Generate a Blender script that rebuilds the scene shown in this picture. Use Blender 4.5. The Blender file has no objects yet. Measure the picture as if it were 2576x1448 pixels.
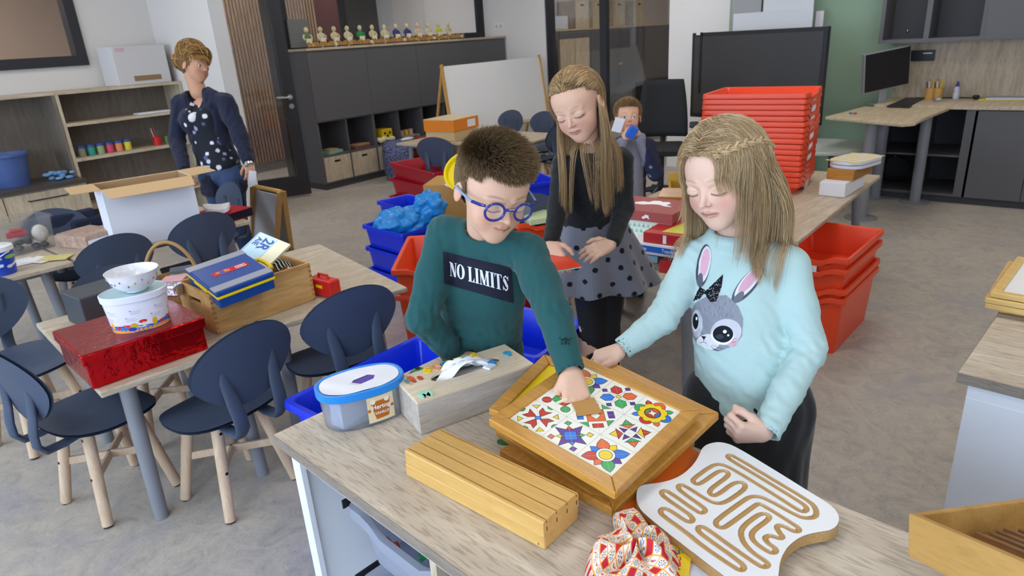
import bpy, bmesh, math, random
import numpy as np
from mathutils import Vector, Matrix, Euler, noise as mnoise
from mathutils.bvhtree import BVHTree
random.seed(7)
PI = math.pi
SC = bpy.context.scene
COL = SC.collection
# ---------------------------------------------------------------- camera
FPX, CAMH = 1693.2, 1.55
_p, _r, _y = 0.3575, -0.0643, -0.71302
def _axes():
    cp, sp, cr, sr = math.cos(_p), math.sin(_p), math.cos(_r), math.sin(_r)
    f = np.array([0, cp, -sp]); u = np.array([0, sp, cp]); r = np.array([1., 0, 0])
    r, u = r * cr + u * sr, -r * sr + u * cr
    A = np.array([[math.cos(_y), math.sin(_y), 0], [-math.sin(_y), math.cos(_y), 0], [0, 0, 1.]])
    return A @ r, A @ u, A @ f
RT, UP, FW = _axes()
CP = np.array([0, 0, CAMH])
cam_d = bpy.data.cameras.new('camera')
cam = bpy.data.objects.new('camera', cam_d)
COL.objects.link(cam)
cam.matrix_world = Matrix(((RT[0], UP[0], -FW[0], 0), (RT[1], UP[1], -FW[1], 0), (RT[2], UP[2], -FW[2], CAMH), (0, 0, 0, 1)))
cam_d.sensor_width = 36.0
cam_d.lens = FPX / 2576 * 36.0
cam_d.clip_start = 0.05
cam_d.dof.use_dof = True
cam_d.dof.focus_distance = 1.45
cam_d.dof.aperture_fstop = 8.0
SC.camera = cam
def ray(x, y): return RT * (x - 1288) / FPX + UP * (724 - y) / FPX + FW
def PZ(x, y, z): d = ray(x, y); return Vector(CP + d * ((z - CAMH) / d[2]))
def PY(x, y, Y): d = ray(x, y); return Vector(CP + d * (Y / d[1]))
def PX(x, y, X): d = ray(x, y); return Vector(CP + d * (X / d[0]))
def PD(x, y, t): return Vector(CP + ray(x, y) * t)
# ---------------------------------------------------------------- view + world
SC.view_settings.view_transform = 'Standard'
SC.view_settings.look = 'None'
SC.view_settings.gamma = 1.0
SC.view_settings.exposure = -0.30
SC.view_settings.use_curve_mapping = False
w = bpy.data.worlds.new('daylight'); SC.world = w; w.use_nodes = True
w.node_tree.nodes['Background'].inputs[0].default_value = (0.60, 0.77, 1.0, 1)
w.node_tree.nodes['Background'].inputs[1].default_value = 8.5
LAMP_STRENGTH = 13.5
LAMP_COLOR = (1.0, 0.955, 0.89)
# ---------------------------------------------------------------- colour + materials
def lin(c):
    if isinstance(c, str):
        c = c.lstrip('#'); c = [int(c[i:i + 2], 16) / 255 for i in (0, 2, 4)]
    return tuple((v / 12.92 if v <= 0.04045 else ((v + 0.055) / 1.055) ** 2.4) for v in c[:3])
def L4(c): return (*lin(c), 1.0)
MATS = {}
def _bsdf(name):
    m = bpy.data.materials.new(name); m.use_nodes = True
    return m, m.node_tree, m.node_tree.nodes['Principled BSDF']
def mat(name, col='#808080', rough=0.5, metal=0.0, spec=0.5, trans=0.0, alpha=1.0, coat=0.0, mottle=None, bump=None, sheen=0.0, sss=0.0, ior=1.45, emit=None):
    """mottle=(scale, colour2, amount)  bump=(scale, strength)"""
    if name in MATS: return MATS[name]
    m, nt, b = _bsdf(name); N, Lk = nt.nodes, nt.links
    b.inputs['Base Color'].default_value = L4(col)
    b.inputs['Roughness'].default_value = rough; b.inputs['Metallic'].default_value = metal
    b.inputs['Specular IOR Level'].default_value = spec; b.inputs['Transmission Weight'].default_value = trans
    b.inputs['Alpha'].default_value = alpha; b.inputs['Coat Weight'].default_value = coat; b.inputs['IOR'].default_value = ior
    b.inputs['Sheen Weight'].default_value = sheen
    if sss: b.inputs['Subsurface Weight'].default_value = sss; b.inputs['Subsurface Radius'].default_value = (0.01, 0.004, 0.002); b.inputs['Subsurface Scale'].default_value = 1.0
    if emit: b.inputs['Emission Color'].default_value = (*emit[0], 1); b.inputs['Emission Strength'].default_value = emit[1]
    tc = None
    if mottle or bump: tc = N.new('ShaderNodeTexCoord')
    if mottle:
        n = N.new('ShaderNodeTexNoise'); n.inputs['Scale'].default_value = mottle[0]; n.inputs['Detail'].default_value = 5
        r = N.new('ShaderNodeValToRGB'); r.color_ramp.elements[0].position = 0.35; r.color_ramp.elements[1].position = 0.7
        r.color_ramp.elements[0].color = L4(col); r.color_ramp.elements[1].color = L4(mottle[1])
        x = N.new('ShaderNodeMixRGB'); x.inputs[0].default_value = mottle[2]; x.inputs[1].default_value = L4(col)
        Lk.new(tc.outputs['Object'], n.inputs['Vector']); Lk.new(n.outputs['Fac'], r.inputs[0]); Lk.new(r.outputs[0], x.inputs[2]); Lk.new(x.outputs[0], b.inputs['Base Color'])
    if bump:
        n = N.new('ShaderNodeTexNoise'); n.inputs['Scale'].default_value = bump[0]; n.inputs['Detail'].default_value = 3
        bp = N.new('ShaderNodeBump'); bp.inputs['Strength'].default_value = bump[1]; bp.inputs['Distance'].default_value = 0.002 if bump[0] > 60 else 0.01
        Lk.new(tc.outputs['Object'], n.inputs['Vector']); Lk.new(n.outputs['Fac'], bp.inputs['Height']); Lk.new(bp.outputs[0], b.inputs['Normal'])
    MATS[name] = m; return m
def wood(name, c1, c2, c3=None, axis=0, rough=0.45, scale=1.0, stretch=14, coat=0.0, fine=0.5, rot=0.0, spec=0.4):
    """grain runs along axis (0 x, 1 y, 2 z) of object space"""
    if name in MATS: return MATS[name]
    m, nt, b = _bsdf(name); N, Lk = nt.nodes, nt.links
    tc = N.new('ShaderNodeTexCoord'); mp0 = N.new('ShaderNodeMapping'); mp0.inputs['Rotation'].default_value = (0, 0, rot)
    mp = N.new('ShaderNodeMapping'); s = [stretch * scale] * 3; s[axis] = 1.0 * scale; mp.inputs['Scale'].default_value = s
    Lk.new(tc.outputs['Object'], mp0.inputs[0]); Lk.new(mp0.outputs[0], mp.inputs['Vector'])
    n1 = N.new('ShaderNodeTexNoise'); n1.inputs['Scale'].default_value = 1.6; n1.inputs['Detail'].default_value = 6; n1.inputs['Roughness'].default_value = 0.6; n1.inputs['Distortion'].default_value = 0.6
    Lk.new(mp.outputs[0], n1.inputs['Vector'])
    mp2 = N.new('ShaderNodeMapping'); s2 = [stretch * 14 * scale] * 3; s2[axis] = 9 * scale; mp2.inputs['Scale'].default_value = s2
    Lk.new(mp0.outputs[0], mp2.inputs['Vector'])
    n2 = N.new('ShaderNodeTexNoise'); n2.inputs['Scale'].default_value = 1.0; n2.inputs['Detail'].default_value = 3; Lk.new(mp2.outputs[0], n2.inputs['Vector'])
    r1 = N.new('ShaderNodeValToRGB'); e = r1.color_ramp.elements
    e[0].position = 0.3; e[0].color = L4(c1); e[1].position = 0.68; e[1].color = L4(c2)
    if c3: q = e.new(0.5); q.color = L4(c3)
    r2 = N.new('ShaderNodeValToRGB'); e = r2.color_ramp.elements
    e[0].position = 0.36; e[0].color = (0.55, 0.5, 0.46, 1); e[1].position = 0.5; e[1].color = (1, 1, 1, 1)
    mx = N.new('ShaderNodeMixRGB'); mx.blend_type = 'MULTIPLY'; mx.inputs[0].default_value = fine
    Lk.new(n1.outputs['Fac'], r1.inputs[0]); Lk.new(n2.outputs['Fac'], r2.inputs[0]); Lk.new(r1.outputs[0], mx.inputs[1]); Lk.new(r2.outputs[0], mx.inputs[2])
    Lk.new(mx.outputs[0], b.inputs['Base Color'])
    b.inputs['Roughness'].default_value = rough; b.inputs['Coat Weight'].default_value = coat; b.inputs['Coat Roughness'].default_value = 0.25; b.inputs['Specular IOR Level'].default_value = spec
    bp = N.new('ShaderNodeBump'); bp.inputs['Strength'].default_value = 0.12; bp.inputs['Distance'].default_value = 0.001
    Lk.new(n2.outputs['Fac'], bp.inputs['Height']); Lk.new(bp.outputs[0], b.inputs['Normal'])
    MATS[name] = m; return m
def vmat(name, rough=0.5, spec=0.4, sheen=0.0, sss=0.0, coat=0.0, bump=None, metal=0.0, trans=0.0):
    """colour from the mesh's own colour attribute"""
    if name in MATS: return MATS[name]
    m = mat(name, '#ffffff', rough, metal, spec, sheen=sheen, sss=sss, coat=coat, bump=bump, trans=trans)
    a = m.node_tree.nodes.new('ShaderNodeAttribute'); a.attribute_name = 'Col'
    m.node_tree.links.new(a.outputs['Color'], m.node_tree.nodes['Principled BSDF'].inputs['Base Color'])
    return m
# ---------------------------------------------------------------- scene objects
def tag(o, label=None, cat=None, group=None, kind=None):
    if label: o['label'] = label
    if cat: o['category'] = cat
    if group: o['group'] = group
    if kind: o['kind'] = kind
    return o
def thing(name, label, cat, loc=(0, 0, 0), rz=0.0, group=None):
    o = bpy.data.objects.new(name, None); COL.objects.link(o)
    o.empty_display_size = 0.05
    o.location = loc; o.rotation_euler = (0, 0, rz)
    return tag(o, label, cat, group)
def link(name, me, mats, parent=None, smooth=False):
    o = bpy.data.objects.new(name, me); COL.objects.link(o)
    for m in (mats if isinstance(mats, (list, tuple)) else [mats]): me.materials.append(m)
    if smooth: me.polygons.foreach_set('use_smooth', [True] * len(me.polygons))
    if parent is not None: o.parent = parent
    return o
def copy_tree(o, parent=None):
    c = o.copy(); COL.objects.link(c); c.parent = parent
    for ch in o.children: copy_tree(ch, c)
    return c
def npmesh(name, V, Fq, mats, parent=None, smooth=True, col=None):
    """V (n,3) array; Fq (m,k) array of equal-size faces"""
    V = np.asarray(V, dtype=np.float32); Fq = np.asarray(Fq, dtype=np.int32)
    me = bpy.data.meshes.new(name); k = Fq.shape[1]
    me.vertices.add(len(V)); me.vertices.foreach_set('co', V.ravel())
    me.loops.add(Fq.size); me.loops.foreach_set('vertex_index', Fq.ravel())
    me.polygons.add(len(Fq)); me.polygons.foreach_set('loop_start', np.arange(0, Fq.size, k, dtype=np.int32))
    me.polygons.foreach_set('loop_total', np.full(len(Fq), k, dtype=np.int32))
    me.update(calc_edges=True)
    if col is not None:
        a = me.color_attributes.new('Col', 'FLOAT_COLOR', 'POINT')
        c4 = np.ones((len(V), 4), dtype=np.float32); c4[:, :3] = col
        a.data.foreach_set('color', c4.ravel())
    return link(name, me, mats, parent, smooth)
class MB:
    """collects shapes into one mesh"""
    def __init__(s): s.v = []; s.f = []; s.m = []; s.mi = 0; s.X = Matrix()
    def add(s, vs, fs):
        n = len(s.v); s.v += [tuple(s.X @ Vector(v)) for v in vs]
        s.f += [tuple(i + n for i in f) for f in fs]; s.m += [s.mi] * len(fs); return s
    def box(s, x0, x1, y0, y1, z0, z1):
        return s.add([(x0, y0, z0), (x1, y0, z0), (x1, y1, z0), (x0, y1, z0), (x0, y0, z1), (x1, y0, z1), (x1, y1, z1), (x0, y1, z1)],
                     [(3, 2, 1, 0), (4, 5, 6, 7), (0, 1, 5, 4), (1, 2, 6, 5), (2, 3, 7, 6), (3, 0, 4, 7)])
    def cbox(s, c, d, rz=0.0, M=None):
        X = s.X; s.X = X @ Matrix.Translation(c) @ (M if M is not None else Matrix.Rotation(rz, 4, 'Z'))
        s.box(-d[0] / 2, d[0] / 2, -d[1] / 2, d[1] / 2, -d[2] / 2, d[2] / 2); s.X = X; return s
    def ring(s, rings, closed=True, cap0=True, cap1=True):
        n = len(rings[0]); vs = [p for r in rings for p in r]; fs = []
        for i in range(len(rings) - 1):
            for j in range(n if closed else n - 1):
                k = (j + 1) % n; fs.append((i * n + j, i * n + k, (i + 1) * n + k, (i + 1) * n + j))
        if cap0: fs.append(tuple(range(n - 1, -1, -1)))
        if cap1: fs.append(tuple(range((len(rings) - 1) * n, len(rings) * n)))
        return s.add(vs, fs)
    def cyl(s, p0, p1, r0, r1=None, n=16):
        return s.tube([p0, p1], [r0, r0 if r1 is None else r1], n)
    def tube(s, pts, r, n=10, flat=1.0, closed=False):
        pts = [Vector(p) for p in pts]; R = r if isinstance(r, (list, tuple)) else [r] * len(pts); rings = []; up = None
        m = len(pts)
        for i, p in enumerate(pts):
            if closed: d = pts[(i + 1) % m] - pts[i - 1]
            else: d = (pts[min(i + 1, m - 1)] - pts[max(i - 1, 0)])
            d.normalize()
            if up is None: up = Vector((0, 0, 1)) if abs(d.z) < 0.9 else Vector((1, 0, 0))
            a = d.cross(up).normalized(); b = a.cross(d).normalized(); up = b
            rings.append([p + (a * math.cos(t) + b * math.sin(t) * flat) * R[i] for t in [2 * PI * k / n for k in range(n)]])
        if closed: rings.append(rings[0])
        return s.ring(rings, cap0=not closed, cap1=not closed)
    def lathe(s, prof, c=(0, 0, 0), n=32, sx=1.0, sy=1.0, cap0=True, cap1=True):
        return s.ring([[(c[0] + sx * r * math.cos(2 * PI * k / n), c[1] + sy * r * math.sin(2 * PI * k / n), c[2] + z) for k in range(n)] for r, z in prof], cap0=cap0, cap1=cap1)
    def prism(s, poly, z0, z1):
        return s.ring([[(x, y, z0) for x, y in poly], [(x, y, z1) for x, y in poly]])
    def sph(s, c, r, n=14, m=9):
        r = r if isinstance(r, (tuple, list)) else (r, r, r)
        return s.ring([[(c[0] + r[0] * math.sin(a) * math.cos(2 * PI * k / n), c[1] + r[1] * math.sin(a) * math.sin(2 * PI * k / n), c[2] - r[2] * math.cos(a)) for k in range(n)]
                       for a in [0.02 + (PI - 0.04) * i / m for i in range(m + 1)]])
    def build(s, name, mats, parent=None, bevel=0.0, seg=2, smooth=False, angle=35, subsurf=0, weld=False):
        me = bpy.data.meshes.new(name); me.from_pydata(s.v, [], s.f); me.update()
        o = link(name, me, mats, parent)
        me.polygons.foreach_set('material_index', s.m)
        if weld:
            b = bmesh.new(); b.from_mesh(me); bmesh.ops.remove_doubles(b, verts=b.verts, dist=1e-5); b.to_mesh(me); b.free()
        if bevel:
            md = o.modifiers.new('bevel', 'BEVEL'); md.width = bevel; md.segments = seg; md.limit_method = 'ANGLE'; md.angle_limit = math.radians(40); md.harden_normals = False
        if subsurf:
            md = o.modifiers.new('sub', 'SUBSURF'); md.levels = md.render_levels = subsurf
        if smooth or subsurf:
            me.polygons.foreach_set('use_smooth', [True] * len(me.polygons))
            if not subsurf: me.set_sharp_from_angle(angle=math.radians(angle))
        return o
def box1(name, dims, m, parent=None, bevel=0.0, **k): return MB().box(*dims).build(name, m, parent, bevel, **k)
def struct(name, mb, m, **k): return tag(mb.build(name, m, **k), kind='structure')
def frame_from(o, x, y):
    """matrix with origin o, x axis along x, y axis near y"""
    o, x, y = Vector(o), Vector(x).normalized(), Vector(y)
    z = x.cross(y).normalized(); y = z.cross(x)
    return Matrix(((x[0], y[0], z[0], o[0]), (x[1], y[1], z[1], o[1]), (x[2], y[2], z[2], o[2]), (0, 0, 0, 1)))
def text(name, s, size, m, M=None, parent=None, ext=0.0003, align='CENTER', wx=1.0, bold=0.0, project=None):
    """real lettering as a thin mesh lying in M's xy plane"""
    cu = bpy.data.curves.new('t', 'FONT'); cu.body = s; cu.size = size; cu.extrude = 0 if project else ext; cu.align_x = align; cu.align_y = 'CENTER'; cu.offset = bold
    to = bpy.data.objects.new('t', cu); COL.objects.link(to)
    dg = bpy.context.evaluated_depsgraph_get(); dg.update()
    me = bpy.data.meshes.new_from_object(to.evaluated_get(dg)); bpy.data.objects.remove(to); bpy.data.curves.remove(cu)
    M = M or Matrix()
    for v in me.vertices:
        co = Vector((v.co.x * wx, v.co.y, v.co.z)); co = M @ co
        v.co = project(co) if project else co
    me.name = name
    return link(name, me, m, parent)
class Paint:
    """colours a fine grid of vertices shape by shape (plane units are metres, origin bottom left)"""
    def __init__(s, w, h, nu, nv, bg='#ffffff', a=1.0):
        s.w, s.h, s.nu, s.nv = w, h, nu, nv
        s.X, s.Y = np.meshgrid(np.linspace(0, w, nu), np.linspace(0, h, nv), indexing='ij')
        s.C = np.zeros((nu, nv, 3)) + np.array(lin(bg)); s.A = np.zeros((nu, nv)) + a
        s.e = 0.6 * w / nu
    def put(s, m, c, a=1.0):
        m = np.clip(m, 0, 1)[..., None]; s.C = s.C * (1 - m) + np.array(lin(c)) * m; s.A = np.maximum(s.A, m[..., 0] * a); return s
    def sd(s, d, c): return s.put(0.5 - d / (2 * s.e), c)
    def seg_d(s, p, q):
        px, py = s.X - p[0], s.Y - p[1]; bx, by = q[0] - p[0], q[1] - p[1]
        t = np.clip((px * bx + py * by) / (bx * bx + by * by + 1e-12), 0, 1); return np.hypot(px - bx * t, py - by * t)
    def line(s, p, q, w, c): return s.sd(s.seg_d(p, q) - w / 2, c)
    def pl(s, pts, w, c, closed=False):
        n = len(pts)
        for i in range(n if closed else n - 1): s.line(pts[i], pts[(i + 1) % n], w, c)
        return s
    def circ(s, p, r, c): return s.sd(np.hypot(s.X - p[0], s.Y - p[1]) - r, c)
    def ell_d(s, p, rx, ry, a=0.0):
        dx, dy = s.X - p[0], s.Y - p[1]; u = (dx * math.cos(a) + dy * math.sin(a)) / rx; v = (-dx * math.sin(a) + dy * math.cos(a)) / ry
        return (np.hypot(u, v) - 1) * min(rx, ry)
    def ell(s, p, rx, ry, c, a=0.0): return s.sd(s.ell_d(p, rx, ry, a), c)
    def poly_d(s, pts):
        d = np.full(s.X.shape, 1e9); ins = np.zeros(s.X.shape, bool); n = len(pts)
        for i in range(n):
            p, q = pts[i], pts[(i + 1) % n]; d = np.minimum(d, s.seg_d(p, q))
            c = ((p[1] > s.Y) != (q[1] > s.Y)) & (s.X < (q[0] - p[0]) * (s.Y - p[1]) / (q[1] - p[1] + 1e-12) + p[0]); ins ^= c
        return np.where(ins, -d, d)
    def poly(s, pts, c, ol=0.0, oc='#111111'):
        d = s.poly_d(pts); s.sd(d, c)
        if ol: s.sd(np.abs(d) - ol / 2, oc)
        return s
    def rect(s, x0, y0, x1, y1, c): return s.poly([(x0, y0), (x1, y0), (x1, y1), (x0, y1)], c)
    def mesh(s, name, m, fn, parent=None, smooth=True):
        """fn maps arrays X,Y (metres) -> (n,3) points"""
        P = np.asarray(fn(s.X.ravel(), s.Y.ravel()), dtype=float)
        I = np.arange(s.nu * s.nv).reshape(s.nu, s.nv)
        q = np.stack([I[:-1, :-1], I[1:, :-1], I[1:, 1:], I[:-1, 1:]], -1).reshape(-1, 4)
        ok = np.isfinite(P).all(1) & (s.A.ravel() > 0.5)
        q = q[ok[q].all(1)]
        used = np.unique(q); mp = np.zeros(len(P), int); mp[used] = np.arange(len(used))
        return npmesh(name, P[used], mp[q], m, parent, smooth, s.C.reshape(-1, 3)[used])
def flat(M):
    A = np.array(M)
    return lambda X, Y: (A[:3, :3] @ np.stack([X, Y, X * 0])).T + A[:3, 3]
PAINT = vmat('printed_card', 0.45, 0.4)
PAINTG = vmat('printed_gloss', 0.2, 0.5)
# ================================================================ ROOM
WX, CX = -7.05, -6.63            # west wall, fronts of the west cabinets
m_wall = mat('wall_paint', '#d6d0ca', 0.9, spec=0.2, bump=(140, 0.06))
m_white = mat('white_wall_paint', '#e6e2df', 0.9, spec=0.2, bump=(140, 0.06))
m_green = mat('green_wall_paint', '#96ad95', 0.9, spec=0.2, bump=(140, 0.06))
m_black = mat('black_powder_coat', '#2b2b30', 0.45)
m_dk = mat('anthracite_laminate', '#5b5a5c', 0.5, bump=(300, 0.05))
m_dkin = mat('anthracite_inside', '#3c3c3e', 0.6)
m_oak = wood('oak_laminate', '#a8987f', '#cdbfa8', '#bfae95', axis=2, scale=3.2, stretch=7, fine=0.35, rough=0.55)
m_oakh = wood('oak_laminate_flat', '#a8987f', '#cdbfa8', '#bfae95', axis=1, scale=3.2, stretch=7, fine=0.35, rough=0.55)
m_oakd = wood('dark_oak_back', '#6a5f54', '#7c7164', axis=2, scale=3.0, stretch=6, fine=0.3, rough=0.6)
m_glass = mat('pane_glass', '#ffffff', 0.02, trans=1.0, ior=1.45, spec=0.5)
m_steel = mat('brushed_steel', '#b9bcc2', 0.28, metal=1.0)
m_alu = mat('silver_paint', '#a3a4a8', 0.35, metal=0.5)
def floor_mat():
    m, nt, b = _bsdf('marmoleum'); N, Lk = nt.nodes, nt.links
    tc = N.new('ShaderNodeTexCoord')
    def nz(scale, det, dist, rg=0.6):
        n = N.new('ShaderNodeTexNoise'); n.inputs['Scale'].default_value = scale; n.inputs['Detail'].default_value = det; n.inputs['Distortion'].default_value = dist; n.inputs['Roughness'].default_value = rg
        Lk.new(tc.outputs['Object'], n.inputs['Vector']); return n
    def ramp(n, stops):
        r = N.new('ShaderNodeValToRGB'); e = r.color_ramp.elements
        e[0].position, e[0].color = stops[0][0], L4(stops[0][1]); e[1].position, e[1].color = stops[-1][0], L4(stops[-1][1])
        for p, c in stops[1:-1]: q = e.new(p); q.color = L4(c)
        Lk.new(n.outputs['Fac'], r.inputs[0]); return r
    a = ramp(nz(7.5, 9, 1.8, 0.68), [(0.3, '#938d87'), (0.42, '#aaa299'), (0.52, '#bab0a3'), (0.62, '#c6bbab'), (0.72, '#afa599')])
    bq = ramp(nz(23, 5, 2.4), [(0.28, '#7f7d85'), (0.4, '#a59f97'), (0.55, '#aaa398'), (0.7, '#c2b4a2')])
    mx = N.new('ShaderNodeMixRGB'); mx.inputs[0].default_value = 0.45
    Lk.new(a.outputs[0], mx.inputs[1]); Lk.new(bq.outputs[0], mx.inputs[2])
    f = nz(3.1, 3, 1.2); r = N.new('ShaderNodeValToRGB'); r.color_ramp.elements[0].position = 0.52; r.color_ramp.elements[1].position = 0.7
    Lk.new(f.outputs['Fac'], r.inputs[0])
    m2 = N.new('ShaderNodeMixRGB'); m2.inputs[2].default_value = L4('#9793a0'); ml = N.new('ShaderNodeMath'); ml.operation = 'MULTIPLY'; ml.inputs[1].default_value = 0.4
    Lk.new(r.outputs[0], ml.inputs[0]); Lk.new(ml.outputs[0], m2.inputs[0]); Lk.new(mx.outputs[0], m2.inputs[1])
    v = nz(48, 4, 3.5); rv = N.new('ShaderNodeValToRGB'); e = rv.color_ramp.elements; e[0].position = 0.33; e[0].color = (0.5, 0.5, 0.56, 1); e[1].position = 0.42; e[1].color = (1, 1, 1, 1)
    q = e.new(0.66); q.color = (1, 1, 1, 1); q = e.new(0.74); q.color = (1.25, 1.2, 1.1, 1)
    Lk.new(v.outputs['Fac'], rv.inputs[0]); m3 = N.new('ShaderNodeMixRGB'); m3.blend_type = 'MULTIPLY'; m3.inputs[0].default_value = 0.5
    Lk.new(m2.outputs[0], m3.inputs[1]); Lk.new(rv.outputs[0], m3.inputs[2]); Lk.new(m3.outputs[0], b.inputs['Base Color'])
    b.inputs['Roughness'].default_value = 0.42; b.inputs['Specular IOR Level'].default_value = 0.35
    return m
struct('floor', MB().box(-12, 4.5, -3.2, 15, -0.1, 0), floor_mat())
struct('ceiling', MB().box(-12, 4.5, -3.2, 15, 2.8, 2.9), mat('ceiling_tile', '#d8d8d6', 0.95))
# ceiling lamps
m_diff = mat('lamp_diffuser', '#ffffff', 0.6, emit=(LAMP_COLOR, LAMP_STRENGTH))
def lamp(x, y, first=[None], n=[0]):
    if first[0] is None:
        t = thing('ceiling_light', 'square ceiling light panel', 'light', (x, y, 2.8), 0, 'ceiling light panels')
        mb = MB()
        for a in (0, 1, 2, 3):
            mb.X = Matrix.Rotation(a * PI / 2, 4, 'Z'); mb.box(-0.31, 0.31, 0.29, 0.31, -0.03, 0)
        mb.build('frame', m_steel, t); box1('diffuser', (-0.29, 0.29, -0.29, 0.29, -0.02, -0.012), m_diff, t)
        first[0] = t
    else:
        t = copy_tree(first[0]); t.location = (x, y, 2.8)
    t['label'] = 'square ceiling light panel overhead, out of view'
for x in (-5.7, -3.4, -1.2, 1.2):
    for y in (-0.6, 1.9, 4.2, 6.2): lamp(x, y)
for x, y in ((-5.2, 9.6), (-3.2, 10.8), (-5.0, 12.3), (-9.6, 1.6), (-7.9, 4.6), (-7.9, 6.6), (-9.9, 8.6), (-7.8, 2.6), (-4.9, 8.9)): lamp(x, y)  # unseen extra panels, added to brighten the corridor and next room
# walls: west wall with window opening (left), door opening, inside window above cabinets
wl = MB()
WY0, WYR = 0.0, 2.50             # left window
wl.box(WX - 0.12, WX, -3.2, WY0, 0, 2.8).box(WX - 0.12, WX, WYR, 3.35, 0, 2.8).box(WX - 0.12, WX, WY0, WYR, 0, 1.535).box(WX - 0.12, WX, WY0, WYR, 2.5, 2.8)
wl.box(WX - 0.12, WX, 3.35, 7.9, 2.5, 2.8).box(WX - 0.12, WX, 4.44, 4.56, 0, 2.5).box(WX - 0.12, WX, 4.56, 7.9, 0, 1.57)
struct('wall_west', wl, m_wall)
struct('wall_return', MB().box(WX, -5.92, 3.14, 3.27, 0, 2.8), m_wall)
struct('trim_1', MB().box(-5.92, -5.912, 3.135, 3.275, 0, 2.8), mat('white_trim', '#e2e1df', 0.5))
nw = MB(); nw.box(-12, -5.93, 7.9, 8.02, 0, 2.8); nw.box(-3.735, -3.05, 7.25, 8.02, 0, 2.8)
struct('wall_north', nw, m_white)
struct('wall_green', MB().box(-3.05, 4.5, 7.25, 7.37, 0, 2.8), m_green)
struct('baseboard_north', MB().box(-3.05, -1.5, 7.235, 7.25, 0, 0.07), m_black)
struct('wall_east', MB().box(4.4, 4.5, -3.2, 7.25, 0, 2.8), m_wall)
sw = MB(); sw.box(-12, 4.5, -3.3, -3.2, 0, 0.85).box(-12, 4.5, -3.3, -3.2, 2.6, 2.8)
for x in (-8.0, -5.0, -2.0, 1.0, 4.2): sw.box(x, x + 0.25, -3.3, -3.2, 0.85, 2.6)
struct('wall_south', sw, m_wall)
# window frames
def wframe(name, x0, x1, y0, y1, z0, z1, t, muls=(), axis='y', glass=True):
    mb = MB()
    if axis == 'y':
        mb.box(x0, x1, y0, y1, z0, z0 + t).box(x0, x1, y0, y1, z1 - t, z1).box(x0, x1, y0, y0 + t, z0 + t, z1 - t).box(x0, x1, y1 - t, y1, z0 + t, z1 - t)
        for m in muls: mb.box(x0, x1, m - t / 2, m + t / 2, z0 + t, z1 - t)
    else:
        mb.box(x0, x1, y0, y1, z0, z0 + t).box(x0, x1, y0, y1, z1 - t, z1).box(x0, x0 + t, y0, y1, z0 + t, z1 - t).box(x1 - t, x1, y0, y1, z0 + t, z1 - t)
        for m in muls: mb.box(m - t / 2, m + t / 2, y0, y1, z0 + t, z1 - t)
    o = struct(name, mb, m_black)
    if glass:
        c = ((x0 + x1) / 2, (y0 + y1) / 2)
        g = MB().box(c[0] - 0.003, c[0] + 0.003, y0 + t, y1 - t, z0 + t, z1 - t) if axis == 'y' else MB().box(x0 + t, x1 - t, c[1] - 0.003, c[1] + 0.003, z0 + t, z1 - t)
        g.build('pane', m_glass, o)
    return o
wframe('window_1', WX - 0.10, WX + 0.03, WY0, WYR, 1.535, 2.5, 0.085, (1.72,))
wframe('window_2', WX - 0.10, WX + 0.01, 4.56, 7.9, 1.56, 2.5, 0.07, ())
# glass partition to the next classroom
wframe('window_3', -5.93, -3.735, 7.92, 8.0, 0.0, 2.8, 0.10, (-5.02,), axis='x')
# door, slightly ajar, hinged at the white jamb
dr = bpy.data.objects.new('door_1', None); COL.objects.link(dr); dr.location = (-7.0, 3.40, 0); dr.rotation_euler = (0, 0, math.atan2(0.905, 0.375)); tag(dr, kind='structure')
DL = 0.97
mb = MB(); mb.box(0, DL, -0.025, 0.025, 0.02, 0.24).box(0, DL, -0.025, 0.025, 2.25, 2.4).box(0, 0.1, -0.025, 0.025, 0.24, 2.25).box(DL - 0.12, DL, -0.025, 0.025, 0.24, 2.25)
mb.build('leaf_frame', m_black, dr, 0.003)
box1('pane', (0.1, DL - 0.12, -0.004, 0.004, 0.24, 2.25), m_glass, dr)
for s in (-1, 1):
    mb = MB(); mb.cyl((DL - 0.06, 0, 1.08), (DL - 0.06, s * 0.065, 1.08), 0.012).tube([(DL - 0.06, s * 0.062, 1.08), (DL - 0.1, s * 0.066, 1.08), (DL - 0.19, s * 0.062, 1.08)], 0.0105)
    mb.cyl((DL - 0.06, 0, 1.08), (DL - 0.06, s * 0.034, 1.08), 0.027, n=20).cyl((DL - 0.06, 0, 0.985), (DL - 0.06, s * 0.034, 0.985), 0.027, n=20)
    mb.build('door_handle', m_steel, dr, smooth=True)
struct('trim_2', MB().box(WX - 0.12, WX + 0.01, 4.38, 4.44, 0, 2.5).box(WX - 0.12, WX + 0.01, 3.30, 3.36, 0, 2.5).box(WX - 0.12, WX + 0.01, 3.36, 4.38, 2.42, 2.5), m_black)
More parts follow.
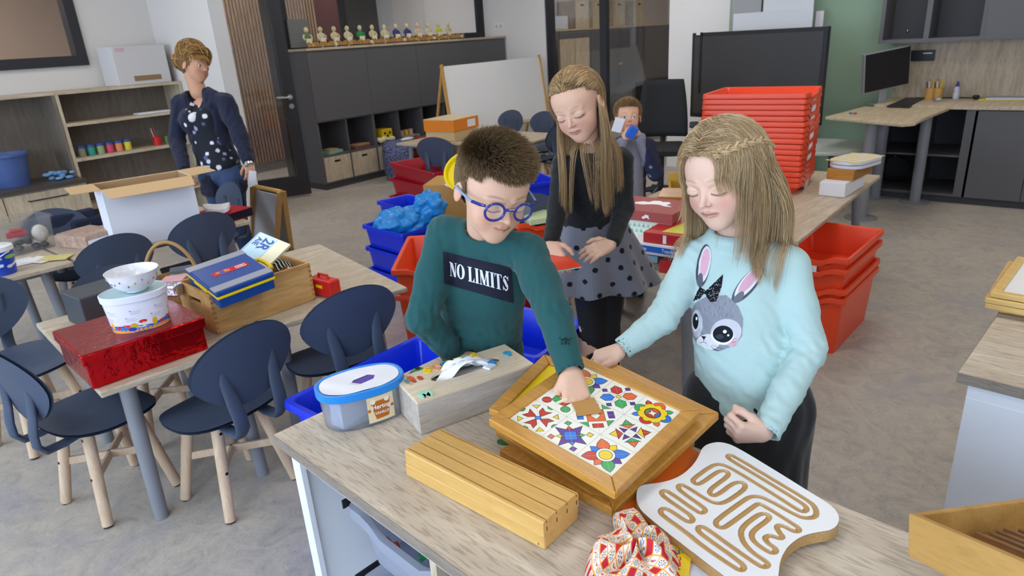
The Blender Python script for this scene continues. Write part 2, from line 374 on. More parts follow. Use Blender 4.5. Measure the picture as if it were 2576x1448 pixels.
# corridor beyond: slatted wall, dark lockers
sl = MB()
for i in range(46): sl.box(-8.62, -8.585, 3.95 + i * 0.0235 * 2, 3.95 + i * 0.0235 * 2 + 0.03, 0.13, 2.8)
sl.box(-8.66, -8.62, 3.93, 6.1, 0.11, 2.8)
struct('wall_slatted', sl, wood('slat_wood', '#8d7460', '#b39a82', axis=2, scale=3, stretch=8, rough=0.6))
struct('wall_corridor', MB().box(-12, -10.4, -3, 15, 0, 2.8), mat('corridor_white', '#cfc6c0', 0.9))
s2 = MB()
for i in range(24): s2.box(-9.4, -9.36, 8.1 + i * 0.05, 8.135 + i * 0.05, 0.1, 2.8)
s2.box(-9.45, -9.4, 8.08, 9.32, 0.1, 2.8)
struct('wall_slatted_far', s2, MATS['slat_wood'])
struct('wall_dark', MB().box(-9.5, -9.4, 5.95, 8.08, 0, 2.8).box(-9.5, -9.4, 9.32, 9.75, 0, 2.8), mat('dark_panel', '#454548', 0.5))
struct('wall_lockers', MB().box(-8.9, -8.6, 6.1, 6.5, 0.1, 2.8), mat('dark_red', '#5b3438', 0.5))
# ================================================================ FURNITURE
m_chair = mat('slate_plastic', '#434e63', 0.5, spec=0.4, bump=(500, 0.08))
m_beech = wood('beech', '#c9a98b', '#dcc2a6', axis=2, scale=4, stretch=9, fine=0.2, rough=0.5)
m_dot = mat('black_cap', '#17171a', 0.4)
m_grey = mat('grey_tube', '#85868c', 0.45)
def make_chair():
    t = thing('school_chair', 'x', 'chair', (0, 0, 0), 0, 'slate blue school chairs')
    # seat: superellipse sheet, dished
    mb = MB(); nr, na = 6, 40; top = []; bot = []
    for k in range(1, nr + 1):
        f = k / nr; R1 = []; R2 = []
        for j in range(na):
            a = 2 * PI * j / na; c, s_ = math.cos(a), math.sin(a)
            rr = (abs(c) ** 2.7 + abs(s_) ** 2.7) ** (-1 / 2.7)
            x, y = 0.195 * rr * c * f, 0.175 * rr * s_ * f
            z = 0.365 + 0.02 * f * f - 0.03 * max(0, y / 0.175) ** 3 * f - 0.012 * (abs(c) * f) ** 4
            R1.append((x, y, z)); R2.append((x * 0.985, y * 0.985, z - 0.013))
        top.append(R1); bot.append(R2)
    mb.ring(bot[::-1] + top, cap0=False, cap1=False)
    c0 = len(mb.v); mb.add(top[0], [tuple(range(na))]); mb.add(bot[0], [tuple(range(na - 1, -1, -1))])
    mb.build('seat', m_chair, t, smooth=True, angle=50, weld=True)
    # backrest: wide oval shell, curved round the sitter
    mb = MB(); top = []; bot = []
    def bp(x, z, off): return (x, -0.195 - 0.05 * (z - 0.45) / 0.3 + 0.75 * x * x - off, z)
    for k in range(1, nr + 1):
        f = k / nr; R1 = []; R2 = []
        for j in range(na):
            a = 2 * PI * j / na; c, s_ = math.cos(a), math.sin(a)
            wv = 1.0 - 0.20 * max(0, -s_) ** 1.3
            x, z = 0.2 * c * f * wv, 0.585 + (0.135 if s_ > 0 else 0.15) * s_ * f
            R1.append(bp(x, z, 0)); R2.append(bp(x * 0.985, z, 0.012))
        top.append(R1); bot.append(R2)
    mb.ring(bot[::-1] + top, cap0=False, cap1=False); mb.add(top[0], [tuple(range(na))]); mb.add(bot[0], [tuple(range(na - 1, -1, -1))])
    mb.build('backrest', m_chair, t, smooth=True, angle=50, weld=True)
    for s in (-1, 1):
        pts = [(s * 0.098, -0.212, 0.62), (s * 0.094, -0.213, 0.55), (s * 0.086, -0.222, 0.48), (s * 0.082, -0.235, 0.42), (s * 0.08, -0.236, 0.375), (s * 0.078, -0.215, 0.345), (s * 0.076, -0.16, 0.342), (s * 0.076, -0.06, 0.352)]
        mb = MB(); rr = [0.010, 0.02, 0.025, 0.027, 0.027, 0.026, 0.024, 0.014]
        rings = []
        P = [Vector(p) for p in pts]
        for i, p in enumerate(P):
            d = (P[min(i + 1, 7)] - P[max(i - 1, 0)]).normalized(); b = Vector((1, 0, 0)); c = d.cross(b).normalized()
            rings.append([p + b * math.cos(a) * rr[i] + c * math.sin(a) * 0.011 for a in [2 * PI * q / 14 for q in range(14)]])
        mb.ring(rings).build('back_arm', m_chair, t, smooth=True, angle=70)
    feet = {}
    for sx in (-1, 1):
        for sy in (-1, 1):
            a, b = Vector((sx * 0.085, sy * 0.085, 0.345)), Vector((sx * 0.145, sy * 0.135, 0.0)); feet[sx, sy] = (a, b)
            mb = MB(); mb.cyl(b + Vector((0, 0, 0.006)), a, 0.0185, 0.0205, 18); mb.mi = 1; mb.cyl(b, b + (a - b) * 0.02, 0.0165, n=16); mb.cyl(a, a + (a - b) * 0.05, 0.024, 0.026, n=18)
            d = (a - b).normalized(); out = Vector((sx, sy, 0)).normalized(); out = (out - d * out.dot(d)).normalized()
            for f in (0.52, 0.93):
                p = b + (a - b) * f; 
                for o_ in (Vector((0, sy, 0)),):
                    oo = (o_ - d * o_.dot(d)).normalized(); mb.cyl(p, p + oo * 0.0212, 0.0055, n=12)
            mb.build('leg', [m_beech, m_dot], t, smooth=True, angle=40)
    mb = MB()
    for s in (-1, 1):
        p, q = [feet[k][1] + (feet[k][0] - feet[k][1]) * 0.52 for k in ((-1, -s), (1, s))]
        d = (q - p); mb.cbox((p + q) / 2, (d.length, 0.012, 0.03), math.atan2(d.y, d.x))
    mb.build('stretcher', m_beech, t, 0.002)
    return t
chair0 = make_chair(); chairs_done = []
def chair(x, y, deg, label):
    o = chair0 if not chairs_done else copy_tree(chair0)
    o.location = (x, y, 0); o.rotation_euler = (0, 0, math.radians(deg)); o['label'] = label; chairs_done.append(o); return o
chair(-2.23, 0.93, 97, 'slate blue chair in front of the red foil box table, back to the viewer')
chair(-2.21, 1.42, 80, 'slate blue chair pushed against the table in front of the red toy case')
chair(-2.59, 0.64, 8, 'slate blue chair seen side on at the left end of the foil box table')
chair(-2.93, 0.98, -88, 'slate blue chair behind the table with its back against the grey box')
chair(-3.34, 0.62, -75, 'slate blue chair cut by the left photo edge, nearer than the blue tub')
chair(-3.98, 1.22, 92, 'slate blue chair between the marbled gift box table and the white bowl')
chair(-4.0, 1.72, 88, 'slate blue chair in front of the big white cardboard carton')
chair(-4.50, 2.06, 178, 'slate blue chair behind the red ring binder beside the woman')
chair(-4.62, 1.28, -88, 'slate blue chair with a navy jacket hung over it')
chair(-4.72, 4.6, 20, 'slate blue chair in front of the table with the orange box')
chair(-4.22, 5.42, 100, 'slate blue chair at the right end of the back table near the whiteboard')
chair(-4.85, 6.1, 172, 'slate blue chair pushed in behind the back table under the whiteboard')
chair(-5.35, 6.15, 178, 'slate blue chair hidden between the orange box and the whiteboard')
chair(-4.5, 5.95, 150, 'slate blue chair half hidden behind the boy beside the back table')
chair(-2.08, 2.86, -95, 'slate blue chair behind the girl in the black top')
# tables
m_top = wood('table_oak', '#ab9c87', '#cdc0ab', '#bdae98', axis=1, scale=4.0, stretch=6, fine=0.45, rough=0.5, rot=0.12)
def table(name, label, poly, h=0.58, legin=0.05, legs=None, group='school tables', edge=0.022):
    cx = sum(p[0] for p in poly) / len(poly); cy = sum(p[1] for p in poly) / len(poly)
    t = thing(name, label, 'table', (cx, cy, 0), 0, group)
    q = [(x - cx, y - cy) for x, y in poly]
    o = MB().prism(q, h - edge, h).build('tabletop', m_top, t, 0.004)
    inn = [(x * (1 - 2.2 * legin / max(abs(x), 0.1)) if abs(x) > 0.1 else x, y * (1 - 2.2 * legin / max(abs(y), 0.1))) for x, y in q]
    mb = MB()
    for i in range(4):
        a, b = inn[i], inn[(i + 1) % 4]; d = Vector((b[0] - a[0], b[1] - a[1], 0)); mb.cbox(((a[0] + b[0]) / 2, (a[1] + b[1]) / 2, h - edge - 0.018), (d.length, 0.025, 0.034), math.atan2(d.y, d.x))
    mb.build('apron', m_grey, t, 0.002)
    for i in range(4):
        a = Vector((*inn[i], h - edge)); b = Vector((inn[i][0] * 1.08, inn[i][1] * 1.08, 0))
        mb = MB(); mb.cyl(b, a, 0.024, 0.027, 20); mb.build('leg', m_grey, t, smooth=True)
    return t
table('school_table', 'oak topped school table carrying the red foil box and the ice cream tub', [(-3.125, 0.66), (-2.234, 0.575), (-2.165, 1.13), (-3.07, 1.22)])
table('school_table', 'oak topped school table with its bare right end showing, under the wooden crate', [(-3.13, 1.33), (-2.225, 1.16), (-2.093, 1.743), (-3.02, 1.955)])
table('school_table', 'oak topped school table with the blue tub and clear storage box on it', [(-4.78, 0.1), (-3.99, 0.1), (-3.96, 1.08), (-4.75, 1.08)])
table('school_table', 'oak topped school table under the big white cardboard carton', [(-4.75, 1.1), (-3.96, 1.1), (-3.87, 2.05), (-4.66, 2.1)])
table('school_table', 'oak topped school table carrying the orange box near the grey cupboards', [(-5.6, 4.75), (-4.95, 4.75), (-4.95, 5.95), (-5.6, 5.95)], 0.56)
table('school_table', 'oak topped school table with an empty top in front of the whiteboard', [(-4.93, 4.95), (-4.2, 4.95), (-4.2, 5.85), (-4.93, 5.85)], 0.56)
table('school_table', 'oak topped school table behind the girl in the black top, piled with boxes', [(-2.0, 2.35), (-1.05, 2.35), (-1.05, 3.1), (-2.0, 3.1)])
table('school_table', 'oak topped school table under the tall stack of orange trays', [(-2.0, 3.12), (-0.93, 3.12), (-0.95, 4.75), (-2.0, 4.75)])
# ---- storage units (foreground desk)
m_desk = wood('desk_oak', '#b5a592', '#d6c9b6', '#c6b7a3', axis=0, scale=2.6, stretch=5, fine=0.6, rough=0.5)
m_edge = wood('desk_edge_oak', '#7f7367', '#988c7e', axis=0, scale=4, stretch=9, fine=0.6, rough=0.55)
m_unit = mat('white_unit_board', '#e6e8ee', 0.35)
m_unitin = mat('unit_inside', '#aeb4bf', 0.5)
def unit(name, label, ox, oy, ang, L, W, H=0.78, open_side=True):
    t = thing(name, label, 'cabinet', (ox, oy, 0), ang)
    mb = MB(); mb.box(0, L, 0, W, H - 0.025, H); o = mb.build('worktop', m_desk, t)
    MB().box(-0.001, L + 0.001, -0.0015, 0, H - 0.0252, H - 0.0004).box(-0.0015, 0, 0, W, H - 0.0252, H - 0.0004).box(L, L + 0.0015, 0, W, H - 0.0252, H - 0.0004).build('edge_band', m_edge, t)
    e = 0.02; h = H - 0.025
    mb = MB()
    if open_side:
        mb.box(e, L - e, W - e - 0.018, W - e, 0.03, h)
        mb.box(e, e + 0.019, e, W - e - 0.018, 0.03, h).box(L - e - 0.019, L - e, e, W - e - 0.018, 0.03, h)
        mb.box(e + 0.019, L - e - 0.019, e, W - e - 0.018, 0.03, 0.05)
        mb.build('carcass', m_unit, t)
        MB().box(e + 0.019, L - e - 0.019, e, e + 0.012, h - 0.035, h - 0.0005).box(e + 0.019, e + 0.034, e, e + 0.012, 0.05, h - 0.035).build('front_rail', m_unit, t)
        for x in [e + 0.034 + 0.42 * i for i in range(1, int((L - 0.2) / 0.42) + 1)]:
            box1('divider', (x, x + 0.018, e + 0.012, W - e - 0.02, 0.05, h), m_oak, t)
    else:
        mb.box(e, L - e, e, W - e, 0.0, h); mb.build('carcass', m_unit, t)
        box1('groove', (e - 0.0008, L, e - 0.001, e, h - 0.042, h - 0.0405), mat('groove_white', '#f5f5f5', 0.5), t)
    return t
DA = math.radians(-4.43)
DC = PZ(688, 1093, 0.78)
desk = unit('worktop_unit', 'low white storage unit with an oak worktop in the foreground', DC.x, DC.y, DA, 1.95, 0.515)
UC = PZ(2411, 936, 0.78)
desk2 = unit('worktop_unit', 'white storage unit with oak worktop at the right edge of the photo', UC.x, UC.y, DA, 1.6, 0.52, open_side=False)
DM = Matrix.Translation((DC.x, DC.y, 0)) @ Matrix.Rotation(DA, 4, 'Z')   # desk frame
# ---- trays
def rrect(w, l, r, n=5, m=9):
    pts = []
    for cx, cy, a0 in ((w / 2 - r, l / 2 - r, 0), (-w / 2 + r, l / 2 - r, 1), (-w / 2 + r, -l / 2 + r, 2), (w / 2 - r, -l / 2 + r, 3)):
        for k in range(n): a = (a0 + k / (n - 1)) * PI / 2; pts.append((cx + r * math.cos(a), cy + r * math.sin(a)))
        nx = {0: (-w / 2 + r, l / 2), 1: (-w / 2, -l / 2 + r), 2: (w / 2 - r, -l / 2), 3: (w / 2, l / 2 - r)}[a0]
        p = pts[-1]
        for k in range(1, m + 1): pts.append((p[0] + (nx[0] - p[0]) * k / (m + 1), p[1] + (nx[1] - p[1]) * k / (m + 1)))
    return pts
def tray_mb(w, l, h, rim=0.016, notch=True, taper=0.9, lip=0.012):
    """short side at -y carries the finger notch"""
    def R(sw, z, dn=True):
        out = []
        for x, y in rrect(w + sw, l + sw, 0.02):
            d = 0
            if notch and dn and y < -(l + sw) / 2 + 0.012:
                u = abs(x) / (w / 2); d = 0.028 * min(1, max(0, (0.62 - u) / 0.14))
            out.append((x, y, z - d))
        return out
    def S(f, z): return [(x * f, y * (1 - (1 - f) * w / l), z) for x, y in rrect(w, l, 0.02)]
    mb = MB()
    mb.ring([S(taper, 0), R(-0.004, h - 0.03), R(2 * rim, h - 0.026), R(2 * rim + 0.001, h - 0.026 + lip), R(2 * rim - 0.004, h), R(0, h - 0.001), R(-0.01, h - 0.008), [(x * 0.985, y * 0.985, 0.004) for x, y, z in S(taper, 0)]])
    # stiffening ribs on the short face
    return mb
m_red = mat('red_orange_plastic', '#ec4a24', 0.32, spec=0.5)
m_red2 = mat('crimson_plastic', '#a81228', 0.32, spec=0.5)
m_or = mat('orange_plastic', '#e04a22', 0.35, spec=0.5)
m_blue = mat('royal_blue_plastic', '#0f2fd0', 0.28, spec=0.5)
m_card_w = mat('white_card', '#e8e8ec', 0.6)
def tray(name, label, loc, rz, w, l, h, m, group=None, card=False, cat='tray', **k):
    t = thing(name, label, cat, loc, rz, group)
    tray_mb(w, l, h, **k).build('tub', m, t, smooth=True, angle=35)
    if card: box1('label_card', (-0.055, 0.055, -l / 2 - 0.014, -l / 2 - 0.0125, h - 0.085, h - 0.045), m_card_w, t)
    return t
# tall stack
t0 = tray('storage_tray', 'x', (-1.535, 4.2, 0.58), math.radians(97), 0.44, 0.56, 0.07, m_red, 'orange trays in the tall stack', card=True)
N_ST = 17
for i in range(N_ST):
    o = t0 if i == 0 else copy_tree(t0)
    o.location = (-1.535 + random.uniform(-.004, .004), 4.2 + random.uniform(-.004, .004), 0.58 + i * 0.0315)
    o['label'] = ('topmost, open orange tray of the tall stack' if i == N_ST - 1 else 'shallow orange tray nested inside the tall stack')
for i, o in enumerate([x for x in COL.objects if x.name.startswith('storage_tray') and x.parent is None]):
    if i < N_ST - 1: o['label'] = 'shallow orange tray, number %s from the bottom of the tall stack' % ['one', 'two', 'three', 'four', 'five', 'six', 'seven', 'eight', 'nine', 'ten', 'eleven', 'twelve', 'thirteen', 'fourteen', 'fifteen', 'sixteen', 'seventeen', 'eighteen'][i]
# right floor stack
for i, (z, h, lb) in enumerate(((0.0, 0.30, 'deep red crate at the bottom of the floor stack'), (0.235, 0.11, 'shallow red crate second from the bottom of the floor stack'), (0.275, 0.17, 'red crate second from the top of the floor stack'), (0.335, 0.165, 'open red crate on top of the floor stack beside the mint girl'))):
    tray('storage_crate', lb, (-0.905, 3.5, z), math.radians(-2), 0.36 , 0.56, h, m_red, 'red crates stacked on the floor', card=(i == 3), cat='crate', rim=0.014)
# left red stack
for i, (z, h, lb) in enumerate(((0.0, 0.2, 'crimson crate at the bottom of the stack by the patterned bag'), (0.16, 0.2, 'crimson crate with a white card in the middle of its stack'), (0.30, 0.2, 'crimson crate on top of the stack by the patterned bag'))):
    tray('storage_crate', lb, (-4.55, 4.25, z), math.radians(84 - 4 * i), 0.42, 0.8, h, m_red2, 'crimson crates by the patterned bag', cat='crate', rim=0.02)
o = box1('label_card', (-0.05, 0.05, -0.412, -0.41, 0.06, 0.13), m_card_w, [x for x in COL.objects if x.get('label', '').startswith('crimson crate with')][0]); o.location.x = 0.05
# orange crates beside the boy
tray('storage_crate', 'deep orange crate standing on the floor behind the boy', (-2.62, 2.45, 0.0), math.radians(40), 0.42, 0.6, 0.33, m_or, cat='crate', rim=0.018)
tray('storage_crate', 'orange crate set in the top of another behind the boy', (-2.62, 2.45, 0.13), math.radians(40), 0.42, 0.6, 0.34, m_or, cat='crate', rim=0.02)
# blue trays
tray('blue_tray', 'royal blue tray left of the foreground unit, topmost of its pile', (-1.63, 1.25, 0.34), math.radians(0), 0.36, 0.56, 0.16, m_blue, 'royal blue trays', notch=False, rim=0.02)
tray('blue_tray', 'royal blue tray underneath the one left of the foreground unit', (-1.63, 1.25, 0.17), math.radians(0), 0.34, 0.54, 0.16, m_blue, 'royal blue trays', notch=False, rim=0.01)
tray('blue_tray', 'royal blue tray on the floor under the pile left of the unit', (-1.63, 1.25, 0.0), math.radians(0), 0.34, 0.54, 0.16, m_blue, 'royal blue trays', notch=False, rim=0.01)
tray('blue_tray', 'royal blue tray with picture books behind the boy, with a rope handle', (-1.56, 1.80, 0.34), math.radians(5), 0.42, 0.34, 0.16, m_blue, 'royal blue trays', notch=False, rim=0.02)
tray('blue_tray', 'royal blue tray underneath the picture book tray', (-1.56, 1.80, 0.17), math.radians(5), 0.40, 0.32, 0.16, m_blue, 'royal blue trays', notch=False, rim=0.01)
tray('blue_tray', 'royal blue tray on the floor under the picture book tray', (-1.56, 1.80, 0.0), math.radians(5), 0.40, 0.32, 0.16, m_blue, 'royal blue trays', notch=False, rim=0.01)
# ---- west cupboard run, gray
def open_cab(t, x0, x1, y0, y1, z0, z1, m, mback, th=0.018, backin=True):
    MB().box(x0, x1, y0, y0 + th, z0, z1).box(x0, x1, y1 - th, y1, z0, z1).box(x0, x1, y0 + th, y1 - th, z0, z0 + th).box(x0, x1, y0 + th, y1 - th, z1 - th, z1).build('carcass', m, t)
    box1('back_panel', (x0, x0 + 0.008, y0 + th, y1 - th, z0 + th, z1 - th), mback, t)
CB = [4.53, 5.33, 6.13, 6.97, 7.86]
for i in range(4):
    y0, y1 = CB[i], CB[i + 1] - 0.002
    lbl = ['anthracite cupboard beside the glass door with two empty-looking cubbies', 'anthracite cupboard with a yellow box in its cubby', 'anthracite cupboard half hidden by the whiteboard', 'anthracite cupboard at the far right end of the run, behind the whiteboard'][i]
    t = thing('cupboard', lbl, 'cupboard', ((WX + CX) / 2, (y0 + y1) / 2, 0), 0, 'anthracite cupboards along the west wall')
    d = 0.205; q = (y1 - y0) / 2
    MB().box(-d, d - 0.02, -q, -q + 0.018, 0.07, 1.53).box(-d, d - 0.02, q - 0.018, q, 0.07, 1.53).box(-d, d - 0.02, -q + 0.018, q - 0.018, 1.51, 1.53).box(-d, d - 0.02, -q + 0.018, q - 0.018, 0.76, 0.778).box(-d, d - 0.02, -q + 0.018, q - 0.018, 0.375, 0.393).box(-d, d - 0.02, -q + 0.018, q - 0.018, 0.07, 0.088).box(-d, d - 0.02, -0.009, 0.009, 0.088, 0.76).build('carcass', m_dk, t)
    MB().box(d - 0.018, d, -q + 0.001, q - 0.001, 0.775, 1.528).build('door', m_dk, t, 0.001)
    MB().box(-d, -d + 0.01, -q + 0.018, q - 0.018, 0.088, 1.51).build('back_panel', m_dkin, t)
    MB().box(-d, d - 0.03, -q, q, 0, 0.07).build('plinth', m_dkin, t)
    for s in (-1, 1):
        b = thing('cubby_bin', 'x', 'bin', ((WX + CX) / 2, (y0 + y1) / 2 + s * q * 0.5, 0.089), 0, 'oak fronted bins in the cupboard cubbies')
        b['label'] = 'oak fronted bin in the %s lower cubby of the %s anthracite cupboard' % ('left' if s < 0 else 'right', ['first', 'second', 'third', 'fourth'][i])
        w2 = q / 2 - 0.016
        MB().box(-d + 0.015, d - 0.03, -w2, -w2 + 0.01, 0, 0.27).box(-d + 0.015, d - 0.03, w2 - 0.01, w2, 0, 0.27).box(-d + 0.015, d - 0.03, -w2, w2, 0, 0.01).box(-d + 0.015, -d + 0.025, -w2, w2, 0, 0.27).build('bin_body', m_oak, b)
        f = MB(); f.box(d - 0.03, d - 0.012, -w2, w2, 0, 0.21).box(d - 0.03, d - 0.012, -w2, w2, 0.235, 0.28).box(d - 0.03, d - 0.012, -w2, -0.045, 0.21, 0.235).box(d - 0.03, d - 0.012, 0.045, w2, 0.21, 0.235)
        f.build('bin_front', m_oak, b)
        MB().box(d - 0.034, d - 0.0302, -0.05, 0.05, 0.2, 0.245).build('hand_slot', m_dot, b)
t = tag(MB().box(WX + 0.01, CX + 0.012, 4.52, 7.87, 1.531, 1.556).build('long_worktop', m_oakh), 'long oak top board over the anthracite cupboards', 'worktop')
# ---- west shelf unit (oak, left)
SX0, SX1 = WX + 0.005, -6.70
t = thing('shelf_unit', 'oak bookcase with three open shelves below the big left window', 'shelf', ((SX0 + SX1) / 2, 2.6, 0))
ox = (SX0 + SX1) / 2; dd = (SX1 - SX0) / 2
box1('side_panel', (-dd, dd, -0.545, -0.52, 0, 1.315), m_oak, t); box1('side_panel', (-dd, dd, 0.51, 0.535, 0, 1.315), m_oak, t)
for z in (0.35, 0.777, 1.075): box1('shelf_board', (-dd + 0.01, dd, -0.52, 0.51, z - 0.025, z), m_oakh, t)
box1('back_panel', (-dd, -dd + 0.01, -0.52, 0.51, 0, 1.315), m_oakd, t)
box1('top_board', (-dd, dd + 0.005, -0.545, 0.535, 1.315, 1.34), m_oakh, t)
t = thing('sideboard', 'oak kitchen sideboard with black counter and drawers at the far left', 'cabinet', ((SX0 + SX1) / 2, 1.0, 0))
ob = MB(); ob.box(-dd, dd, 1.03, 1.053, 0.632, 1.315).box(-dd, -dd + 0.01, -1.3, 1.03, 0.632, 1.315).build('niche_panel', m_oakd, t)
box1('top_board', (-dd, dd + 0.005, -1.3, 1.054, 1.316, 1.341), m_oakh, t)
box1('counter', (-dd, dd + 0.19, -1.3, 1.054, 0.60, 0.631), mat('dark_counter', '#4b443f', 0.35), t)
box1('carcass', (-dd, dd + 0.15, -1.3, 1.053, 0.0, 0.6), m_oak, t)
for y0, y1 in ((0.44, 1.048), (-0.18, 0.43), (-0.8, -0.19)):
    for z0, z1 in ((0.34, 0.585), (0.08, 0.33)):
        f = box1('drawer_front', (dd + 0.15, dd + 0.17, y0, y1, z0, z1), m_oak, t, 0.002)
        MB().tube([(dd + 0.17, y0 + 0.16, z1 - 0.06), (dd + 0.195, y0 + 0.17, z1 - 0.06), (dd + 0.195, y1 - 0.17, z1 - 0.06), (dd + 0.17, y1 - 0.16, z1 - 0.06)], 0.006, 8).build('drawer_handle', m_black, f)
# ---- neighbour classroom cupboards
t = thing('far_cupboard', 'anthracite cupboard wall seen through the glass partition in the next room', 'cupboard', (-6.83, 11.2, 0))
MB().box(-0.2, 0.18, -2.9, 2.6, 0.0, 1.57).build('carcass', m_dk, t)
for k in range(6): box1('door', (0.18, 0.2, -2.9 + k * 0.9 + 0.004, -2.9 + k * 0.9 + 0.893, 0.62 if k > 1 else 1.25, 1.565), m_dk, t)
box1('top_board', (-0.2, 0.21, -2.9, 2.6, 1.57, 1.595), m_oakh, t)
box1('niche_shade', (0.176, 0.184, 0.4, 2.4, 0.05, 0.6), m_dot, t)  # flat black sheet paints the shade of an open niche
struct('wall_far', MB().box(-12, 4.5, 14.9, 15, 0, 2.8).box(-7.17, -7.05, 8.02, 15, 0, 1.57).box(-7.17, -7.05, 8.02, 15, 1.57, 2.8), m_white)
struct('wall_far_east', MB().box(-1.6, -1.5, 8.02, 15, 0, 2.8), m_white)
# ---- office corner
m_oakv = m_oak
t = thing('base_cupboard', 'anthracite base cupboards with open compartments under the office counter', 'cupboard', (-0.2, 6.93, 0))
MB().box(-1.22, -1.2, -0.31, 0.3, 0.06, 0.775).box(-0.86, -0.845, -0.31, 0.29, 0.06, 0.775).box(-0.56, -0.48, -0.31, 0.3, 0.06, 0.775).box(-1.2, -0.56, -0.31, 0.3, 0.06, 0.08).box(-1.2, -0.56, -0.29, 0.3, 0.385, 0.4).box(-0.48, 1.8, -0.29, 0.3, 0.06, 0.775).build('carcass', m_dk, t)
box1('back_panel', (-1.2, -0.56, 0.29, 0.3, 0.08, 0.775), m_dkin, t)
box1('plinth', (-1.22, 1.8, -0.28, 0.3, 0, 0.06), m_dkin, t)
for k in range(4): box1('door', (-0.5 + k * 0.4 + 0.002, -0.5 + k * 0.4 + 0.397, -0.31, -0.29, 0.062, 0.765), m_dk, t)
tag(MB().box(-1.44, 1.6, 6.6, 7.245, 0.776, 0.803).build('counter', m_oakh), 'oak office counter running along the green wall', 'counter')
t = thing('office_desk', 'oak desk leaf on grey tube legs in front of the office counter', 'desk', (-1.3, 6.2, 0))
pl = [(-0.36, -0.24), (-0.35, -0.255), (0.22, -0.53), (0.30, -0.50), (0.36, -0.42), (0.42, 0.39), (-0.14, 0.39)]
pl = [(PZ(2076, 293, .79).x + 1.3, PZ(2076, 293, .79).y - 6.2), (PZ(2270, 311, .79).x + 1.3, PZ(2270, 311, .79).y - 6.2), (PZ(2303, 308, .79).x + 1.3, PZ(2303, 308, .79).y - 6.2), (PZ(2325, 296, .79).x + 1.3, PZ(2325, 296, .79).y - 6.2), (0.42, 0.399), (-0.22, 0.399)]
MB().prism(pl, 0.765, 0.79).build('desktop', wood('desk_leaf_oak', '#b09c7f', '#cfbfa3', axis=1, scale=3, stretch=7, fine=0.3), t, 0.006)
MB().cbox((-0.02, -0.1, 0.745), (0.5, 0.06, 0.035), -0.3).build('beam', m_black, t)
for p in ((2165, 548), (2200, 497), (2300, 508)):
    b = PZ(*p, 0.0); x, y = b.x + 1.3, b.y - 6.2
    MB().cyl((x, y, 0), (x, y, 0.765), 0.042, n=24).lathe([(0.12, 0), (0.12, 0.008), (0.04, 0.014)], (x, y, 0)).build('leg', m_grey, t, smooth=True)
t = thing('wall_cupboard', 'anthracite wall cupboard with two open compartments above the office desk', 'cupboard', (-0.4, 7.06, 1.29))
MB().box(-1.13, 2.0, -0.19, 0.185, 0, 0.03).box(-1.13, -1.1, -0.19, 0.185, 0.03, 1.0).box(-0.79, -0.75, -0.19, 0.185, 0.03, 1.0).box(-0.39, -0.36, -0.19, 0.185, 0.03, 1.0).box(-1.13, 2.0, -0.19, 0.185, 1.0, 1.03).build('carcass', m_dk, t)
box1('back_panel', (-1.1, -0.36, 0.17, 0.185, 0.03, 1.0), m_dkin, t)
for k in range(3): box1('door', (-0.36 + 0.6 * k, -0.36 + 0.6 * k + 0.597, -0.2, -0.19, 0.002, 1.03), m_dk, t)
for x, z in ((-0.98, 0.09), (-0.98, 0.45), (-0.62, 0.43)): MB().sph((x, 0.16, z), 0.012).build('hinge', m_steel, t, smooth=True)
tag(MB().box(-1.44, 1.6, 7.235, 7.249, 0.804, 1.289).build('splash_panel', wood('splash_oak', '#a3907a', '#c3b299', '#b5a288', axis=2, scale=2.4, stretch=6, fine=0.3)), 'oak panel on the wall between office counter and wall cupboard', 'panel')
# round table
t = thing('round_table', 'round pale grey table by the green wall', 'table', (-1.72, 6.1, 0))
MB().lathe([(0.0, 0.495), (0.375, 0.495), (0.38, 0.5), (0.38, 0.518), (0.375, 0.522), (0, 0.522)], n=64, cap0=False, cap1=False).build('tabletop', mat('pale_grey_laminate', '#b9c0bb', 0.35), t, smooth=True)
MB().cbox((0, 0, 0.475), (0.5, 0.03, 0.03), 0.7).cbox((0, 0, 0.475), (0.5, 0.03, 0.03), -0.87).build('frame', m_black, t)
for k in range(4):
    a = 0.7 + k * PI / 2; MB().cyl((0.25 * math.cos(a), 0.25 * math.sin(a), 0), (0.25 * math.cos(a), 0.25 * math.sin(a), 0.48), 0.02, n=12).build('leg', m_black, t, smooth=True)
# ================================================================ THINGS ON THE FOREGROUND UNIT
m_puz = wood('puzzle_frame_wood', '#b98336', '#d29a48', '#c58d3e', axis=0, scale=5, stretch=10, fine=0.25, rough=0.35, coat=0.25)
m_puz2 = wood('puzzle_frame_wood_dark', '#a8742f', '#c78f41', axis=1, scale=5, stretch=10, fine=0.3, rough=0.4, coat=0.2)
m_honey = wood('honey_beech', '#cf9f56', '#e0b368', '#d8aa60', axis=0, scale=4, stretch=12, fine=0.2, rough=0.3, coat=0.35)
m_slot = mat('slot_dark', '#6b431f', 0.6)
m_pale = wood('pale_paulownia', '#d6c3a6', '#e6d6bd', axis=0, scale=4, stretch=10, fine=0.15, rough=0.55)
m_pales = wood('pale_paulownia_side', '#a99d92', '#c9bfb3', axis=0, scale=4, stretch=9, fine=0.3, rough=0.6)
m_white = mat('white_plastic', '#ededf0', 0.3)
m_ylw = mat('yellow_paint', '#f2d200', 0.4)
def T(x, y, z, rz=0.0): return Matrix.Translation((x, y, z)) @ Matrix.Rotation(rz, 4, 'Z')
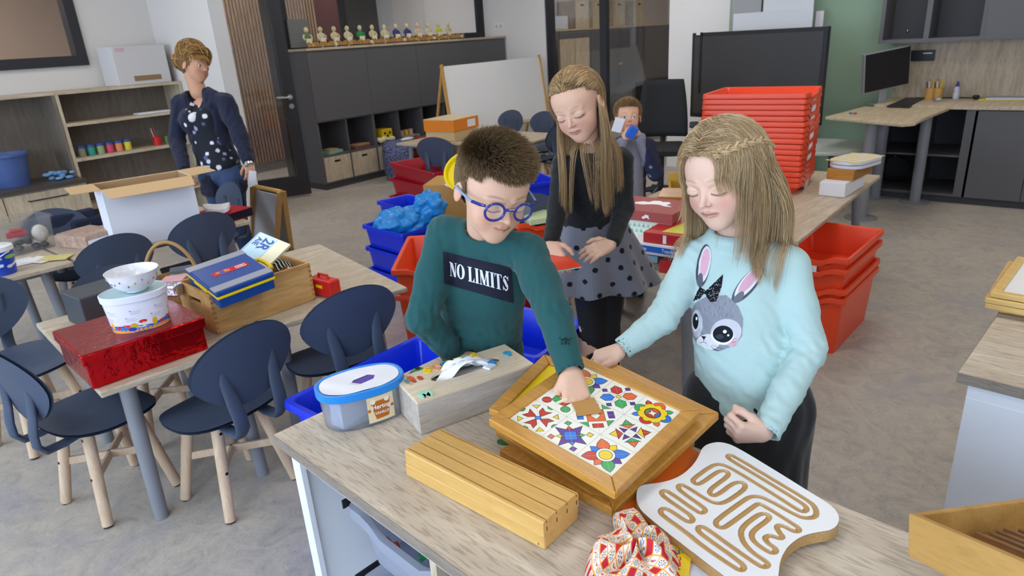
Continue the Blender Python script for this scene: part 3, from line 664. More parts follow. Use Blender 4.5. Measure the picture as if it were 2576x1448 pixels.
# ---- oval ice cream tub
c = PZ(918, 1044, 0.78)
tub = thing('ice_cream_tub', 'oval clear ice cream tub with blue lid and vanilla label', 'tub', (c.x + .0, c.y + .0, 0.781), math.radians(66))
def oval(a, b, z, n=48, e=2.5):
    out = []
    for k in range(n):
        t = 2 * PI * k / n; cc, ss = math.cos(t), math.sin(t); rr = (abs(cc) ** e + abs(ss) ** e) ** (-1 / e); out.append((a * rr * cc, b * rr * ss, z))
    return out
MB().ring([oval(.082, .052, 0), oval(.086, .056, .004), oval(.092, .060, .085), oval(.090, .058, .085), oval(.084, .054, .005)]).build('tub_body', mat('clear_plastic', '#dfe4ee', 0.12, trans=0.85, alpha=0.75, ior=1.3), tub, smooth=True, angle=50)
MB().ring([oval(.094, .062, .072), oval(.0965, .0645, .074), oval(.0965, .0645, .089), oval(.092, .060, .0905), oval(.088, .056, .0885)], cap0=False, cap1=True).build('lid', mat('lid_blue', '#1f86dc', 0.3), tub, smooth=True, angle=50)
P = Paint(0.18, 0.116, 190, 120, '#e9e9f1')
d = P.ell_d((0.09, 0.058), 0.088, 0.056); rr = ((np.abs((P.X - .09) / .0865) ** 2.5 + np.abs((P.Y - .058) / .0545) ** 2.5)); P.A = (rr < 1).astype(float)
P.poly([(0.07, 0.05), (0.083, 0.035), (0.118, 0.044), (0.125, 0.058), (0.112, 0.070), (0.078, 0.062)], '#53399a').poly([(0.07, 0.05), (0.078, 0.062), (0.112, 0.070), (0.106, 0.062)], '#41327c').poly([(0.064, 0.047), (0.083, 0.033), (0.087, 0.037), (0.071, 0.053)], '#d7d5cf')
P.mesh('lid_label', PAINTG, lambda X, Y: np.stack([X - .09, Y - .058, 0.0892 + 0.0006 * np.sin(X * 90) * np.sin(Y * 70 + 1)], -1), tub)
P = Paint(0.062, 0.062, 110, 110, '#e3cfa8')
P.poly([(0.008, 0.05), (0.054, 0.052), (0.048, 0.008), (0.018, 0.006)], '#b8641c').circ((0.014, 0.05), .006, '#efe3cc').circ((0.046, 0.05), .006, '#efe3cc').circ((0.004, 0.03), .004, '#b8641c').circ((0.058, 0.03), .004, '#b8641c')
def tubwall(X, Y):
    t = (X - 0.031) / 0.092; x = 0.0895 * np.sin(t) + 0.026; y = -0.0585 * (1 - np.clip(np.abs(x) / 0.092, 0, 1) ** 2.5) ** (1 / 2.5)
    return np.stack([x, y * (0.95 + 0.05 * (Y / .062)) - .0015, Y + 0.008], -1)
P.mesh('label_sticker', PAINTG, tubwall, tub)
def tw(v): return Vector(tubwall(np.array([v.x]), np.array([v.y]))[0]) + Vector((0, -0.0008, 0))
text('label_lettering', 'Hertog', 0.0145, m_white, Matrix.Translation((0.031, 0.036, 0)), tub, project=tw, bold=0.0003)
text('label_lettering', 'VANILLE', 0.0085, m_white, Matrix.Translation((0.032, 0.021, 0)), tub, project=tw, bold=0.0002)
MB().cbox((-0.02, -0.005, 0.035), (0.09, 0.05, 0.06), 0.3).build('paper_inside', mat('paper_bluish', '#e4e6f0', 0.6), tub)
# ---- wooden tissue box
tb = thing('tissue_box', 'pale wooden tissue box with coloured foam letters and a pulled tissue', 'box', (-0.954, 0.783, 0.781), math.radians(70.5))
L_, W_, H_ = 0.285, 0.13, 0.072
mb = MB(); mb.box(0, L_, 0, 0.008, 0, H_).box(0, L_, W_ - .008, W_, 0, H_).box(0, 0.008, .008, W_ - .008, 0, H_).box(L_ - .008, L_, .008, W_ - .008, 0, H_)
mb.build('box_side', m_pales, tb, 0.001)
mb = MB(); n = 40; ox = [(0.15 + 0.085 * (abs(math.cos(a)) ** .55) * (1 if math.cos(a) > 0 else -1), W_ / 2 + .008 + 0.022 * math.sin(a)) for a in [2 * PI * k / n for k in range(n)]]
outer = []
for k in range(n):
    a = 2 * PI * k / n; cx, cy = math.cos(a), math.sin(a); s_ = 1 / max(abs(cx) / (L_ / 2), abs(cy) / (W_ / 2)); outer.append((L_ / 2 + cx * s_, W_ / 2 + cy * s_))
# snap 4 ring vertices to the corners
for X_, Y_ in ((0, 0), (L_, 0), (L_, W_), (0, W_)):
    k = min(range(n), key=lambda q: (outer[q][0] - X_) ** 2 + (outer[q][1] - Y_) ** 2); outer[k] = (X_, Y_)
mb.ring([[(x, y, H_) for x, y in outer], [(x, y, H_ + .006) for x, y in outer], [(x, y, H_ + .006) for x, y in ox], [(x, y, H_) for x, y in ox], [(x, y, H_) for x, y in outer]], cap0=False, cap1=False)
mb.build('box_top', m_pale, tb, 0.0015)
box1('tissue_stack', (0.02, L_ - 0.02, 0.015, W_ - 0.015, 0.0, 0.055), mat('tissue_white', '#f4f4f8', 0.9), tb)
# pulled tissue: crumpled ribbon
V = []; F = []
for i in range(34):
    u = i / 33
    for j in range(9):
        v = j / 8 - .5
        x = 0.075 + 0.165 * u; y = W_ / 2 + 0.008 + v * (0.03 + 0.01 * math.sin(u * 9)) + 0.006 * math.sin(u * 7)
        z = 0.058 + 0.036 * math.sin(PI * min(1, u * 1.05)) ** 0.8 + 0.008 * math.sin(v * 9 + u * 11) + 0.004 * math.sin(v * 21 + u * 17)
        V.append((x, y, z))
for i in range(33):
    for j in range(8): a = i * 9 + j; F.append((a, a + 1, a + 10, a + 9))
npmesh('tissue', V, F, MATS['tissue_white'], tb)
zt = H_ + 0.0062
foams = [('S', .075, .116, '#f0d020'), ('O', .098, .117, '#f0a468'), ('O', .123, .117, '#3f9fc4'), ('W', .149, .117, '#f0d020'), ('S', .174, .116, '#8fd0a4'), ('S', .196, .116, '#f0d020'), ('9', .262, .075, '#3f9fc4'), ('M', .028, .018, '#9adcc0')]
for ch, x, y, c_ in foams:
    m_ = mat('foam_' + c_[1:], c_, 0.85)
    text('foam_letter', ch, 0.034 if ch not in 'M9' else 0.037, m_, Matrix.Translation((x, y, zt + .0012)) @ Matrix.Rotation(random.uniform(-.15, .15), 4, 'Z'), tb, ext=0.0013, bold=0.0012)
m_ink = mat('ink_black', '#15151a', 0.6)
P = Paint(0.12, 0.04, 260, 90, '#e2d2b8', 0.0)
def scrawl(n, x0, x1, y0, h, seed, w=.0009):
    r = random.Random(seed); x = x0
    while x < x1:
        wd = r.uniform(.006, .013); q = x; pp = (x, y0)
        while q < x + wd:
            np_ = (q + r.uniform(.0006, .0016), y0 + r.uniform(-h, h)); P.line(pp, np_, w, '#15151a'); pp = np_; q = np_[0]
        x += wd + .0035
for i, (a, b) in enumerate(((.03, .075), (.0, .09), (.0, .1), (.004, .1))): scrawl(0, a, b, .033 - i * .0085, .0022, i + 3)
P.A = (P.C.sum(-1) < .35).astype(float); P.mesh('handwriting', PAINT, lambda X, Y: np.stack([X + 0.062, Y + 0.006, X * 0 + zt + .0003], -1), tb)
P = Paint(0.05, 0.03, 130, 80, '#e2d2b8', 0.0)
for i, (a, b) in enumerate(((.02, .03), (.01, .035), (.0, .042))): scrawl(0, a, b, .025 - i * .008, .002, i + 13)
P.A = (P.C.sum(-1) < .35).astype(float); P.mesh('handwriting', PAINT, lambda X, Y: np.stack([X + 0.228, Y + 0.032, X * 0 + zt + .0003], -1), tb)
P = Paint(0.06, 0.06, 120, 120, '#ffffff', 0.0)
for (x, y, r, c_, a) in ((.02, .045, .010, '#c8432c', 0), (.012, .022, .013, '#d2552e', .2), (.024, .024, .008, '#b93a22', 0), (.018, .008, .010, '#5f8a86', .3), (.030, .012, .006, '#c9a86b', .3)):
    for k in range(7): P.A = np.maximum(P.A, (P.ell_d((x + r * .6 * math.cos(k * .9), y + r * .45 * math.sin(k * .9)), r * .45, r * .28, k * .9) < 0)); P.ell((x + r * .6 * math.cos(k * .9), y + r * .45 * math.sin(k * .9)), r * .48, r * .3, c_, k * .9)
P.mesh('flower_stickers', PAINT, lambda X, Y: np.stack([0.012 + Y * 0.8, 0.118 - X * 1.2 - 0.0, X * 0 + zt + .0004], -1) + np.array([0, 0, 0]), tb)
MB().cbox((0.195, 0.044, zt + .003), (0.024, 0.02, 0.005), .4).build('paper_scrap', mat('scrap_white', '#dfe8f2', 0.6), tb, 0.001)
MB().cbox((0.207, 0.054, zt + .004), (0.014, 0.016, 0.006), .6).build('paper_scrap', mat('scrap_blue', '#3f8fd8', 0.6), tb, 0.001)
# ---- green foam die
o = MB().box(-.036, .036, -.036, .036, 0, .06).build('foam_die', mat('foam_green', '#4f9a62', 0.9, bump=(400, .2)), None, 0.022, 5, smooth=True, angle=60)
o.location = (-1.078, 0.905, 0.7805); o.rotation_euler.z = 0.35; tag(o, 'green foam die with five black spots, behind the oval tub', 'die')
for x, y in ((-.013, -.013), (.013, -.013), (-.013, .013), (.013, .013), (0, 0.0)):
    MB().lathe([(0, 0), (.0062, 0), (.0062, .0015), (0, .0015)], (x * 1.0, y * 1.0, .0593), n=20).build('spot', mat('spot_black', '#1c2420', 0.8), o)
# ---- grooved card holder blocks
def slotted(name, label, x, y, z, rz, L, W, H, slots, m):
    t = thing(name, label, 'block', (x, y, z), rz)
    mb = MB(); r = 0.003
    prof = [(0, 0), (0, H - r), (r * .3, H - r * .3), (r, H)]
    for s in slots: prof += [(s * W - .0013, H), (s * W - .0013, H - .006), (s * W + .0013, H - .006), (s * W + .0013, H)]
    prof += [(W - r, H), (W - r * .3, H - r * .3), (W, H - r), (W, 0)]
    prof = prof[::-1]
    mb.ring([[(0, p[0], p[1]) for p in prof], [(L, p[0], p[1]) for p in prof]][::1])
    mb.build('block_body', m, t)
    mb = MB()
    for s in slots: mb.box(0.0004, L - .0004, s * W - .00125, s * W + .00125, H - .0062, H - .0035)
    mb.build('slot_floor', m_slot, t)
    for s in slots: box1('end_dash', (L - .0002, L + .0003, s * W - .0012, s * W + .0012, H * .25, H * .25 + .008), m_slot, t) if len(slots) > 3 else None
    return t
slotted('card_block', 'honey coloured wooden block with four long grooves on top', -0.872, 0.672, 0.8095, math.radians(-1.6), 0.332, 0.093, 0.0285, (.09, .37, .66, .94), m_honey)
t = thing('wooden_block', 'honey coloured wooden block underneath the grooved one', 'block', (-0.876, 0.671, 0.7805), math.radians(-1.0))
box1('block_body', (0, 0.334, 0, 0.094, 0, .0285), m_honey, t, 0.003)
o = text('maker_mark', 'a', 0.008, m_slot, Matrix(((1, 0, 0, .322), (0, 0, 0, -.0004), (0, 1, 0, .008), (0, 0, 0, 1))), t)
# ---- puzzle frames
def rotm(a, b, c): return Matrix.Rotation(a, 4, 'Z') @ Matrix.Rotation(b, 4, 'Y') @ Matrix.Rotation(c, 4, 'X')
def frame_board(name, label, M, s, th=0.02, inner=0.030, s2=None, group=None, floor_m=None, cat='puzzle', fm=None):
    """M: origin at the left corner of the TOP face"""
    s2 = s2 or s; fm = fm or m_puz
    t = thing(name, label, cat, (0, 0, 0), 0, group); t.matrix_world = M @ Matrix.Translation((s / 2, s2 / 2, -th))
    h, k = s / 2, s2 / 2; g = inner
    for nm, q in (('frame_rail', [(-h, -k), (h, -k), (h - g, -k + g), (-h + g, -k + g)]), ('frame_rail', [(h, -k), (h, k), (h - g, k - g), (h - g, -k + g)]), ('frame_rail', [(h, k), (-h, k), (-h + g, k - g), (h - g, k - g)]), ('frame_rail', [(-h, k), (-h, -k), (-h + g, -k + g), (-h + g, k - g)])):
        MB().prism(q, 0, th).build(nm, fm, t, 0.0025)
    box1('board_floor', (-h + g - .001, h - g + .001, -k + g - .001, k - g + .001, 0.002, th - .006), floor_m or m_ylw, t)
    return t
BS = 0.285
BM = Matrix.Translation((-0.76, 0.7876, 0.886)) @ rotm(-0.043, 0.123, 0.059)
pz = frame_board('tile_puzzle', 'framed puzzle of nine colourful star and flower tiles the boy is working on', BM, BS, 0.018, 0.0275)
NI = 0.230; P = Paint(NI, NI, 560, 560, '#f1ede0'); U = NI / 3; OL = 0.0011
CR, CO, CY, CG, CB_, CPu = '#c53222', '#e5672a', '#f3cd13', '#35a85a', '#1c76d6', '#5a2d91'
s2 = math.sqrt(.5)
def tile(i, j):
    cx, cy = (i + .5) * U, (j + .5) * U
    def f(p, q): p, q = p * U, q * U; return (cx + (p - q) * s2, cy + (p + q) * s2)   # p image right, q image up
    def rot(pts, k):
        for _ in range(k): pts = [(y, -x) for x, y in pts]      # clockwise: N -> E -> S -> W
        return pts
    def pg(pts, c_, k=0): P.poly([f(*a) for a in rot(pts, k)], c_, OL)
    def cir(p, q, r, c_, ol=True):
        P.circ(f(p, q), r * U, c_)
        if ol: d = np.abs(np.hypot(P.X - f(p, q)[0], P.Y - f(p, q)[1]) - r * U) - OL / 2; P.sd(d, '#111111')
    def ln(a, b): P.line(f(*a), f(*b), .0007, '#333333')
    return f, rot, pg, cir, ln
def leaf(w, r0, r1, n=8):
    a = [(w * math.sin(PI * k / n), r0 + (r1 - r0) * k / n) for k in range(n + 1)]; return a + [(-x, y) for x, y in a[::-1][1:-1]]
def star_tile(i, j):
    f, rot, pg, cir, ln = tile(i, j)
    for k, c_ in enumerate((CR, CY, CR, CY)): pass
    for k, c_ in enumerate((CY, CPu, CO, CB_)):
        pts = [(.10, .10), (.29, .13), (.31, .31), (.13, .29)]; pg(pts, c_, k)
    for k, c_ in enumerate((CO, CB_, CG, CR)): pg(leaf(.15, .08, .56), c_, k)
    cir(0, 0, .22, '#f7f3e8'); cir(0, 0, .155, CY)
f, rot, pg, cir, ln = tile(0, 0)
for k in range(4):
    pg([(.05, .05), (.10, .05), (.36, .17), (.20, .22), (.15, .38), (.05, .25)], CR, k); pg([(.28, .34), (.28, .44), (.40, .30), (.36, .28)], CG, k); pg([(-.1, .50), (.1, .50), (0, .36)], CY, k)
pg([(-.07, -.06), (.07, -.06), (.07, .06), (-.07, .06)], CB_)
f, rot, pg, cir, ln = tile(1, 0)
pg([(-.33, .33), (0, .2), (.33, .33), (.2, 0), (.33, -.33), (0, -.2), (-.33, -.33), (-.2, 0)], CPu); pg([(-.15, -.15), (.15, -.15), (.15, .15), (-.15, .15)], CB_)
for k, (a, b) in enumerate(((CG, CR), (CY, CG), (CPu, CB_), (CO, CY))): pg([(0, .37), (.09, .46), (0, .55), (-.09, .46)], a, k); pg([(0, .2), (.07, .24), (0, .35), (-.07, .24)], b, k)
star_tile(2, 0); star_tile(0, 2)
f, rot, pg, cir, ln = tile(0, 1)
for k, (a, b) in enumerate(((CR, CO), (CY, CG), (CG, CR), (CR, CG))):
    pg([(-.18, .16), (0, .3), (.18, .16), (0, .05)], b, k); cir(*rot([(0, .42)], k)[0], .12, a)
f, rot, pg, cir, ln = tile(1, 1)
pg([(-.22, .22), (.22, .22), (.22, -.22), (-.22, -.22)], CO); pg([(0, .15), (.13, 0), (0, -.15), (-.13, 0)], '#f1ede0')
for k, c_ in enumerate((CY, CPu, CR, CB_)): pg([(-.13, .31), (.13, .31), (.13, .46), (-.13, .46)], c_, k); pg([(.22, .24), (.22, .42), (.42, .24)], CG, k)
f, rot, pg, cir, ln = tile(2, 1)
for k, (a, b) in enumerate(((CG, CO), (CR, CY), (CO, CG), (CY, CR))):
    pg([(0, .17), (.19, .31), (-.19, .31)], b, k); pg([(0, .50), (.13, .31), (-.13, .31)], a, k); pg([(.03, .14), (.14, .03), (.22, .22)], CPu, k)
f, rot, pg, cir, ln = tile(1, 2)
for k, c_ in enumerate((CR, CO, CG, CB_)):
    pg([(0, .10), (.14, .2), (.14, .36), (0, .48), (-.14, .36), (-.14, .2)], c_, k); pg([(.24, .24), (.36, .24), (.36, .36), (.24, .36)], CPu, k); ln(rot([(.05, .05)], k)[0], rot([(.24, .24)], k)[0])
pg([(0, .08), (.08, 0), (0, -.08), (-.08, 0)], CY)
f, rot, pg, cir, ln = tile(2, 2)
for k, (a, b) in enumerate(((CO, CR), (CB_, CG), (CR, CO), (CG, CB_))): pg(leaf(.08, .28, .52), b, k); cir(*rot([(.22, .24)], k)[0], .16, a)
for k in range(4): cir(*rot([(0, .2)], k)[0], .17, CY); cir(*rot([(.19, .19)], k)[0], .10, CY)
for k in range(4): P.circ(f(*rot([(0, .18)], k)[0]), .155 * U, CY); P.circ(f(*rot([(.17, .17)], k)[0]), .095 * U, CY)
cir(0, 0, .2, CO); 
for k, c_ in enumerate((CO, CB_, CR, CG)): P.poly([f(*a) for a in rot([(0, .19), (.07, .17), (.14, .13), (.19, 0), (.07, .06)], k)], c_, OL)
pg([(0, .13), (.04, .04), (.13, 0), (.04, -.04), (0, -.13), (-.04, -.04), (-.13, 0), (-.04, .04)], '#f7f3e8')
for k in range(1, 3): P.line((k * U, 0), (k * U, NI), .0007, '#9d998c'); P.line((0, k * U), (NI, k * U), .0007, '#9d998c')
for k in range(-2, 3): P.line((max(0, k * U), max(0, -k * U)), (min(NI, NI + k * U), min(NI, NI - k * U)), .0004, '#b9b5a8')
for k in range(1, 6): P.line((max(0, k * U - NI), min(NI, k * U)), (min(NI, k * U), max(0, k * U - NI)), .0004, '#b9b5a8')
P.mesh('tile_picture', vmat('glossy_tiles', 0.28, 0.5), lambda X, Y: np.stack([X - NI / 2, Y - NI / 2, X * 0 + .0145], -1), pz)
B2 = frame_board('puzzle_frame', 'wooden puzzle frame with yellow pieces, its back corner held by the girl', Matrix.Translation((-0.799, 0.843, 0.8185)) @ rotm(-0.149, 0.076, 0.175), 0.31, 0.018, 0.027, 0.31, 'wooden puzzle frames in the pile on the unit', floor_m=m_puz2)
for x0, y0, x1, y1 in ((-0.125, 0.085, -0.085, 0.122), (-0.04, 0.105, -0.01, 0.125), (0.05, -0.1, 0.126, 0.125)): box1('yellow_piece', (x0, x1, y0, y1, 0.0122, 0.0142), m_ylw, B2)
BY = frame_board('puzzle_frame', 'wooden puzzle frame with a yellow strip, its left corner jutting out towards the tissue box', Matrix.Translation(PZ(1229, 1026, .872)) @ rotm(0.13, 0.115, 0.055), 0.22, 0.002, 0.027, 0.235, 'wooden puzzle frames in the pile on the unit') if False else frame_board('puzzle_frame', 'wooden puzzle frame jutting out towards the tissue box', Matrix.Translation(PZ(1229, 1026, .862)) @ rotm(0.16, 0.12, 0.06), 0.25, 0.016, 0.027, 0.235, 'wooden puzzle frames in the pile on the unit')
B5 = frame_board('puzzle_frame', 'lowest wooden puzzle frame of the pile, resting on the unit', Matrix.Translation((-0.765, 0.815, 0.799)) @ rotm(-0.08, 0.0, 0.0), 0.27, 0.018, 0.028, 0.27, 'wooden puzzle frames in the pile on the unit', fm=m_puz2)
# brown square card under the fist, small wooden peg
t = PZ(1460, 1030, 0.853)
# ---- green board, grey board, orange board under the pile
o = MB().prism([(PZ(x, y, .79).x, PZ(x, y, .79).y) for x, y in ((1250, 1108), (1290, 1112), (1480, 1230), (1500, 1175), (1330, 1075))], 0.782, 0.792).build('green_board', mat('green_board_paint', '#2f8a45', 0.4), None, 0.001)
tag(o, 'green painted board peeping out under the puzzle pile', 'board')
o = MB().prism([(PZ(x, y, .784).x, PZ(x, y, .784).y) for x, y in ((1535, 1215), (1720, 1118), (1775, 1150), (1850, 1240), (1620, 1330), (1570, 1290))], 0.781, 0.7875).build('orange_board', mat('orange_board_paint', '#f07628', 0.35), None, 0.001)
tag(o, 'bright orange board under the white maze board', 'board')
# ---- maze board
ZM = 0.808
OUT = [(1600, 1245), (1603, 1228), (1615, 1219), (1632, 1216), (1655, 1214), (1690, 1206), (1720, 1191), (1745, 1167), (1757, 1147), (1764, 1129), (1775, 1118), (1798, 1111), (1821, 1112), (1851, 1122), (1960, 1188), (2040, 1238), (2084, 1265), (2105, 1283), (2113, 1303), (2107, 1321), (2091, 1333), (2066, 1337), (2037, 1342), (2012, 1351), (1990, 1367), (1974, 1385), (1962, 1412), (1959, 1448), (1953, 1475), (1930, 1492), (1895, 1492), (1860, 1478), (1770, 1410), (1668, 1331), (1634, 1303), (1612, 1283), (1602, 1265)]
LOOP = [(1080, 112), (1500, 362), (1880, 590), (1975, 660), (2008, 740), (1990, 795), (1900, 808), (1800, 785), (1450, 590), (1350, 562), (1265, 568), (1200, 605), (900, 820), (882, 865), (905, 900), (960, 915), (1015, 890), (1300, 680), (1360, 643), (1420, 665), (1780, 890), (1815, 925), (1800, 955), (1745, 950), (1650, 897), (1590, 882), (1560, 905), (1590, 960), (1632, 1010), (1605, 1033), (1530, 1008), (1465, 998), (1428, 1030), (1470, 1085), (1540, 1130), (1558, 1165), (1535, 1190), (1480, 1183), (1370, 1115), (1295, 1045), (1280, 985), (1320, 930), (1460, 830), (1485, 790), (1455, 762), (1395, 755), (1330, 785), (1195, 890), (1158, 970), (1195, 1080), (1300, 1190), (1440, 1280), (1472, 1320), (1440, 1350), (1370, 1335), (1080, 1135), (790, 925), (735, 898), (690, 905), (690, 945), (740, 995), (1160, 1290), (1205, 1345), (1180, 1385), (1110, 1365), (740, 1115), (560, 965), (300, 780), (268, 735), (285, 700), (340, 700), (420, 745), (540, 830), (600, 850), (635, 830), (615, 785), (560, 740), (310, 570), (280, 525), (300, 498), (360, 508), (680, 735), (740, 750), (775, 720), (745, 680), (500, 510), (465, 465), (485, 435), (535, 440), (770, 590), (860, 635), (950, 643), (1040, 602), (1180, 505), (1218, 455), (1195, 412), (1130, 405), (1060, 430), (930, 530), (860, 560), (815, 530), (825, 490), (870, 450), (1010, 350), (1030, 310), (1000, 280), (930, 280), (860, 320), (730, 415), (670, 430), (630, 400), (640, 365), (820, 235), (900, 205), (980, 215), (1100, 275), (1500, 520), (1800, 715), (1860, 735), (1900, 715), (1885, 670), (1800, 610), (1400, 365), (1060, 165), (1015, 130), (1030, 102)]
po = [PZ(x, y, ZM) for x, y in OUT]
lp = [PZ(1600 + x / 4.415, 1120 + y / 4.415, ZM) for x, y in LOOP]
mx0, my0 = min(p.x for p in po) - .002, min(p.y for p in po) - .002
mw, mh = max(p.x for p in po) - mx0 + .002, max(p.y for p in po) - my0 + .002
def chaikin(pts, n=2):
    for _ in range(n):
        q = []
        for i in range(len(pts)): a, b = pts[i], pts[(i + 1) % len(pts)]; q += [(a[0] * .75 + b[0] * .25, a[1] * .75 + b[1] * .25), (a[0] * .25 + b[0] * .75, a[1] * .25 + b[1] * .75)]
        pts = q
    return pts
po2 = chaikin([(p.x - mx0, p.y - my0) for p in po], 2); lp2 = chaikin([(p.x - mx0, p.y - my0) for p in lp], 1)
mz = thing('maze_board', 'white finger maze board with one winding wooden groove', 'board', (mx0, my0, 0.788))
P = Paint(mw, mh, 620, 620, '#ededee'); dg = np.full(P.X.shape, 1e9)
for i in range(len(lp2)): dg = np.minimum(dg, P.seg_d(lp2[i], lp2[(i + 1) % len(lp2)]))
GW = 0.0042; P.sd(dg - GW, '#c9a064'); P.sd(np.abs(dg - GW) - .0003, '#a07c4a'); P.A = (P.poly_d(po2) < 0).astype(float)
mzz = ZM - 0.788
P.mesh('maze_surface', vmat('satin_paint', 0.3, 0.5, coat=.2), lambda X, Y: np.stack([X, Y, mzz - 0.0045 * np.sqrt(np.clip(1 - (dg.ravel() / GW) ** 2, 0, 1))], -1), mz)
mb = MB(); mb.ring([[(x, y, 0) for x, y in po2], [(x, y, mzz - .0004) for x, y in po2]], cap1=False); mb.build('board_edge', wood('maze_edge_wood', '#a98450', '#c39c66', axis=0, scale=3, stretch=8, fine=.3), mz, smooth=True, angle=40)
# ---- checked cloth bag
bg = thing('cloth_bag', 'small red and white checked cotton bag with daisies', 'bag', tuple(PZ(1600, 1400, .781)))
P = Paint(0.26, 0.26, 330, 330, '#ece5da')
S = 0.0195
ix, iy = np.floor(P.X / S).astype(int), np.floor(P.Y / S).astype(int)
red = ((ix % 2 == 0) & (iy % 2 == 0)); P.C[red] = lin('#c22b3c')
fx, fy = (P.X / S) % 1 - .5, (P.Y / S) % 1 - .5
edge = np.maximum(np.abs(fx), np.abs(fy)) > .43; P.C[edge] = lin('#e8a24c')
flw = ((ix + iy) % 2 == 1); ang = np.arctan2(fy, fx); rad = np.hypot(fx, fy)
P.C[flw & (rad < .36) & (np.cos(8 * ang) > .1) & (rad > .14)] = lin('#3c4a80'); P.C[flw & (rad < .09)] = lin('#c8a030')
mot = ((ix % 2 == 1) & (iy % 2 == 1)) & (np.abs(fx * fx - fy * .5) < .05) & (rad < .3); P.C[mot] = lin('#c9606c')
bpx = [(1540, 1290), (1592, 1282), (1640, 1335), (1712, 1430), (1725, 1500), (1600, 1520), (1490, 1490), (1496, 1380), (1500, 1345), (1550, 1330)]
bp_ = [PZ(x, y, .80) for x, y in bpx]; bc = PZ(1600, 1410, .80)
def bagf(X, Y):
    u = (X / .26 - .5) * 2; v = (Y / .26 - .5) * 2; a = np.arctan2(v, u); r = np.maximum(np.abs(u), np.abs(v))
    # boundary radius as a function of angle
    A = np.array([math.atan2(p.y - bc.y, p.x - bc.x) for p in bp_]); R = np.array([math.hypot(p.x - bc.x, p.y - bc.y) for p in bp_]); o_ = np.argsort(A); A, R = A[o_], R[o_]
    A = np.concatenate([A - 2 * PI, A, A + 2 * PI]); R = np.tile(R, 3)
    Rb = np.interp(a, A, R)
    x, y = Rb * r * np.cos(a), Rb * r * np.sin(a)
    z = 0.045 * (1 - r ** 4) ** .6 * (1 + .28 * np.sin(5 * a + 3 * r) + .2 * np.sin(60 * x + 40 * y)) + .003
    return np.stack([x + bc.x - bg.location.x, y + bc.y - bg.location.y, z], -1)
P.mesh('bag_cloth', vmat('cotton_print', 0.85, 0.2), bagf, bg)
# ---- yellow ABC book and cartoon sheet
def book(name, label, pix, z, th, cm, pm='#e8e4da', cat='book', group=None):
    q = [PZ(x, y, z + th) for x, y in pix]; c_ = sum(q, Vector()) / 4
    t = thing(name, label, cat, (c_.x, c_.y, z), 0, group); l = [(p.x - c_.x, p.y - c_.y) for p in q]
    MB().prism([(x * .985, y * .985) for x, y in l], .0012, th - .0012).build('pages', mat('paper' + pm[1:], pm, 0.8), t)
    MB().prism(l, 0, .0012).build('cover', cm, t); MB().prism(l, th - .0012, th).build('cover', cm, t)
    return t, l
m_yb = mat('yellow_cover', '#f1d21a', 0.25)
t, l = book('abc_book', 'yellow letter book with red edge half under the checked bag', [(1622, 1325), (1747, 1345), (1725, 1500), (1610, 1480)], .782, .012, m_yb, '#d8504a')
Mx = frame_from(PZ(1705, 1415, .7945), PZ(1705, 1380, .794) - PZ(1700, 1440, .794), PZ(1660, 1400, .794) - PZ(1720, 1400, .794))
Mx.translation -= t.location
text('cover_lettering', 'ABC', 0.014, mat('cover_red', '#c93a20', .4), Mx, t, bold=.0003)
for (x, y), ch, c_ in (((1714, 1362), 'KBI', '#d8343a'), ((1705, 1388), 'U', '#3c63b0'), ((1719, 1386), 'S', '#3a9a78')):
    Mx = frame_from(PZ(x, y, .7945), RT, UP - Vector(FW) * 0 if False else Vector((-.62, .7, 0))); Mx.translation -= t.location; text('cover_lettering', ch, 0.011, mat('cv' + c_[1:], c_, .4), Mx, t, bold=.0004)
q = [PZ(x, y, .7948) for x, y in ((1640, 1332), (1682, 1338), (1680, 1365), (1660, 1365))]; MB().prism([(p.x - t.location.x, p.y - t.location.y) for p in q], .0125, .0128).build('cover_panel', MATS['cover_red'], t)
P = Paint(.12, .09, 160, 120, '#dfe4ee')
for i in range(26): P.ell((random.uniform(.01, .11), random.uniform(.01, .08)), random.uniform(.004, .014), random.uniform(.003, .010), random.choice(['#f2e36a', '#9fc0e6', '#d9dff0', '#6f8fd0', '#f4f4f6', '#c8d8f0']), random.uniform(0, 3))
a0 = PZ(1745, 1380, .783); MXs = frame_from(a0, PZ(1850, 1420, .783) - a0, (0, 1, 0)); o = P.mesh('picture_sheet', PAINT, lambda X, Y: np.array(MXs)[:3, :3].dot(np.stack([X, Y - .09, X * 0 + .003 + .002 * np.sin(X * 60)])).T + np.array(a0))
tag(o, 'crumpled sheet printed in pale blue and yellow beside the letter book', 'paper')
o = MB().prism([(PZ(x, y, .79).x, PZ(x, y, .79).y) for x, y in ((1815, 1440), (1850, 1442), (1900, 1470), (1820, 1480))], .7875, .80).build('brass_clip', mat('brass', '#b8862c', .35, metal=.6), None, .002); o.location.z = .0005
tag(o, 'golden edge of a small frame at the bottom border of the photo', 'frame')
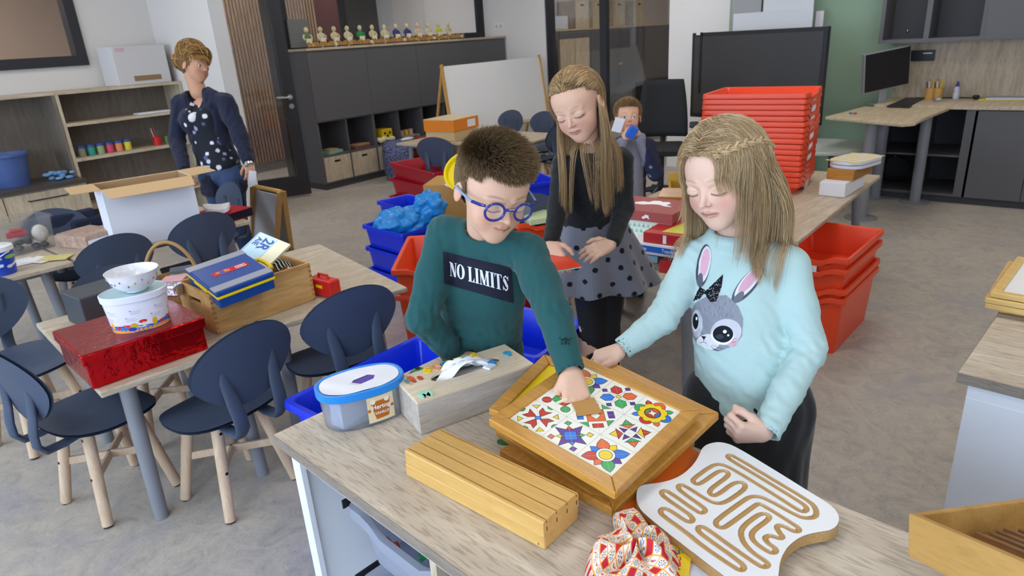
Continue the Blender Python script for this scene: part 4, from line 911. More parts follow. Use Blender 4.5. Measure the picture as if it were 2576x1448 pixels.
# ---- wooden tray with slats, bottom right
m_ply = wood('tray_plywood', '#b08645', '#c99c58', axis=1, scale=3, stretch=5, fine=.2, rough=.5)
wt = thing('wooden_tray', 'shallow plywood tray holding bundles of dark wooden slats', 'tray', (0, 0, 0))
a, b_, c_ = PD(2285, 1290, 0.95), PD(2640, 1243, 1.02), PD(2120, 1520, 0.70)
WM = frame_from(a, b_ - a, c_ - a); wt.matrix_world = WM
lx, ly = 0.42, -(WM.inverted() @ c_).y; ly = -ly if ly < 0 else ly
sgn = 1 if (WM.inverted() @ c_).y > 0 else -1
zs = WM.inverted() @ (a + Vector((0, 0, -1))); zd = -1 if zs.z < 0 else 1
def wb(nm, x0, x1, y0, y1, z0, z1, m_, par, bv=.002): 
    ys = sorted((sgn * y0, sgn * y1)); zz = sorted((zd * z0, zd * z1)); return box1(nm, (x0, x1, ys[0], ys[1], zz[0], zz[1]), m_, par, bv)
wb('tray_side', 0, .012, 0, ly, 0, .062, m_ply, wt); wb('tray_side', .012, lx, 0, .010, 0, .062, m_ply, wt); wb('tray_side', lx - .012, lx, 0.01, ly, 0, .062, m_ply, wt)
wb('tray_floor', .012, lx - .012, .01, ly, .056, .062, m_ply, wt)
m_sl = wood('dark_slats', '#6e4a2c', '#9a7046', axis=1, scale=6, stretch=10, fine=.4, rough=.6)
tray_items = []
for gx in (.085, .235):
    for k in range(9):
        o = wb('wooden_strip', gx + k * .0085, gx + k * .0085 + .0065, .03 + .004 * (k % 3), ly - .02, .025 + .003 * (k % 2), .055, m_sl, None, .001); o.matrix_world = WM @ Matrix(); tag(o, 'thin dark wooden slat lying in the plywood tray', 'slat', 'dark slats in the plywood tray'); tray_items.append(o)
for i, o in enumerate(tray_items): o['label'] = 'dark wooden slat, number %s from the left in the %s bundle of the plywood tray' % (['one', 'two', 'three', 'four', 'five', 'six', 'seven', 'eight', 'nine'][i % 9], 'left' if i < 9 else 'right')
o = wb('wood_stick', .168, .178, .045, ly - .01, .035, .052, mat('stick_yellow', '#c9962f', .4), None, .003); o.matrix_world = WM @ Matrix(); tag(o, 'pale yellow stick lying beside the left slat bundle', 'stick')
# ---- drawer tray in the unit with toy pieces
m_cl = mat('frosted_plastic', '#c9cfe0', 0.3, trans=0.55, alpha=0.85, ior=1.2)
ct = thing('clear_drawer', 'frosted clear plastic drawer full of coloured bricks in the white unit', 'drawer', (0, 0, 0)); ct.matrix_world = DM @ T(0.345, 0.275, 0.50)
tray_mb(0.33, 0.42, 0.15).build('drawer_tub', m_cl, ct, smooth=True, angle=35)
ct2 = thing('clear_drawer', 'lower frosted plastic drawer barely in view in the white unit', 'drawer', (0, 0, 0)); ct2.matrix_world = DM @ T(0.345, 0.275, 0.30)
tray_mb(0.33, 0.42, 0.15).build('drawer_tub', m_cl, ct2, smooth=True, angle=35)
for z in (0.635, 0.435):
    for x in (0.157, 0.51):
        o = MB().box(x - .004 if x < .3 else x, x if x < .3 else x + .004, 0.05, 0.45, z, z + .02).build('drawer_runner', m_dot, desk)
rr = random.Random(5); cols = ['#c92a2a', '#1f8a4c', '#1f4fc0', '#e6c21c', '#2aa860', '#d8442a']
for i in range(70):
    x, y, z = rr.uniform(-.13, .13), rr.uniform(-.19, .12), .03 + .065 * rr.random()
    mb = MB(); mb.cbox((0, 0, 0), (.03, .015, .01)); 
    for k in (-1, 0, 1): mb.cyl((k * .009, 0, .005), (k * .009, 0, .009), .0035, n=8)
    o = mb.build('toy_brick', mat('brick' + cols[i % 6][1:], cols[i % 6], .3), None, .0008)
    o.matrix_world = ct.matrix_world @ Matrix.Translation((x, y, z)) @ Euler((rr.uniform(0, 3), rr.uniform(0, 3), rr.uniform(0, 6))).to_matrix().to_4x4()
    tag(o, '%s plastic brick jumbled in the clear drawer' % {'#c92a2a': 'red', '#1f8a4c': 'dark green', '#1f4fc0': 'blue', '#e6c21c': 'yellow', '#2aa860': 'green', '#d8442a': 'orange'}[cols[i % 6]], 'brick', '%s bricks in the clear drawer' % {'#c92a2a': 'red', '#1f8a4c': 'dark green', '#1f4fc0': 'blue', '#e6c21c': 'yellow', '#2aa860': 'green', '#d8442a': 'orange'}[cols[i % 6]])
# ---- puzzle boards on the right-hand unit
zz = 0.781
c0 = PZ(2473, 780, .80)
names = ['lowest puzzle frame of the pile on the right unit', 'second puzzle frame from the bottom on the right unit', 'third puzzle frame from the bottom on the right unit', 'top puzzle with cartoon animals on the right unit']
for i in range(4):
    t = frame_board('picture_puzzle', names[i], Matrix.Translation((-0.115 + [.022, -.006, -.008, .0][i], 2.05 + [.03, .0, -.005, .0][i], zz + .016)) @ Matrix.Rotation(DA + [.05, -.02, .03, 0][i], 4, 'Z'), 0.42, .015, .022, .36, 'puzzle frames on the right unit', floor_m=mat('picture_white', '#eceae6', .4), fm=wood('pale_frame_wood', '#d2a860', '#e3bd78', axis=0, scale=5, stretch=10, fine=.2, rough=.4))
    zz += .0165
P = Paint(.372, .312, 240, 200, '#eeebe8')
for (x, y, r, c_) in ((.12, .07, .03, '#9cc9dc'), (.17, .05, .035, '#9cc9dc'), (.11, .11, .025, '#e6cf20'), (.15, .13, .025, '#e6cf20'), (.17, .11, .018, '#2c4f9c'), (.07, .19, .018, '#3f9a4c'), (.09, .215, .02, '#cf3a2a'), (.045, .07, .008, '#d9a020'), (.035, .11, .005, '#333333'), (.2, .2, .03, '#d94f2a'), (.25, .1, .03, '#6fae5a')): P.ell((x, y), r, r * .7, c_, .3)
P.mesh('picture', PAINT, lambda X, Y: np.stack([X - .186, Y - .156, X * 0 + .0095], -1), t)
# ================================================================ THINGS ON TABLES, SHELVES AND FLOOR
def cen(q): return sum(q, Vector()) / len(q)
def qbox(name, label, cat, pix, z, h, m, world=None, top=None, bevel=.002, group=None, th=0.0, inset=0.0):
    """box on a quad footprint; one mesh thing"""
    q = [Vector((x, y, z)) for x, y in world] if world else [PZ(x, y, z if not top else z + h) for x, y in pix]
    c_ = cen(q); l = [(p.x - c_.x, p.y - c_.y) for p in q]
    o = MB().prism(l, 0, h).build(name, m, None, bevel); o.location = (c_.x, c_.y, z + .0008)
    return tag(o, label, cat, group)
def rectq(cx, cy, w, l, a):
    c_, s_ = math.cos(a), math.sin(a); return [(cx + x * c_ - y * s_, cy + x * s_ + y * c_) for x, y in ((-w / 2, -l / 2), (w / 2, -l / 2), (w / 2, l / 2), (-w / 2, l / 2))]
TT = 0.581
# red foil box
m_foil = mat('red_foil', '#c8141a', 0.24, metal=0.8, bump=(22, 1.0)); m_foiltop = mat('red_foil_top', '#8d2b2c', 0.3, metal=0.45, bump=(60, .15))
t = thing('foil_box', 'flat box wrapped in crinkled red foil with a lid', 'box', (-2.415, 0.765, TT), math.radians(-4))
box1('box_body', (-.158, .158, -.185, .185, 0, .095), m_foil, t, .004)
MB().box(-.166, .166, -.193, .193, .085, .12).build('lid', [m_foil], t, .004); box1('lid_top', (-.160, .160, -.187, .187, .1195, .1215), m_foiltop, t)
# round white ice tub and bowl on the red box
bt = thing('toy_tub', 'white oval toy tub with fruit pictures, on the red foil box', 'tub', (-2.365, 0.79, .7035), math.radians(70))
MB().ring([oval(.088, .068, 0, 56, 2.1), oval(.098, .076, .105, 56, 2.1), oval(.103, .081, .106, 56, 2.1), oval(.104, .082, .126, 56, 2.1), oval(.1, .078, .128, 56, 2.1), oval(.096, .074, .118, 56, 2.1)]).build('tub_body', mat('tub_white', '#e6e4f2', .25), bt, smooth=True, angle=45)
MB().ring([oval(.096, .074, .1185, 56, 2.1), oval(.098, .076, .125, 56, 2.1)], cap0=True, cap1=True).build('lid', mat('lid_clear_green', '#b9d6d8', .12, spec=.6), bt, smooth=True, angle=40)
P = Paint(0.40, 0.105, 520, 150, '#e6e4f2'); rr = random.Random(3)
for i in range(40):
    x = .01 + i * .0098; P.line((x, .012 + .006 * math.sin(i * .5)), (x + .011, .012 + .006 * math.sin((i + 1) * .5)), .016, '#2f7fd0'); P.line((x, .006), (x + .011, .006), .010, '#f0a030'); P.line((x, .020 + .005 * math.sin(i * .35)), (x + .011, .020 + .005 * math.sin((i + 1) * .35)), .003, '#4a2a80')
for k in range(4):
    x = .03 + k * .1; P.ell((x, .026), .006, .013, '#f0b020').ell((x + .018, .018), .006, .006, '#d8304a'); P.poly([(x + .03, .03), (x + .055, .028), (x + .045, .012)], '#e0405c').ell((x + .055, .022), .009, .011, '#c8b030').ell((x + .05, .012), .009, .007, '#2848b8').ell((x + .075, .035), .009, .006, '#d03030').ell((x + .076, .024), .004, .008, '#e8e0c8')
for k in range(7):
    for j in range(2):
        x, y = .02 + k * .052 + j * .012, .052 + j * .024
        for l_ in range(4): P.line((x, y - l_ * .0036), (x + rr.uniform(.016, .024), y - l_ * .0036), .0009, '#9a98ac')
        P.rect(x - .001, y + .001, x + .003, y + .003, '#44445c')
def tubside(X, Y):
    a = -X / .40 * 2 * PI; f = Y / .105; rx, ry = .0885 + .0102 * f, .0685 + .0082 * f; cc, ss = np.cos(a), np.sin(a); r = (np.abs(cc) ** 2.1 + np.abs(ss) ** 2.1) ** (-1 / 2.1)
    return np.stack([-rx * r * cc, ry * r * ss, Y * .985 + .0005], -1)
P.mesh('printed_sleeve', PAINTG, tubside, bt)
t = thing('bowl', 'white china bowl with small printed figures standing on the toy tub', 'bowl', (-2.345, 0.795, .8325))
prof = [(0.032, 0), (.034, .005), (.052, .014), (.068, .030), (.077, .052), (.081, .068), (.0825, .0705), (.079, .0705), (.074, .052), (.063, .030), (.045, .014), (.0, .009)]
MB().lathe(prof, n=48, cap1=False).build('bowl_body', mat('glazed_white', '#ebeaf0', .15, coat=.3), t, smooth=True, angle=60)
for i in range(22):
    a = i * .29 - 1.2; h = .042 + .010 * math.sin(i * 2.1); r = .0735 + (h - .042) * .45
    MB().sph((r * math.cos(a) , r * math.sin(a), h), (.0026, .0026, .004), 6, 4).build('printed_mark', mat('mk%d' % (i % 4), ['#7c8a9c', '#b87c8c', '#5a6a90', '#a8a040'][i % 4], .5), t)
box1('sponge', (-.02, .025, -.015, .02, .012, .02), mat('lime_sponge', '#9ccf3a', .8), t, .003)
o = box1('match_box', (-.026, .026, -.017, .017, -.009, .009), mat('match_white', '#d8d6cc', .5), None, .001); o.location = (-2.34, .80, .868); o.rotation_euler = (.5, -.3, .6); tag(o, 'small white matchbox lying in the china bowl', 'box')
# wooden crate with finger joints
m_cr = wood('crate_pine', '#b38550', '#d3aa70', '#c4985e', axis=1, scale=2.2, stretch=8, fine=.25, rough=.45)
cr = thing('wooden_crate', 'long pine crate with hand slots, full of toys, on the right table', 'crate', (-2.46, 1.235, TT), math.radians(-1.5))
hx, hy, ch = .132, .212, .16
box1('long_side', (hx - .011, hx, -hy, hy, .0, ch), m_cr, cr, .0015); box1('long_side', (-hx, -hx + .011, -hy, hy, .0, ch), m_cr, cr, .0015)
for s in (-1, 1):
    y0, y1 = sorted((s * hy, s * (hy - .012))); mb = MB(); a = hx - .0112
    mb.box(-a, a, y0, y1, 0, .10).box(-a, a, y0, y1, .122, ch).box(-a, -.05, y0, y1, .10, .122).box(.05, a, y0, y1, .10, .122)
    mb.build('end_panel', m_cr, cr)
for s in (-1, 1):
    mb = MB()
    for k in range(8): mb.box(hx - .003, hx + .0004, s * (hy - .012) if s > 0 else -hy, s * hy if s > 0 else -hy + .012, k * .02, k * .02 + .01)
    mb.build('finger_joint', wood('joint_dark', '#9a6c3a', '#b2834c', axis=0, scale=5, fine=.2), cr)
box1('crate_floor', (-hx + .011, hx - .011, -hy + .012, hy - .012, .002, .01), m_cr, cr)
# blue building-brick case in the crate
q = [PZ(464, 675, .80), PZ(542, 737, .765), PZ(671, 671, .79), PZ(575, 619, .825)]
Mc = frame_from(q[0], q[1] - q[0], q[3] - q[0]); ex, ey = (q[1] - q[0]).length, ((q[3] - q[0]).length + (q[2] - q[1]).length) / 2
cs = thing('toy_case', 'dark blue plastic case with grey bands and a yellow handle', 'case', (0, 0, 0)); cs.matrix_world = Mc
m_cb = mat('case_blue', '#1c4690', .35); m_gb = mat('case_grey', '#9a9ba6', .35); m_cy = mat('case_yellow', '#f0cd10', .35)
box1('case_shell', (0, ex, 0, ey, -.022, 0), m_cb, cs, .006); box1('case_shell', (.004, ex - .004, .004, ey - .004, -.07, -.03), m_cb, cs, .006); box1('yellow_seam', (.001, ex + .001, .001, ey + .001, -.031, -.0215), m_cy, cs, .002)
for x0 in (.006, ex - .05): box1('grey_band', (x0, x0 + .044, -.001, ey + .001, -.003, .0015), m_gb, cs, .001)
MB().tube([(ex * .30, ey, -.026), (ex * .32, ey + .03, -.026), (ex * .5, ey + .036, -.026), (ex * .68, ey + .03, -.026), (ex * .7, ey, -.026)], .0085, 10).build('handle', m_cy, cs, smooth=True)
box1('latch', (ex * .3, ex * .7, -.004, .002, -.032, -.018), m_cy, cs, .002)
P = Paint(.135, .036, 150, 50, '#cc2a2a'); rr = random.Random(1)
for i in range(14): P.rect(.012 + rr.random() * .05, .006 + rr.random() * .018, .022 + rr.random() * .05, .014 + rr.random() * .018, rr.choice(['#f0c020', '#e8e8e8', '#f08030', '#3060c0']))
P.rect(.088, .007, .126, .029, '#eee8e8').rect(.091, .010, .123, .026, '#cc2a2a')
P.mesh('case_label', PAINTG, lambda X, Y: np.stack([ex * .5 + .018 - Y, .05 + X, X * 0 + .0008], -1), cs); text('label_lettering', 'DS', .02, m_white, Matrix(((0, -1, 0, ex * .5), (1, 0, 0, .157), (0, 0, 1, .0012), (0, 0, 0, 1))), cs)
# booklet
TB_ = PD(654, 583, 2.82); Mb = frame_from(TB_, PD(592, 640, 2.72) - TB_, PD(709, 630, 2.76) - TB_); bl = 0.16; bw = (PD(709, 630, 2.76) - TB_).length
bk = thing('booklet', 'blue and cream booklet stuck upright in the wooden crate', 'book', (0, 0, 0)); bk.matrix_world = Mb
P = Paint(bl, bw, 150, 110, '#f3ecca'); P.rect(0, 0, bl, bw * .62, '#bcdff2').line((0, bw * .62), (bl, bw * .62), .002, '#5aa8dc').line((0, bw * .03), (bl, bw * .03), .003, '#3c8fd0')
P.mesh('cover', PAINTG, lambda X, Y: np.stack([X, Y, X * 0 + .0003], -1), bk); box1('pages', (0, bl, 0, bw, -.012, 0), mat('page_cream', '#ece2bc', .7), bk)
m_lb = mat('letter_blue', '#1f52a8', .4)
text('cover_lettering', 'AIE', .034, m_lb, Matrix.Translation((.05, bw * .17, .0008)), bk, bold=.0008); text('cover_lettering', '2R', .062, m_lb, Matrix.Translation((.05, bw * .42, .0008)), bk, bold=.0015)
# striped cloth, paper, small plank, red mini case in and near the crate
P = Paint(.09, .08, 90, 80, '#15161a')
for k in range(5): P.pl([(x * .09 / 12, .008 + k * .016 + .003 * math.sin(x)) for x in range(13)], .0035, '#d8dcd0')
o = P.mesh('striped_cloth', vmat('knit', .9), lambda X, Y: np.stack([-2.48 + X, 1.34 + Y * .9, .72 + .025 * np.sin(X * 34) + .012 * np.sin(Y * 50)], -1)); tag(o, 'black cloth with white stripes crumpled in the wooden crate', 'cloth')
o = MB().cbox((0, 0, 0), (.055, .05, .012), .4).build('paper_slip', m_white, None, .002); o.location = (-2.53, 1.40, .72); tag(o, 'white slip of paper at the far end inside the wooden crate', 'paper')
qbox('wood_plank', 'short pale plank sticking out behind the wooden crate', 'plank', None, .60, .02, m_honey, world=rectq(-2.56, 1.485, .16, .05, .1))
t = thing('mini_case', 'small bright red plastic case beside the wooden crate', 'case', (-2.33, 1.50, TT), math.radians(4))
box1('case_shell', (-.07, .07, -.028, .028, 0, .075), mat('mini_red', '#cf2320', .35), t, .008); MB().tube([(-.03, 0, .073), (-.028, 0, .09), (.028, 0, .09), (.03, 0, .073)], .005).build('handle', MATS['mini_red'], t, smooth=True); box1('latch', (-.02, .02, -.031, -.028, .04, .052), m_ylw, t)
# wicker basket behind
t = thing('wicker_basket', 'wicker basket with tall arched handle behind the blue case', 'basket', (-2.86, 1.12, TT), math.radians(48))
MB().lathe([(.085, 0), (.10, .03), (.108, .07), (.112, .095), (.106, .096), (.10, .07), (.08, .008)], n=40).build('basket_body', mat('wicker', '#a8834e', .7, mottle=(90, '#7c5a30', .6), bump=(180, .6)), t, smooth=True, angle=50)
MB().tube([(.108 * math.cos(a), 0, .07 + .185 * math.sin(a)) for a in [PI * k / 20 for k in range(21)]], .0075, 10).build('basket_handle', mat('cane', '#a9834f', .55, bump=(90, .4)), t, smooth=True)
for i, (x, y, c_, lb) in enumerate(((-2.84, 1.14, '#c9c9c2', 'white printed card lying in the wicker basket'), (-2.80, 1.10, '#d8a0a8', 'pink card lying in the wicker basket'), (-2.88, 1.17, '#4c5262', 'dark slate card at the back of the wicker basket'))):
    qbox('card', lb, 'card', None, TT + .1 + i * .008, .006, mat('cardc%d' % i, c_, .5), world=rectq(x, y, .09, .07, .5 + i * .3))
qbox('foil_bag', 'crumpled silver foil bag between the tub and the wooden crate', 'bag', None, TT + .12, .05, mat('silver_foil', '#c9ccd4', .2, metal=.9, bump=(40, .8)), world=rectq(-2.56, .99, .07, .05, .5), bevel=.01)
qbox('grey_box', 'dark grey storage box behind the toy tub', 'box', None, TT, .13, mat('grey_box', '#3c4047', .5), world=rectq(-2.93, .86, .18, .22, .05), bevel=.006)
o = MB().cbox((0, 0, 0), (.15, .09, .02), .3).cbox((.03, .02, .012), (.08, .05, .02), .9).build('orange_cloth', mat('orange_felt', '#d8502a', .8, bump=(60, .4)), None, .008); o.location = (-2.72, .80, TT + .012); o.rotation_euler.z = -.4; tag(o, 'folded orange plastic thing lying left of the toy tub', 'cloth')
# ---- table 2
t = thing('carton', 'big open white cardboard carton with kraft flaps folded out', 'carton', (-4.07, 1.56, TT), math.radians(-11))
m_cw = mat('carton_white', '#e4e4ec', .7); m_kr = mat('kraft', '#c9a87c', .8, bump=(200, .1)); m_ki = mat('kraft_inner', '#b08f68', .85)
cx_, cy_, hh = .14, .23, .33
for nm, d in (('side', (cx_ - .004, cx_, -cy_, cy_, 0, hh)), ('side', (-cx_, -cx_ + .004, -cy_, cy_, 0, hh)), ('side', (-cx_ + .004, cx_ - .004, -cy_, -cy_ + .004, 0, hh)), ('side', (-cx_ + .004, cx_ - .004, cy_ - .004, cy_, 0, hh))): box1('carton_side', d, m_cw, t)
for d in ((cx_ - .0055, cx_ - .0042, -cy_ + .004, cy_ - .004, .0, hh), (-cx_ + .0042, -cx_ + .0055, -cy_ + .004, cy_ - .004, 0, hh), (-cx_ + .006, cx_ - .006, cy_ - .0055, cy_ - .0042, 0, hh), (-cx_ + .006, cx_ - .006, -cy_ + .0042, -cy_ + .0055, 0, hh)): box1('carton_lining', d, m_ki, t)
box1('carton_floor', (-cx_ + .006, cx_ - .006, -cy_ + .006, cy_ - .006, .001, .005), m_ki, t)
def flap(a, b, out, drop):
    a, b, out = Vector(a), Vector(b), Vector(out); s_ = (b - a) * .0; mb = MB(); n = Vector((0, 0, .004))
    v = [a, b, b + out - (b - a) * .04, a + out + (b - a) * .04]; mb.add([p for p in v] + [p + n for p in v], [(3, 2, 1, 0), (4, 5, 6, 7), (0, 1, 5, 4), (1, 2, 6, 5), (2, 3, 7, 6), (3, 0, 4, 7)]); mb.build('carton_flap', m_kr, t)
flap((cx_, -cy_, hh), (cx_, cy_, hh), (.115, 0, -.035), 0); flap((-cx_, -cy_, hh), (cx_, -cy_, hh), (0, -.135, .0), 0); flap((cx_, cy_, hh), (-cx_, cy_, hh), (0, .14, .005), 0); flap((-cx_, cy_, hh), (-cx_, -cy_, hh), (-.12, 0, -.03), 0)
t = thing('ring_binder', 'red ring binder lying flat at the end of the carton table', 'binder', (-4.08, 1.98, TT), math.radians(12))
box1('cover', (-.13, .13, -.15, .13, .052, .056), mat('binder_red', '#b51f24', .4), t, .001); box1('cover', (-.13, .13, -.15, .13, 0, .004), MATS['binder_red'], t, .001); box1('spine', (.126, .13, -.15, .13, 0.004, .052), m_dot, t); box1('pages', (-.12, .115, -.14, .12, .006, .045), mat('page_white', '#d9d9de', .8), t)
MB().ring([[(.09 * math.cos(a) * (1 + .25 * math.cos(3 * a)), .075 * math.sin(a), z + .012 * math.sin(2 * a)) for a in [2 * PI * k / 30 for k in range(30)]] for z in (.0, .03)]).build('paper_swan', m_white, None, .004).location = (0, 0, 0)
o = COL.objects['paper_swan']; o.location = (-4.05, 1.95, .650); tag(o, 'white paper bird lying on the red binder', 'paper')
t = thing('storage_box', 'clear plastic box holding a red toy car and stones', 'box', (-4.5, 1.02, TT), math.radians(8))
MB().ring([[(x * .9, y * .9, 0) for x, y in rrect(.20, .27, .02)], [(x, y, .17) for x, y in rrect(.20, .27, .02)], [(x, y, .17) for x, y in rrect(.215, .285, .02)], [(x, y, .185) for x, y in rrect(.215, .285, .02)], [(x, y, .185) for x, y in rrect(.195, .265, .02)], [(x * .9, y * .9, .004) for x, y in rrect(.195, .265, .02)]]).build('box_shell', mat('clear_box', '#e0e3e8', .1, trans=.9, alpha=.45, ior=1.1), t, smooth=True, angle=40)
o = MB().box(-.05, .05, -.022, .022, 0, .028).box(-.03, .03, -.02, .02, .028, .045).build('toy_car', mat('car_red', '#b5303c', .35), None, .006); o.location = (-4.5, 1.0, .665); o.rotation_euler.z = 1.3; tag(o, 'small red toy car in the clear plastic box', 'toy')
o = MB().sph((0, 0, 0), (.045, .04, .05)).build('white_ball', mat('cream_ball', '#d9cdbf', .7), None, smooth=True); o.location = (-4.46, 1.10, .665); tag(o, 'cream coloured egg shaped ball in the clear plastic box', 'ball')
rr = random.Random(2)
for i in range(9):
    o = MB().sph((0, 0, 0), (.03, .024, .016), 8, 6).build('stone', mat('stone_grey%d' % (i % 2), ['#4c4d50', '#5f5d58'][i % 2], .6), None, smooth=True); o.location = (-4.5 + rr.uniform(-.06, .06), 1.02 + rr.uniform(-.09, .09), TT + .022 + .026 * (i // 4)); tag(o, 'dark flat stone among others in the clear plastic box', 'stone', 'dark stones in the clear box')
P = Paint(.3, .2, 100, 70, '#b99a86'); rr = random.Random(8)
for i in range(120): P.ell((rr.uniform(0, .3), rr.uniform(0, .2)), rr.uniform(.003, .012), rr.uniform(.002, .006), rr.choice(['#8c6a5c', '#c9b49c', '#a8786c', '#d4c2ac', '#9c8a70']), rr.uniform(0, 3))
t = thing('gift_box', 'small box covered in brown marbled paper beside the white carton', 'box', (-4.28, 1.28, TT), math.radians(14))
box1('box_body', (-.13, .13, -.10, .10, 0, .075), mat('marble_paper', '#a88474', .6, mottle=(30, '#cbb49c', .8)), t, .002); P.mesh('marbled_top', PAINT, lambda X, Y: np.stack([X * .867 - .13, Y - .1, X * 0 + .0757], -1), t)
box1('paper_note', (.131, .133, -.09, .07, .0, .05), m_card_w, t)
bt = thing('cleaner_tub', 'blue and white printed tub with a white lid at the left edge', 'tub', (-4.09, .80, TT))
MB().lathe([(.062, 0), (.072, .12), (.072, .125)], n=36).build('tub_body', mat('print_blue', '#2446b8', .3), bt, smooth=True, angle=45); MB().lathe([(.074, .118), (.077, .12), (.077, .142), (.07, .145)], n=36).build('lid', m_white, bt, smooth=True, angle=45)
MB().tube([(.074 * math.cos(a), .074 * math.sin(a), .115 - .04 * math.sin((a - 3.7) / 3.2 * PI) ** 2) for a in [3.7 + 3.2 * k / 16 for k in range(17)]], .003, 6).build('handle', m_white, bt, smooth=True)
P = Paint(.3, .1, 260, 90, '#2446b8'); rr = random.Random(4)
for k in range(10): P.ell((.02 + k * .03, .03 + .01 * (k % 2)), .011, .008, '#dfe3f4').ell((.035 + k * .03, .035 + .01 * (k % 2)), .007, .006, '#dfe3f4').ell((.03 + k * .06, .078), .02, .010, '#8cc63c').ell((.06 + k * .06, .075), .010, .006, '#b8c4e8')
P.mesh('printed_sleeve', PAINTG, lambda X, Y: np.stack([(.0635 + .0098 * Y / .1) * np.cos(-X / .3 * 2 * PI), (.0635 + .0098 * Y / .1) * -np.sin(-X / .3 * 2 * PI), Y * 1.0 + .012], -1), bt)
for i in range(3): qbox('paper_stack', ['white sheets lying between the blue tub and clear box', 'second white paper pile near the clear box', 'yellowish sheet under the clear box edge'][i], 'paper', None, TT + .002 * i, .004, mat('pp%d' % i, ['#dcdcd8', '#e4e4e6', '#cfc27c'][i], .7), world=rectq(-4.22 + .05 * i, .93 + .06 * i, .15, .1, .4 * i), bevel=0)
o = MB().sph((0, 0, 0), (.03, .02, .014), 10, 6).build('orange_toy', mat('orange_cap', '#d84a28', .4), None, smooth=True); o.location = (-4.68, .93, .62); tag(o, 'small orange plastic piece left of the clear box', 'toy')
o = MB().cbox((0, 0, 0), (.06, .34, .25), 0).cbox((.03, .1, -.05), (.05, .2, .25), .2).build('navy_jacket', mat('navy_cloth', '#232a42', .9, bump=(20, .6)), None, .02, 3, smooth=True, angle=60); o.location = (-4.87, 1.36, .55); tag(o, 'navy jacket hanging over the chair behind the marbled box', 'jacket')
# easel
t = thing('easel', 'wooden A frame easel with a small white board, right of the woman', 'easel', (-5.15, 3.05, 0))
m_es = wood('easel_wood', '#b98a45', '#d2a55c', axis=2, scale=3, fine=.2, rough=.4)
A0, A1, TP = PZ(733, 628, 0), PZ(694, 640, 0), PZ(708, 482, .62)
dx = (A0 - A1).normalized(); bk_ = PZ(640, 468, .62) - TP; 
for s_ in (0, 1):
    off = Vector((0, 0, 0)) if s_ == 0 else bk_
    for foot in (A0, A1):
        a = TP + off + (dx * (.012 if foot is A0 else -.012)); b = foot + off; MB().ring([[p + dx * u + Vector((bk_.x, bk_.y, 0)).normalized() * v for u, v in ((-.02, -.012), (.02, -.012), (.02, .012), (-.02, .012))] for p in (b, a)]).build('leg', m_es, t, .002)
MB().cyl(TP + Vector((0, 0, .0)), TP + bk_, .016, n=8).build('top_rail', m_es, t)
q = [TP.lerp(A1, .06), TP.lerp(A1, .96), TP.lerp(A1, .96) + bk_, TP.lerp(A1, .06) + bk_]
n = (q[1] - q[0]).cross(q[3] - q[0]).normalized() * .006; MB().add([p for p in q] + [p + n for p in q], [(3, 2, 1, 0), (4, 5, 6, 7), (0, 1, 5, 4), (1, 2, 6, 5), (2, 3, 7, 6), (3, 0, 4, 7)]).build('board', mat('board_grey_white', '#b9b9c2', .3), t)
q2 = [p + (A0 - A1) * f for p, f in zip(q, (.1, .95, .95, .1))]
MB().add([p for p in q2] + [p - n for p in q2], [(0, 1, 2, 3), (7, 6, 5, 4), (4, 5, 1, 0), (5, 6, 2, 1), (6, 7, 3, 2), (7, 4, 0, 3)]).build('board', MATS['board_grey_white'], t)
for o in t.children: o.matrix_parent_inverse = t.matrix_world.inverted() if False else Matrix.Translation((5.15, -3.05, 0))
# ---- west shelf contents
def lath(name, label, cat, loc, prof, m, group=None, n=20):
    o = MB().lathe(prof, n=n).build(name, m, None, smooth=True, angle=40); o.location = loc; return tag(o, label, cat, group)
t = thing('carton', 'closed white box standing on top of the oak bookcase', 'box', (-6.86, 2.82, 1.341), .06)
box1('box_body', (-.14, .14, -.24, .24, 0, .33), mat('soft_white', '#c9c5c3', .8), t, .003); box1('brown_strip', (.1402, .142, -.1, .15, .03, .075), mat('strip_brown', '#8b7150', .7), t); box1('pink_marker', (.1402, .142, -.21, -.13, .285, .32), mat('faint_pink', '#c9a8b0', .7), t)
cc = ['#8c8a70', '#2f9a86', '#98a878', '#d8486c', '#e08a5c', '#d8c83c']
for i in range(6):
    y = 2.17 + i * .078; t = thing('paint_jar', '%s paint jar with blue lid on the lowest oak bookcase shelf' % ['olive', 'teal green', 'sage green', 'pink', 'orange', 'yellow'][i], 'jar', (-6.80, y, .778), 0, 'paint jars on the bookcase shelf')
    MB().lathe([(.029, 0), (.031, .01), (.031, .075)], n=20).build('jar_body', mat('jar%d' % i, cc[i], .4), t, smooth=True, angle=40); MB().lathe([(.033, .073), (.033, .095), (.03, .097)], n=20).build('lid', mat('jar_lid', '#3c4f8c', .4), t, smooth=True, angle=40)
t = thing('pencil_cup', 'red cup of pencils on the oak bookcase shelf beside the woman', 'cup', (-6.80, 2.83, .778))
MB().lathe([(.035, 0), (.038, .08), (.033, .08), (.03, .005)], n=20).build('cup_body', mat('cup_red', '#c8211f', .4), t, smooth=True, angle=40)
rr = random.Random(9)
for i in range(11):
    a, r = rr.uniform(0, 6.3), rr.uniform(.005, .025); MB().cyl((r * .5 * math.cos(a), r * .5 * math.sin(a), .02), (2.2 * r * math.cos(a), 2.2 * r * math.sin(a), rr.uniform(.13, .17)), .004, n=6).build('pencil', mat('pn%d' % (i % 5), ['#d8b020', '#3f7a4c', '#c04030', '#30406c', '#d8cfb0'][i % 5], .5), t)
lath('cup', 'green cup next to the red pencil cup on the bookcase shelf', 'cup', (-6.80, 2.93, .778), [(.03, 0), (.034, .07), (.03, .07), (.028, .004)], mat('cup_green', '#6a7a3a', .5))
